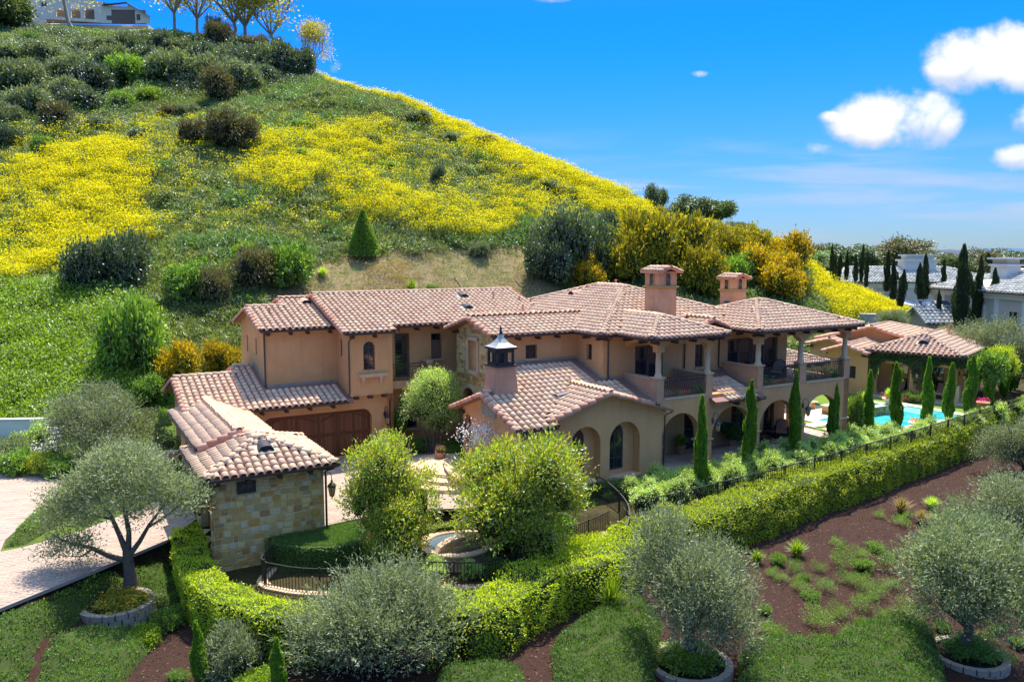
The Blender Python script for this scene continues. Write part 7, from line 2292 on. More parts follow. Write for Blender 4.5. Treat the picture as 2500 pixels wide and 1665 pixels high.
# conical shrub with its shadow on the bank
rgc = np.random.default_rng(5); n = 9000; t_ = rgc.random(n) ** .8; a_ = rgc.uniform(0, 6.28, n); rr = (1 - t_ ** 1.25) * .95 * (1 + .25 * (vnoise(a_ * 2, t_ * 5, 1, 3) - .5)); P_c = np.stack([np.cos(a_) * rr, np.sin(a_) * rr, t_ * 3.0], -1)
V, F = blades(P_c, np.stack([np.cos(a_), np.sin(a_), np.full(n, .9)], -1) + rgc.normal(0, .4, (n, 3)), .15, .07, rgc)
PROTO['cone'] = {'crown': leafmesh('crown', V, F, LM['green'])}
cv = MB().lathe((0, 0, 0), [(.82, 0), (.75, .6), (.6, 1.3), (.38, 2.0), (.1, 2.75)], 10).build('x', M['core']); PROTO['cone']['inner_twigs'] = cv.data; bpy.data.objects.remove(cv)
p = hit(836, 588); s = 105 * p.y / 1830 / 3.0
put('cone', 'conical_shrub', 'tall conical evergreen shrub standing at the top of the dry bank', 'shrub', p - Vector((0, 0, .15)), s, 0, None, s, leaf='foliage')

# ---------------------------------------------------------------- hilltop hedge and trees
hh = [Vector((x, 158, 0)) for x in np.linspace(-97, -56, 10)]
hh = [Vector((v.x, v.y, gz(v.x, v.y) - .1)) for v in hh]
hedge_run('hilltop_hedge', 'low clipped hedge along the hilltop in front of the cream villa', hh, 1.2, 1.25, 'hedge', dens=60, leaf=.28, wd=.14, seed=5, cat='hedge')
rsy = np.random.default_rng(3)


def sycamore(mb, rng):
    grow_trunk(mb, (0, 0, 0), 11, .20, 3.4, 9, rng, twig=7, split=.24)


lbs = lobeset(rsy, 9, 4.0, 8.0, 3.6, .42, .6)
tree_kind('syc', 90, lbs, (750, 3, .5, .36, .24, dict(up=.1, shell=.45, inner=.8, rough=.6)), 'sycamore', trunk=sycamore, barkm='pale_bark')
tree_kind('syc2', 91, lobeset(rsy, 9, 3.6, 9.0, 2.6, .42, .6), (1000, 4, .5, .34, .2, dict(up=.1, shell=.45, inner=.8, rough=.6)), 'sycamore', trunk=sycamore, barkm='pale_bark')
tree_kind('roundtree', 92, lobeset(rsy, 12, 3.4, 6.6, .6, .36, .5), (900, 9, .3, .42, .2, dict(up=.2, shell=.15, inner=.2)), 'dark', trunk=lambda mb, rng: grow_trunk(mb, (0, 0, 0), 6, .28, 2.2, 6, rng), core=.72)
tree_kind('browntree', 93, lobeset(rsy, 12, 3.4, 7.0, .8, .34, .5), (700, 8, .32, .4, .17, dict(up=.2, shell=.22, inner=.3)), 'brownbush', trunk=lambda mb, rng: grow_trunk(mb, (0, 0, 0), 7, .25, 2.4, 7, rng), core=.5)
tree_kind('greentree', 94, lobeset(rsy, 12, 3.4, 6.6, .6, .36, .5), (900, 9, .3, .42, .2, dict(up=.2, shell=.15, inner=.2)), 'treegreen', trunk=lambda mb, rng: grow_trunk(mb, (0, 0, 0), 6, .28, 2.2, 6, rng), core=.7)


def tree_px(key, name, px, py, hpx, label, D=None, unit_h=8.0, wscale=1.0, group=None, cat='tree', rot=None):
    p = place_px(px, py, D) if D else (hit(px, py) or place_px(px, py, 150))
    s = hpx * p.y / 1830 / unit_h
    return put(key, name, label, cat, p - Vector((0, 0, .2)), s * wscale, rg.uniform(0, 6.28) if rot is None else rot, group, s)


G_ = 'sycamores on the hilltop'
tree_px('syc', 'sycamore', 402, 78, 202, 'pale-trunked sycamore just right of the cream hilltop villa', D=160, unit_h=11.5, group=G_)
tree_px('syc', 'sycamore', 455, 90, 202, 'bare-looking sycamore, second to the right of the hilltop villa', D=165, unit_h=11.5, group=G_)
tree_px('syc2', 'sycamore', 540, 110, 243, 'taller yellow-leaved sycamore of the hilltop clump, left trunk', D=158, unit_h=11.5, group=G_)
tree_px('syc', 'sycamore', 565, 118, 243, 'sycamore with the straight trunk in the middle of the hilltop clump', D=156, unit_h=11.5, group=G_)
tree_px('syc2', 'sycamore', 625, 125, 189, 'sycamore at the right of the hilltop clump above the brown shrubs', D=154, unit_h=11.5, wscale=1.1, group=G_)
tree_px('syc2', 'sycamore', 722, 168, 118, 'small round sycamore standing alone where the ridge starts to fall', D=150, unit_h=11.0, group=G_)
lt_ = thing('leaning_tree', 'leaning grey trunk with few leaves in front of the cream hilltop villa', 'tree', tuple(place_px(178, 88, 158)))
b = place_px(178, 88, 158); mb = MB(); mb.tube([b, b + Vector((-1.6, 0, 3)), b + Vector((-2.2, 0, 7)), b + Vector((-3.4, 0, 12)), b + Vector((-5, 0, 17))], [.5, .36, .3, .22, .1], 8)
for e in ((-6, 0, 9), (2.5, 0, 10), (-9, 0, 13), (3, 0, 14)): mb.tube([b + Vector((-2.6, 0, 8.2)), b + Vector((e[0] * .6 - 1, 0, e[2] * .55 + 4)), b + Vector(e)], [.14, .09, .03], 5)
mb.build('trunk', M['pale_bark'], lt_)
rng = np.random.default_rng(8); Pl = np.array([b.x, b.y, b.z]) + np.stack([rng.uniform(-9, 4, 420), rng.normal(0, 1.5, 420), 8.5 + rng.normal(0, 2.0, 420)], -1)
V, F = blades(Pl, rng.normal(size=(420, 3)), .4, .25, rng); meshobj('crown', leafmesh('crown', V - np.array(tuple(ORG[lt_.name])), F, LM['sycamore']), None, lt_)
tree_px('greentree', 'green_tree', 18, 110, 130, 'full green tree at the far left edge beside the hilltop villa', D=150, unit_h=7.5)
tree_px('greentree', 'green_tree', -20, 60, 90, 'green tree cut by the upper left corner of the hill', D=155, unit_h=7.5)
tree_px('browntree', 'reddish_tree', 495, 110, 85, 'reddish brown eucalypt left of the sycamore clump', D=150, unit_h=8.2, wscale=.6)
tree_px('browntree', 'reddish_tree', 605, 140, 70, 'reddish brown eucalypt under the right sycamores', D=146, unit_h=8.2, wscale=.55)
tree_px('browntree', 'reddish_tree', 640, 145, 70, 'narrow reddish brown eucalypt left of the lone round sycamore', D=148, unit_h=8.2, wscale=.5)

# ---------------------------------------------------------------- trees along the right skyline
tree_px('roundtree', 'pine_tree', 1503, 508, 88, 'dark upright pine breaking the skyline right of the mustard ridge', D=118, unit_h=8.0, wscale=.75)
sk = [(1415, 462, 26, 'roundtree'), (1452, 480, 32, 'roundtree'), (1560, 520, 55, 'browntree'), (1590, 530, 78, 'roundtree'), (1625, 520, 55, 'roundtree'), (1655, 522, 62, 'greentree'), (1690, 545, 40, 'browntree'), (1720, 560, 44, 'roundtree'), (1745, 575, 42, 'browntree'),
      (1775, 590, 42, 'roundtree'), (1805, 610, 46, 'browntree'), (1835, 625, 44, 'roundtree'), (1610, 560, 50, 'browntree'), (1660, 565, 44, 'roundtree')]
for i, (x, y, h_, k) in enumerate(sorted(sk)):
    tree_px(k, 'skyline_tree', x, y, h_, '%s skyline tree, %s from the left beyond the mustard ridge' % ({'roundtree': 'dark green', 'browntree': 'greyish', 'greentree': 'mid green'}[k], ORD[i]), D=132 + (i % 3) * 8, unit_h=7.2, wscale=1.35, group='trees beyond the ridge')
vt = [(1850, 625, 60, 'browntree'), (1925, 640, 62, 'roundtree'), (1955, 630, 50, 'greentree'), (1985, 628, 52, 'roundtree'), (2020, 640, 66, 'browntree'), (2045, 620, 44, 'roundtree'), (2080, 640, 82, 'browntree'), (2120, 640, 50, 'roundtree'), (2150, 640, 54, 'browntree'), (2190, 640, 44, 'greentree'),
      (2225, 640, 44, 'browntree'), (2260, 640, 60, 'browntree'), (2300, 650, 60, 'roundtree'), (2335, 650, 56, 'roundtree'), (2370, 650, 60, 'greentree'), (1880, 640, 44, 'roundtree'), (2000, 630, 46, 'roundtree'), (2180, 620, 30, 'roundtree')]
for i, (x, y, h_, k) in enumerate(sorted(vt)):
    tree_px(k, 'valley_tree', x, y, h_ * 1.35, '%s tree, %s from the left behind the white villas' % ({'roundtree': 'dark green', 'browntree': 'brownish', 'greentree': 'mid green'}[k], ORD[i]), D=150 + (i % 4) * 9, unit_h=8.0, wscale=1.5, group='trees behind the white villas')
# palm
pp_ = place_px(1887, 640, 128); pt = thing('palm_tree', 'spreading date palm left of the dark cypress row', 'palm tree', tuple(pp_)); mb = MB(); mb.tube([pp_, pp_ + Vector((0, 0, 3.2))], [.55, .5], 9); mb.build('trunk', M['bark'], pt)
rng = np.random.default_rng(6); allp_ = []
for k in range(44):
    a = rng.uniform(0, 6.28); el = rng.uniform(-.5, 1.35); Lf = rng.uniform(2.6, 3.4); m_ = 20; t = np.linspace(0, 1, m_)
    hx_ = Lf * t * math.cos(el) * .95; hz_ = 3.3 + Lf * (t * math.sin(el) - .55 * t ** 2)
    c_ = np.stack([math.cos(a) * hx_, math.sin(a) * hx_, hz_], -1); sd_ = np.array([-math.sin(a), math.cos(a), 0])
    for sgn in (-1, 1): allp_.append(blades(c_, sgn * sd_[None] * .8 + np.array([[math.cos(a) * .5, math.sin(a) * .5, -.25]]) + rng.normal(0, .1, (m_, 3)), .62, .07, rng))
    allp_.append(blades(c_[:-1], c_[1:] - c_[:-1], Lf / m_ * 1.1, .09, rng))
V, F = cat_(allp_); meshobj('fronds', leafmesh('fronds', V, F, LM['green']), None, pt)

# dark cypresses in front of the white villas
dc = [(128, 100, 330, 0, 100), (148, 150, 330, 1, 103), (178, 150, 330, 0, 100), (222, 135, 322, 1, 100), (278, 160, 332, 0, 98), (318, 100, 338, 0, 98), (348, 150, 366, 1, 95), (477, 137, 396, 0, 92), (515, 190, 446, 1, 90), (572, 256, 490, 0, 88), (683, 215, 445, 1, 90), (712, 160, 445, 0, 92), (835, 192, 348, 0, 105), (803, 380, 572, 0, 88),
      (940, 100, 625, 0, 84), (1042, 172, 655, 1, 84), (1150, 247, 556, 1, 84), (1117, 147, 210, 0, 125)]
for i, (x, y0, y1, k, D_) in enumerate(sorted(dc)):
    X0, Y1, Y0 = (1980 + x / 2.588) / 1.062, (560 + y1 / 2.588) / 1.062, (560 + y0 / 2.588) / 1.062
    p = place_px(X0, Y1, D_); hm = (Y1 - Y0) * D_ / 1830
    wd_ = {940: 46, 1042: 34, 1150: 34, 712: 26, 683: 26, 572: 26, 515: 24, 477: 20}.get(x, 15) / 1.062 * D_ / 1830
    put('cypd%d' % k, 'dark_cypress', 'dark slender cypress, %s from the left in front of the white villas' % ORD[i], 'cypress', p, wd_ / 2.5, rg.uniform(0, 6), 'dark cypresses by the white villas', hm / 10)

# ---------------------------------------------------------------- the garden: trees
def base_put(key, name, label, px, py, z, hpx, uh, wpx=None, uw=None, rot=0, group=None, cat='tree'):
    p = at(px, py, z); s = hpx * p.y / 1830 / uh; sx = (wpx * p.y / 1830 / uw) if wpx else s
    return put(key, name, label, cat, p, sx, rot, group, s)


def zat(px, py):
    p = hit(px, py, 12, 90); return p


GO_ = 'olive trees'
p = hit(300, 1368, 12, 60); put('olive_front', 'olive_tree', 'grey olive tree with bare spreading limbs in the stone ring by the drive', 'olive tree', p + Vector((0, 0, .35)), 1.0, 0, GO_)
p = at(236, 1068, -.3); put('olive0', 'olive_tree', 'wide rounded olive tree in front of the white wall, far side of the drive', 'olive tree', p, 1.08, .6, GO_, 1.0)
p = hit(868, 1535, 12, 60); put('olive_bush', 'olive_bush', 'broad silvery olive bush at bottom centre in front of the curved fence', 'olive bush', p, 1.0, .3, GO_)
p = hit(1585, 1528, 12, 60); put('olive2', 'olive_tree', 'olive tree in a block ring left of the mulch bank', 'olive tree', p + Vector((0, 0, .3)), .98, 1.2, GO_, 1.12)
p = hit(2218, 1508, 12, 60); put('olive1', 'olive_tree', 'olive tree with leaning trunk at the lower right, right of the mulch bank', 'olive tree', p + Vector((0, 0, .3)), 1.05, 2.2, GO_, 1.12)
p = hit(2325, 1290, 12, 60); put('olive0', 'olive_tree', 'olive tree at the right edge below the end of the hedge', 'olive tree', p, 1.0, 2.6, GO_, .98)
p = hit(2352, 1100, 12, 80); put('olive2', 'olive_tree', 'olive tree at the right edge level with the pool', 'olive tree', p, .95, 3.4, GO_, 1.0)
p = L(66, 37.5, 0); put('olive0', 'olive_tree', 'pale olive tree right of the pool house roof', 'olive tree', p, 1.35, 4, GO_, 1.35)
p = L(68.5, 33.0, 0); put('olive2', 'olive_tree', 'pale olive tree at the right edge behind the pool cypresses', 'olive tree', p, 1.35, 5, GO_, 1.2)
p = place_px(2050, 745, 84); put('olive1', 'olive_tree', 'small grey olive beside the white outbuilding', 'olive tree', p - Vector((0, 0, 1)), .75, 5, GO_, .6)
p = at(893, 1290, -1.08); put('bright0', 'strawberry_tree', 'bright yellow-green tree between the gatehouse and the courtyard, the narrower one', 'tree', p, .82, 0.3, 'bright green court trees', .97)
p = at(1200, 1292, -1.08); put('bright1', 'strawberry_tree', 'large bright yellow-green tree hiding the front of the great room', 'tree', p, .98, 1.3, 'bright green court trees', 1.12)
p = at(997, 1045, 0); put('privet', 'courtyard_tree', 'multi-stemmed pale green tree beside the stone gable', 'tree', p, .98, 0, None, .95)

cy = [(1610, 903, 1128), (1720, 868, 1095), (1823, 845, 1058), (1914, 850, 1019), (1993, 848, 1008), (2055, 830, 997), (2128, 818, 978), (2181, 832, 969), (2228, 815, 955), (2274, 820, 940), (2309, 806, 912), (2323, 782, 898), (2333, 786, 893)]
for i, (x, y0, y1) in enumerate(cy):
    z = -.25; p = at(x, y1, z); hm = (y1 - y0) * p.y / 1830; w_ = 30 * p.y / 1830
    sx = {0: 1.05, 1: .95, 2: .98}.get(i, 1.05)
    put(('cyp0', 'cyp1', 'cyp2', 'cyp0', 'cyp0', 'cyp1', 'cyp2', 'cyp0', 'cyp1', 'cyp2', 'cyp0', 'cyp2', 'cyp1')[i], 'italian_cypress', 'slim bright green cypress, %s from the left in the row between patio and fence' % ORD[i], 'cypress', p, sx * (1.0 + .012 * i), rg.uniform(0, 6), 'cypresses along the fence', hm / 5.0)
for k, (x, y0, y1) in enumerate(((459, 1412, 1572), (640, 1450, 1610))):
    p = hit(x, min(y1, 1640), 10, 60) or at(x, y1, -2.6); hm = (y1 - y0) * p.y / 1830
    put('cyp%d' % (2 * k), 'italian_cypress', ('young cypress at the bottom left of the picture' if k == 0 else 'young cypress just left of the big silvery olive bush'), 'cypress', p, .75, k, 'young cypresses at the bottom', hm / 5.0)


# planter rings
def ring_planter(label, p, rad, h_, group):
    t = thing('planter_ring', label, 'planter', tuple(p), None, group); n = int(2 * math.pi * rad / .36)
    for c in range(max(1, round(h_ / .2))):
        for k in range(n):
            a = 2 * math.pi * (k + .5 * (c % 2)) / n; w_ = math.pi * rad / n * .97
            mb = MB(); q = Vector((p.x + rad * math.cos(a), p.y + rad * math.sin(a), p.z + c * .2)); tx = Vector((-math.sin(a), math.cos(a), 0))
            mb.bar(q - tx * w_ + Vector((0, 0, .1)), q + tx * w_ + Vector((0, 0, .1)), .24, .19); mb.build('block', M['ring'], t)
    MB().lathe((p.x, p.y, p.z), [(rad - .14, 0), (rad - .13, h_ - .1)], 24).build('soil', M['core_d'], t)
    return t


GR = 'block planter rings under the olives'
pf = hit(270, 1410, 12, 60); ring_planter('curved block planter ring under the front olive by the drive', Vector((pf.x, pf.y, pf.z - .15)), 1.12, .6, GR)
pr = hit(1585, 1532, 12, 60); ring_planter('block planter ring under the olive left of the mulch bank', Vector((pr.x, pr.y, pr.z - .2)), 1.25, .4, GR)
pr2 = hit(2225, 1512, 12, 60); ring_planter('block planter ring under the lower right olive', Vector((pr2.x, pr2.y, pr2.z - .2)), 1.15, .4, GR)
for nm, q, r_q, key in (('flowering shrub filling the front olive ring', pf, 1.0, 'b_goldg'), ('low green plants filling the block ring left of the mulch bank', pr, 1.0, 'b_fresh'), ('low green plants filling the lower right block ring', pr2, .95, 'b_jun')):
    put(key, 'low_shrub', nm, 'shrub', q + Vector((0, 0, .15)), r_q * .95, 1, None, .45, leaf='foliage')

# ---------------------------------------------------------------- hedges
zt = -.05
def top_pts(px, h_, z=zt): return [Vector((*at(x, y, z)[:2], z - h_)) for x, y in px]


hedge_run('clipped_hedge', 'long yellow-green clipped hedge running from the curved railing to the far pool corner', poly3([Vector((at(x, y, .05).x, at(x, y, .05).y, .05 - 2.25)) for x, y in ((1452, 1205), (1560, 1180), (1700, 1137), (1850, 1085), (2000, 1040), (2150, 990), (2260, 955), (2400, 905))], 1.0), 1.75, 2.25, 'hedge', dens=300, leaf=.10, wd=.055, seed=2, rough=.2)
hedge_run('clipped_hedge', 'yellow-green hedge wrapping the gatehouse corner and curved fence on the left', poly3([Vector((at(x, y, -.2).x, at(x, y, -.2).y, -.2 - 1.75)) for x, y in ((425, 1205), (437, 1250), (452, 1295), (500, 1345), (580, 1378), (660, 1395), (750, 1400), (850, 1395))], .7), 1.25, 1.75, 'hedge', dens=420, leaf=.085, wd=.048, seed=3, rough=.22)
hedge_run('clipped_hedge', 'loose bright hedge bulging below the fountain fence, right of the silvery bush', poly3([Vector((at(x, y, -.35).x, at(x, y, -.35).y, -.35 - 1.7)) for x, y in ((1000, 1395), (1060, 1402), (1130, 1380), (1190, 1345), (1260, 1310), (1340, 1292), (1400, 1268), (1450, 1230))], .7), 1.7, 1.85, 'hedge', dens=380, leaf=.09, wd=.05, seed=4, rough=.34)
# fresh shrubs filling the gap between fence and hedge
for i, (x, y, s_) in enumerate(((1275, 1235, .62), (1330, 1228, .6), (1385, 1215, .55))):
    p = at(x, y, -.2); put('b_hedge', 'hedge_shrub', 'yellow-green shrub, %s from the left outside the right bend of the curved fence' % ORD[i], 'shrub', p + Vector((0, -.2, -1.5)), s_ * 1.3, i, None, s_ * 2.2, leaf='foliage')
# box hedge with a lawn-like clipped top
bxp = [tuple(at(x, y, 0)[:2]) for x, y in ((604, 1216), (650, 1203), (738, 1188), (818, 1190), (838, 1215), (822, 1243), (760, 1252), (690, 1252), (620, 1243))]
bo_ = mat_cover('box_hedge', bxp, 1.05, 'hedge_dark', dens=2600, leaf=.045, wd=.022, seed=6, tuft=0, zf=lambda x, y: np.full_like(x, -1.08), rough=.35, hvar=.05, edgew=.14)
del bo_['kind']; tag(bo_, 'flat-topped clipped box hedge against the gatehouse wall', 'hedge')
rng = np.random.default_rng(12); A = np.array(bxp + [bxp[0]]); nn_ = 9000; k = rng.integers(0, len(bxp), nn_); t = rng.random(nn_)[:, None]; Pq = A[k] * (1 - t) + A[k + 1] * t; dq = A[k + 1] - A[k]; nq = unit(np.stack([dq[:, 1], -dq[:, 0]], -1)); cc = A[:-1].mean(0); nq = nq * np.sign(((Pq - cc) * nq).sum(1))[:, None]
V, F = blades(np.stack([Pq[:, 0] + nq[:, 0] * .03, Pq[:, 1] + nq[:, 1] * .03, rng.uniform(-1.15, -.05, nn_)], -1), np.stack([nq[:, 0], nq[:, 1], np.full(nn_, .4)], -1) + rng.normal(0, .5, (nn_, 3)), .07, .035, rng)
meshobj('foliage', leafmesh('foliage', V, F, LM['hedge_dark']), None, bo_)
sd_ = MB().prism(bxp, -1.2, -.1); o = sd_.build('inner_body', M['core'], None); o.parent = bo_
# low clipped hedge at the foot of the great room, green edging
hedge_run('low_hedge', 'low dark clipped hedge at the foot of the arched windows', [L(21.0, 29.9, -.35), L(23, 29.7, -.35), L(25.3, 29.7, -.35), L(26.9, 29.4, -.35)], .8, .5, 'hedge_dark', dens=500, leaf=.06, wd=.03, seed=7)
hedge_run('low_hedge', 'narrow bright hedge beside the gatehouse wing along the garden path', [Vector((*at(x, y, .1)[:2], -.35)) for x, y in ((375, 1012), (385, 1040), (400, 1075), (412, 1110))], 1.3, .75, 'green', dens=260, leaf=.08, wd=.04, seed=8, rough=.3)
hedge_run('low_hedge', 'loose hedge row between the courtyard and the fountain', [Vector((*at(x, y, -.2)[:2], -1.0)) for x, y in ((940, 1215), (1000, 1207), (1060, 1200), (1130, 1200), (1170, 1215))], .7, .85, 'bright', dens=300, leaf=.09, wd=.04, seed=9, rough=.4)
# ---------------------------------------------------------------- mats of ground cover at the front
HP = lambda pts, lo=10, hi=70: [tuple((hit(x, y, lo, hi) or at(x, y, -2))[:2]) for x, y in pts]
mat_cover('juniper_mat', HP([(300, 1318), (392, 1262), (425, 1320), (432, 1395), (350, 1425), (320, 1370)]), .55, 'juniper', dens=420, leaf=.10, wd=.03, seed=21, label='dark green spreading juniper right of the front olive')
mat_cover('ground_cover', HP([(-30, 1440), (100, 1388), (250, 1312), (300, 1335), (215, 1375), (185, 1430), (90, 1475), (40, 1640), (-30, 1640)]), .40, 'juniper', dens=360, leaf=.10, wd=.04, seed=22, label='mixed green ground cover along the lower edge of the drive')
mat_cover('ground_cover', HP([(60, 1400), (230, 1330), (262, 1345), (190, 1392), (90, 1440)]), .5, 'groundleaf', dens=130, leaf=.12, wd=.05, seed=28, core=False, label='yellow-green plants scattered along the drive edge')
mat_cover('juniper_mat', HP([(70, 1640), (110, 1490), (220, 1452), (345, 1450), (335, 1510), (265, 1600), (230, 1640)]), .6, 'juniper', dens=420, leaf=.11, wd=.03, seed=23, label='dark juniper mat in the bottom left corner')
mat_cover('juniper_mat', HP([(1275, 1640), (1265, 1510), (1318, 1445), (1395, 1402), (1470, 1395), (1522, 1440), (1512, 1510), (1500, 1640)]), .75, 'juniper', dens=480, leaf=.11, wd=.03, seed=24, label='dense green juniper mound left of the lower middle olive')
mat_cover('juniper_mat', HP([(985, 1640), (1010, 1560), (1090, 1535), (1200, 1545), (1225, 1640)]), .5, 'juniper', dens=420, leaf=.11, wd=.03, seed=25, label='green juniper edge at the bottom centre')
mat_cover('juniper_mat', HP([(1690, 1640), (1700, 1510), (1780, 1485), (1900, 1505), (1995, 1452), (2080, 1440), (2150, 1478), (2172, 1560), (2180, 1640)]), .75, 'juniper', dens=460, leaf=.11, wd=.03, seed=26, label='broad green juniper mat below the mulch bank')
mat_cover('island_bed', [tuple(at(x, y, -.3)[:2]) for x, y in ((10, 1258), (40, 1222), (75, 1190), (120, 1155), (150, 1112), (172, 1105), (180, 1140), (150, 1190), (105, 1222), (55, 1250))], .45, 'green', dens=300, leaf=.10, wd=.045, seed=27, zf=lambda x, y: np.full_like(x, -.3), label='planted island between the two paved drives')
mat_cover('ground_cover', [tuple(at(x, y, -.3)[:2]) for x, y in ((180, 1115), (330, 1080), (345, 1140), (175, 1215))], .25, 'groundleaf', dens=220, leaf=.10, wd=.045, seed=29, zf=lambda x, y: np.full_like(x, -.3), label='low green cover behind the front olive')
# upright spikes in the juniper mound, pale shrub, odds and ends
p = hit(1405, 1410, 10, 60); put('g_green', 'upright_shrub', 'upright pale green shoots rising from the juniper mound', 'shrub', p, 1.2, 0, None, 1.9)
bush('b_olive', 535, 1548, 160, 'pale yellow-green shrub between the two young cypresses', hpx=110)
bush('b_fresh', 590, 1590, 110, 'fresh green shrub right below the pale one at the bottom left', hpx=60)
bush('b_green', 480, 1450, 70, 'thin green shrub at the foot of the left hedge', hpx=50)
bush('b_small', 410, 1560, 60, 'small green plant in the mulch left of the young cypress', hpx=30)
bush('b_fresh', 330, 1480, 90, 'light green plant under the planter ring by the drive', hpx=50)
bush('b_green', 385, 1440, 90, 'green plant on the bank below the left hedge', hpx=50)
# white-flowering and green shrubs by the white wall
for i, (x, y, w_, h_, k) in enumerate(((20, 1075, 90, 70, 'b_sage'), (70, 1050, 90, 60, 'b_rose'), (40, 1092, 90, 60, 'b_green'), (105, 1092, 90, 60, 'b_hedge'), (150, 1095, 90, 50, 'b_green'), (185, 1090, 60, 50, 'b_hedge'))):
    p = at(x, y, -.3); s = w_ * p.y / 1830 / 2.15
    put(k, 'garden_shrub', 'rounded garden shrub, %s from the left beside the upper paved forecourt' % ORD[i], 'shrub', p, s, i, 'shrubs by the forecourt', h_ * p.y / 1830 / 1.15, leaf='foliage')
rng = np.random.default_rng(31); c = at(50, 1040, .5); n = 420; V, F = blades(np.stack([c.x + rng.normal(0, 1.1, n), c.y + rng.normal(0, .8, n), c.z + rng.uniform(-.2, .35, n)], -1), rng.normal(size=(n, 3)), .10, .09, rng)
wf = thing('white_flowers', 'white flowers covering the shrub under the white garden wall', 'flowers', tuple(c)); meshobj('petals', leafmesh('petals', V - np.array(tuple(c)), F, LM['white']), None, wf)
bush('b_green', 2270, 880, 80, 'leafy green shrub at the right end of the pool house', D=58, hpx=80)
bush('b_hedge', 2300, 860, 70, 'bright green shrub behind the right pool cypresses', D=60, hpx=70)

# ---------------------------------------------------------------- rose bed
ri = 0
for i in range(30):
    t = i / 29; px = 1478 + (2345 - 1478) * t; py = 1128 - 196 * t ** 1.02
    for j, (dx, dy) in enumerate(((0, 4), (-14, -13))):
        if j == 1 and i > 22: continue
        if i % 2 == j % 2 and i > 20: continue
        p = at(px + dx + rg.uniform(-6, 6), py + dy * (1 - .4 * t), .25)
        put('b_rose', 'rose_bush', 'light green rose bush, %s from the left in the %s row inside the iron fence' % (NTH(i + 1), ('front', 'back')[j]), 'rose bush', Vector((p.x, p.y, -.42)), rg.uniform(.66, .85), rg.uniform(0, 6), 'rose bushes along the iron fence', rg.uniform(.65, .92), leaf='foliage')
        ri += 1
rng = np.random.default_rng(41)
# ---------------------------------------------------------------- low plants in the mulch
cv5 = lambda x, y: ((1500 + x / 2.355) / 1.062, (1000 + y / 2.355) / 1.062)
low = [(935, 885, 80), (1040, 935, 80), (1090, 975, 60), (1175, 930, 70), (1280, 785, 70), (1305, 905, 115), (1410, 850, 85), (1495, 810, 80), (1437, 930, 100), (1565, 915, 135), (1340, 1000, 90), (1410, 1020, 90), (1215, 1045, 100), (1060, 1040, 80), (1125, 1085, 90), (1495, 1080, 120), (1595, 1030, 90), (1430, 1150, 110),
       (1290, 1195, 100), (1550, 1215, 100), (1695, 1190, 135), (1170, 1255, 140), (1215, 1390, 120), (900, 1320, 110), (960, 1350, 110), (1440, 1285, 110), (1365, 1350, 125), (1100, 1410, 80), (2250, 1465, 120), (2320, 1370, 90), (960, 985, 70), (905, 960, 60), (2150, 1320, 90), (2200, 1280, 90), (1650, 665, 90), (1520, 620, 60), (860, 1170, 70), (870, 1270, 70), (1750, 1260, 70), (1880, 1270, 90)]
rowk = {}
for i, (x, y, w_) in enumerate(sorted(low, key=lambda q: (q[1] // 130, q[0]))):
    rk = rowk.setdefault(y // 130, [len(rowk) + 1, 0]); rk[1] += 1
    X, Y = cv5(x, y); p = hit(X, Y, 10, 80)
    if p is None: continue
    s = w_ / 2.5 * p.y / 1830 / 2.1 * 1.35
    put(('b_mulch', 'b_mulch', 'b_small', 'b_mulch')[i % 4], 'low_shrub', 'low mulch-bank shrub, %s from the left in the %s row below the hedge' % (NTH(rk[1]), NTH(rk[0])), 'shrub', p - Vector((0, 0, .03)), s, rg.uniform(0, 6), 'low shrubs on the mulch bank', s * rg.uniform(.9, 1.3), leaf='foliage')
for x, y, k, w_, lb_ in ((1650, 600, 'g_dry', 100, 'rusty orange tuft of grass near the hedge on the mulch bank'), (1825, 575, 'g_lime', 90, 'pale lime tuft of grass right of the rusty one'), (1765, 650, 'g_dry', 80, 'thin dry tuft between the rusty and the lime grass'), (1935, 610, 'g_lime', 60, 'small lime tuft nearest the right olive'), (1050, 840, 'g_green', 110, 'spiky green tuft below the middle of the hedge'), (820, 880, 'g_green', 90, 'spiky green tuft beside the lower middle olive'), (1850, 640, 'g_lime', 50, 'tiny lime tuft below the pale one')):
    X, Y = cv5(x, y); p = hit(X, Y, 10, 80); s = w_ / 2.5 * p.y / 1830 / 1.0
    put(k, 'grass_tuft', lb_, 'grass tuft', p, s * 1.3, 0, None, s * 1.2)

# small leaf litter and chips that break up the mulch
nl = 60000; lx, ly = rg.uniform(-18, 45, nl), rg.uniform(14, 60, nl); ok = (interp(lx, FB) - ly > .4) & (rg.random(nl) < np.clip(30 / ly, .2, 1)); lx, ly = lx[ok], ly[ok]
V, F = blades(np.stack([lx, ly, ground(lx, ly) + .012], -1), np.stack([rg.normal(size=len(lx)), rg.normal(size=len(lx)), rg.uniform(0, .25, len(lx))], -1), .10, .04, rg)
LM['chip'] = leafmat('bark_chip', [(.10, .045, .03), (.16, .085, .06), (.06, .03, .02), (.22, .15, .11)], .05, gloss=.03)
o = meshobj('bark_mulch', leafmesh('bark_mulch', V, F, LM['chip']), None); o['kind'] = 'stuff'; o['label'] = 'red-brown bark mulch on the front bank'
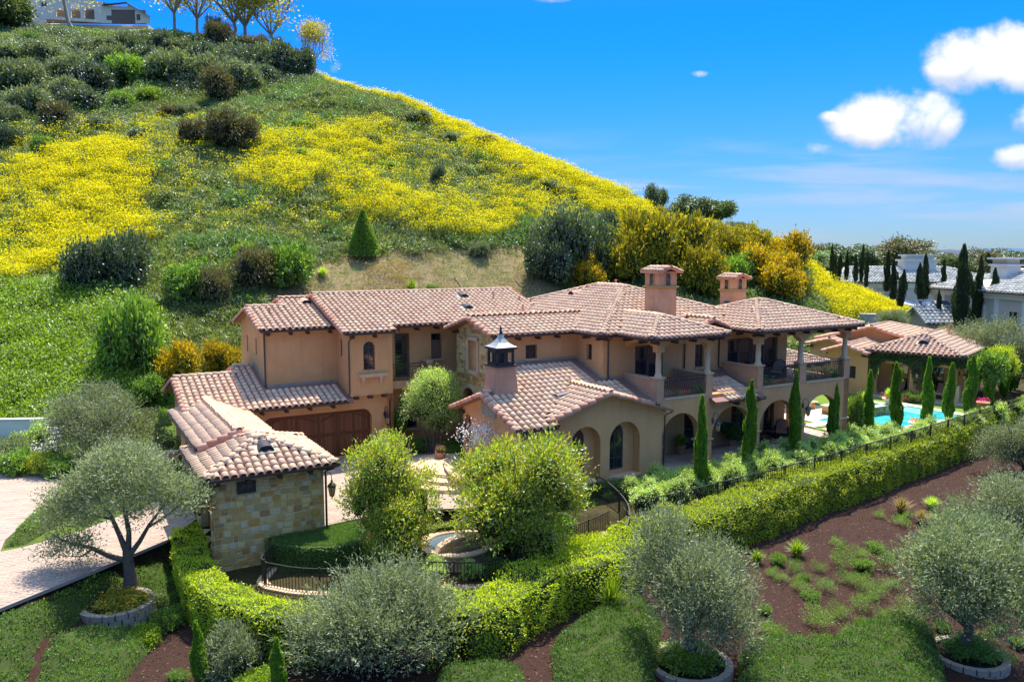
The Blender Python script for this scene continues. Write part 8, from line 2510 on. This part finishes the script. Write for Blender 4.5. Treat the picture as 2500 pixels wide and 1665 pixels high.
# fountain garden underplanting
for i, (x, y, s_, k) in enumerate(((1185, 1215, .8, 'b_green'), (1220, 1240, .7, 'b_rose'), (1000, 1300, .5, 'b_rose'), (1090, 1300, .45, 'b_rose'), (1150, 1295, .6, 'b_green'), (1270, 1205, .9, 'b_green'), (1340, 1170, .8, 'b_green'), (860, 1270, .8, 'b_green'), (920, 1262, .7, 'b_rose'), (1210, 1180, .8, 'b_vine'), (960, 1290, .5, 'b_green'), (1400, 1150, .6, 'b_rose'), (1330, 1120, .9, 'b_vine'))):
    p = at(x, y, -.6); put(k, 'garden_shrub', 'small leafy shrub, %s plant from the left around the fountain' % ORD[i], 'shrub', Vector((p.x, p.y, -1.1)), s_, i, 'shrubs around the fountain', s_ * 1.0, leaf='foliage')
p = at(1100, 985, 1.8); q = Vector((p.x, p.y, -.0))
rng = np.random.default_rng(77); n = 900; V, F = blades(np.stack([rng.normal(0, .55, n), rng.normal(0, .4, n), 2.35 + rng.normal(0, .33, n)], -1), rng.normal(size=(n, 3)), .10, .08, rng); V2, F2 = blades(np.stack([rng.normal(0, .5, 500), rng.normal(0, .4, 500), rng.uniform(.2, 2.6, 500)], -1), rng.normal(size=(500, 3)), .12, .05, rng)
ws = thing('white_flowering_shrub', 'mass of small white flowers against the great room wall below the lantern chimney', 'shrub', tuple(L(17.6, 33.2, 0))); meshobj('petals', leafmesh('petals', V, F, LM['white']), None, ws); meshobj('foliage', leafmesh('foliage', V2, F2, LM['green']), None, ws)
put('b_green', 'garden_shrub', 'dark green climbing shrub between the garage lantern and the low window', 'shrub', L(16.6, 41.9, 0), .55, 0, None, 2.0, leaf='foliage')
put('b_green', 'garden_shrub', 'leafy green bush at the corner of the arcade facing the pool', 'shrub', L(42.0, 31.0, -.1), .55, 0, None, 2.3, leaf='foliage')
for i, (u, v) in enumerate(((18.6, 39.2), (17.3, 40.3), (18.3, 37.6))): put('b_green', 'garden_shrub', 'shrub at the foot of the courtyard tree, %s one from the left' % ORD[i], 'shrub', L(u, v, 0), .6, i, None, .7, leaf='foliage')

# ---------------------------------------------------------------- pots, urns, furniture
def pot(label, p, r_, h_, plantk=None, ps=.4, pz=None, petals=None, name='flower_pot', cat='flower pot', m_='pot', urn=False, group=None, nf=120):
    t = thing(name, label, cat, tuple(p), None, group)
    prof = [(r_ * .45, 0), (r_ * .5, .04), (r_ * .25, h_ * .2), (r_ * .3, h_ * .35), (r_ * .85, h_ * .7), (r_ * 1.0, h_ * .85), (r_ * 1.1, h_ * .92), (r_ * 1.08, h_), (r_ * .9, h_ * .95)] if urn else [(r_ * .65, 0), (r_ * .9, h_ * .5), (r_, h_ * .85), (r_ * 1.08, h_ * .88), (r_ * 1.08, h_), (r_ * .9, h_ * .97)]
    MB().lathe(tuple(p), prof, 16).build('pot_body', M[m_], t)
    o = ORG[t.name]
    if plantk:
        for nm, me in PROTO[plantk].items():
            ob = bpy.data.objects.new('foliage' if nm == 'crown' else nm, me); COL.objects.link(ob); ob.parent = t; ob.location = (0, 0, h_ * .9); ob.scale = (ps, ps, pz or ps)
    if petals:
        rn = np.random.default_rng(5); V, F = blades(np.stack([rn.normal(0, r_ * .55, nf), rn.normal(0, r_ * .55, nf), h_ + rn.uniform(.02, .3, nf)], -1), rn.normal(size=(nf, 3)), .07, .06, rn)
        meshobj('petals', leafmesh('petals', V, F, LM[petals]), None, t)
    return t


pot('terracotta pot with an arching fern under the first arch', L(29.9, 33.0, -.1), .28, .5, 'g_green', 1.1, .9)
pot('large pot with a bushy dark plant under the second arch', L(33.7, 32.9, -.1), .28, .45, 'b_vine', .55, .8)
pot('stone urn with orange flowers and pale plume, left one on the spa wall', L(47.7, 34.48, .53), .34, .42, 'g_lime', .55, 1.0, 'orange', 'urn', 'urn', 'travertine', True, 'urns on the spa wall')
pot('stone urn with orange flowers and pale plume, right one at the spa corner', L(50.3, 34.48, .53), .36, .45, 'g_lime', .55, 1.0, 'orange', 'urn', 'urn', 'travertine', True, 'urns on the spa wall')
pot('low stone bowl of succulents on the near pool deck', L(47.5, 30.6, -.05), .36, .32, None, .3, .3, 'orange', 'urn', 'urn', 'travertine', True)
pot('big terracotta pot with purple leaves at the far right corner of the pool', L(56.6, 31.4, -.1), .42, .7, None, 0, 0, 'pink')
pot('terracotta pot with magenta flowers beside the entry steps', L(17.0, 36.9, .0), .26, .8, 'b_small', .3, .4, 'pink')
for i, (a_, z_) in enumerate(((58.2, 40.5), )): pass
rng = np.random.default_rng(15); n = 260; c = PM @ Vector((-1.0, 3.2, -.1)); V, F = blades(np.stack([rng.normal(0, .9, n), rng.normal(0, .5, n), rng.uniform(.2, .7, n)], -1), rng.normal(size=(n, 3)), .10, .08, rng)
rb_ = put('b_small', 'red_flower_bed', 'clump of red flowers in front of the pool house porch', 'flowers', c, .7, 0, None, .6, leaf='foliage'); rb_.scale = (.8, .8, .8); meshobj('petals', leafmesh('petals', V, F, LM['red']), None, rb_)
# flower boxes hanging on the balcony rails
for i, (u0, u1, z_, nmz) in enumerate(((26.8, 29.4, 3.74, 'left balcony'), (33.9, 36.5, 3.76, 'left bay of the upper gallery'), (37.4, 40.3, 3.76, 'right bay of the upper gallery'))):
    t = thing('flower_box', 'trailing red geraniums behind the iron rail of the %s' % nmz, 'flower box', ((u0 + u1) / 2, 31.0, z_), HOUSE_M, 'balcony flower boxes')
    MB().box(u0 + .1, 30.99, z_ - .03, u1 - .1, 31.16, z_ + .2).build('trough', M['pot'], t)
    n = 600; rn = np.random.default_rng(60 + i); P = np.stack([rn.uniform(-(u1 - u0) / 2, (u1 - u0) / 2, n), rn.normal(-.05, .12, n), .25 + rn.normal(0, .16, n)], -1)
    P = P[vnoise(P[:, 0] * 2.5, P[:, 0] * 0, 1.0, i) > .35]
    V, F = blades(P, rn.normal(size=(len(P), 3)), .10, .05, rn); meshobj('foliage', leafmesh('foliage', V, F, LM['green']), None, t)
    P = np.stack([rn.normal((-.1, .2, -.3)[i], .45, 60), rn.normal(-.12, .1, 60), .35 + rn.normal(0, .12, 60)], -1); V, F = blades(P, rn.normal(size=(60, 3)), .08, .07, rn); meshobj('petals', leafmesh('petals', V, F, LM['red']), None, t)


def armchair(label, u, v, z, rot, s=1.0, group='wicker armchairs'):
    fm = HOUSE_M @ Matrix.Translation((u, v, z)) @ Matrix.Rotation(rot, 4, 'Z') @ Matrix.Scale(s, 4)
    t = thing('armchair', label, 'armchair', (0, 0, 0), fm, group)
    b = MB(); b.box(-.38, -.36, .08, .38, .36, .36); b.build('seat_base', M['wicker'], t)
    for sx in (-1, 1):
        a = MB(); prv = None
        for k in range(7):
            q = Vector((sx * .41, -.36 + .12 * k, .56 + .08 * math.sin(k * .4)))
            if prv is not None: a.bar(prv, q, .11, .08)
            prv = q
        a.box(sx * .41 - .05, -.36, .08, sx * .41 + .05, .36, .55); a.build('arm', M['wicker'], t)
    bk_ = MB(); n = 10; pts = [(-.36 * 1, .30), (.36, .30)] + [(.36 * math.cos(math.pi * i / n), .72 + .36 * math.sin(math.pi * i / n)) for i in range(n + 1)]
    fr = [Vector((x, .30 + (z_ - .3) * .28, z_)) for x, z_ in pts]; bb_ = [v_ + Vector((0, .10, -.02)) for v_ in fr]; m_ = len(fr)
    bk_.add(fr + bb_, [tuple(range(m_)), tuple(range(2 * m_ - 1, m_ - 1, -1))] + [(i, m_ + i, m_ + (i + 1) % m_, (i + 1) % m_) for i in range(m_)]); bk_.build('backrest', M['wicker'], t)
    c1 = MB(); c1.box(-.33, -.38, .36, .33, .28, .50); c1.build('seat_cushion', M['cushion'], t)
    fr2 = [Vector((x * .9, .25 + (z_ - .3) * .28, z_ * .97 + .16 * (z_ < .5))) for x, z_ in pts]; bb2 = [v_ + Vector((0, -.09, 0)) for v_ in fr2]
    c2 = MB(); c2.add(bb2 + fr2, [tuple(range(m_)), tuple(range(2 * m_ - 1, m_ - 1, -1))] + [(i, m_ + i, m_ + (i + 1) % m_, (i + 1) % m_) for i in range(m_)]); c2.build('back_cushion', M['cushion'], t)
    for sx in (-1, 1):
        for sy in (-1, 1): MB().box(sx * .33 - .03, sy * .3 - .03, 0, sx * .33 + .03, sy * .3 + .03, .08).build('foot', M['wicker'], t)
    return t


armchair('wicker armchair with tan cushions seen in the third arch, left one', 35.6, 32.3, -.1, R(60))
armchair('wicker armchair with rounded tan back in the third arch, right one', 37.9, 32.9, -.1, R(-50))
armchair('armchair with rounded pale back on the upper gallery', 37.0, 32.6, 3.68, R(-60))
st2 = thing('side_table', 'small round metal table between the wicker armchairs', 'table', (36.9, 33.0, -.1), HOUSE_M)
MB().lathe((36.9, 33.0, -.1), [(.30, .5), (.36, .51), (.36, .54), (.30, .55)], 18).build('table_top', M['pewter'], st2)
for k in range(3):
    a = k * 2.09; MB().tube([(36.9 + .28 * math.cos(a), 33.0 + .28 * math.sin(a), -.1), (36.9 + .06 * math.cos(a), 33.0 + .06 * math.sin(a), .15), (36.9 + .26 * math.cos(a), 33.0 + .26 * math.sin(a), .41)], .018, 6).build('leg', M['iron'], st2)
# loungers under the pool house porch
for i, (y_, lb_) in enumerate(((4.9, 'cushioned lounger under the vines at the left end of the porch'), (1.9, 'cushioned lounger at the right end of the pool house porch'))):
    t = thing('lounger', lb_, 'lounger', (1.6, y_, -.02), PM, 'loungers on the pool house porch')
    MB().box(1.0, y_ - .35, .2, 2.2, y_ + .35, .32).build('frame', M['wicker'], t)
    c = MB(); c.add([(2.15, y_ - .33, .34), (2.15, y_ + .33, .34), (2.75, y_ + .33, 1.0), (2.75, y_ - .33, 1.0), (2.25, y_ - .33, .30), (2.25, y_ + .33, .30), (2.85, y_ + .33, .95), (2.85, y_ - .33, .95)], [(0, 3, 2, 1), (4, 5, 6, 7), (0, 4, 7, 3), (1, 2, 6, 5), (3, 7, 6, 2), (0, 1, 5, 4)]); c.build('back_cushion', M['rake'], t)
    MB().box(1.02, y_ - .33, .32, 2.2, y_ + .33, .44).build('seat_cushion', M['rake'], t)
    for sx in (1.05, 2.1):
        for sy in (-.3, .3): MB().box(sx, y_ + sy - .03, -.02, sx + .06, y_ + sy + .03, .2).build('leg', M['wicker'], t)
# vine on the pool house porch
rn = np.random.default_rng(19); n = 9000; s_ = rn.uniform(-.1, 6.9, n); hgt_ = rn.random(n) ** 1.6; hang = .55 + .5 * vnoise(s_ * 1.3, s_ * 0, 1.0, 4) + 1.9 * np.exp(-((s_ - 3.2) / .5) ** 2) + 2.7 * np.exp(-((s_ - 6.6) / .45) ** 2)
P = np.stack([.42 - .14 * rn.random(n), s_, 3.42 - hgt_ * hang], -1); V, F = blades(P, np.stack([-np.ones(n), rn.normal(0, .6, n), rn.normal(-.2, .6, n)], -1), .17, .11, rn)
vn = thing('climbing_vine', 'climbing vine draped over the porch beam of the pool house', 'vine', (0, 0, 0), PM); meshobj('foliage', leafmesh('foliage', V, F, LM['vine']), None, vn)
mb = MB(); mb.tube([(.4, 6.55, -.1), (.36, 6.5, 1.5), (.38, 6.3, 3.2), (.4, 3.2, 3.3), (.4, .8, 3.3)], .04, 6); mb.build('stem', M['bark'], vn)
lantern('lit lantern hanging among the vines on the pool house porch', PM, (.45, 3.2, 2.1), (-1, 0), 1.0)
lantern('lantern on the corner pier of the pool house', PM, (.7, .46, 2.2), (0, -1), 1.0)
# spotlight stake and statue
sp = thing('spot_light', 'slim bronze spotlight stake at the left end of the curved fence', 'garden light', tuple(at(622, 1290, -.6)[:2]) + (-1.1,)); q = ORG[sp.name]
MB().tube([q, q + Vector((0, 0, 1.15))], .02, 6).build('stake', M['bronze'], sp); MB().tube([q + Vector((-.03, 0, 1.1)), q + Vector((-.10, 0, 1.32))], .045, 8).build('lamp_head', M['bronze'], sp)
stt = thing('garden_ornament', 'small white stone finial near the courtyard tree', 'ornament', (*at(1027, 1085, 0)[:2], 0)); q = ORG[stt.name]
MB().lathe(q, [(.12, 0), (.12, .1), (.06, .2), (.08, .3), (.13, .42), (.10, .52), (.12, .6), (.07, .72), (.01, .76)], 10).build('ornament_body', M['white_stucco'], stt)
# irrigation pipes and dead stems on the dry bank
for i, pts in enumerate((((1045, 640), (1060, 660), (1075, 690)), ((1185, 645), (1200, 662), (1190, 690)), ((890, 610), (880, 640), (872, 655)), ((1120, 590), (1125, 612)), ((620, 660), (625, 690)), ((640, 690), (700, 686)))):
    q = [hit(x, y, 40, 140) for x, y in pts]
    if any(v is None for v in q): continue
    t = thing('dead_branch', 'pale dead branch lying on the dry bank, %s from the left' % ORD[[4, 5, 2, 3, 0, 1][i]], 'branch', tuple(q[0])); MB().tube([v + Vector((0, 0, .12)) for v in q], [.05] * (len(q) - 1) + [.015], 5).build('stem', M['pale_bark'], t)
# overhead wires far to the right
wr = thing('overhead_wires', 'two thin overhead wires crossing the sky above the palm', 'wires', (40, 230, 20)); mb = MB()
for y0, y1 in ((570, 608), (583, 622)):
    a, b = place_px(1840, y0, 200), place_px(2420, y1, 320); mb.tube([a.lerp(b, k / 12) - Vector((0, 0, 3.0 * math.sin(math.pi * k / 12))) for k in range(13)], .022, 4)
mb.build('wire', M['iron'], wr)
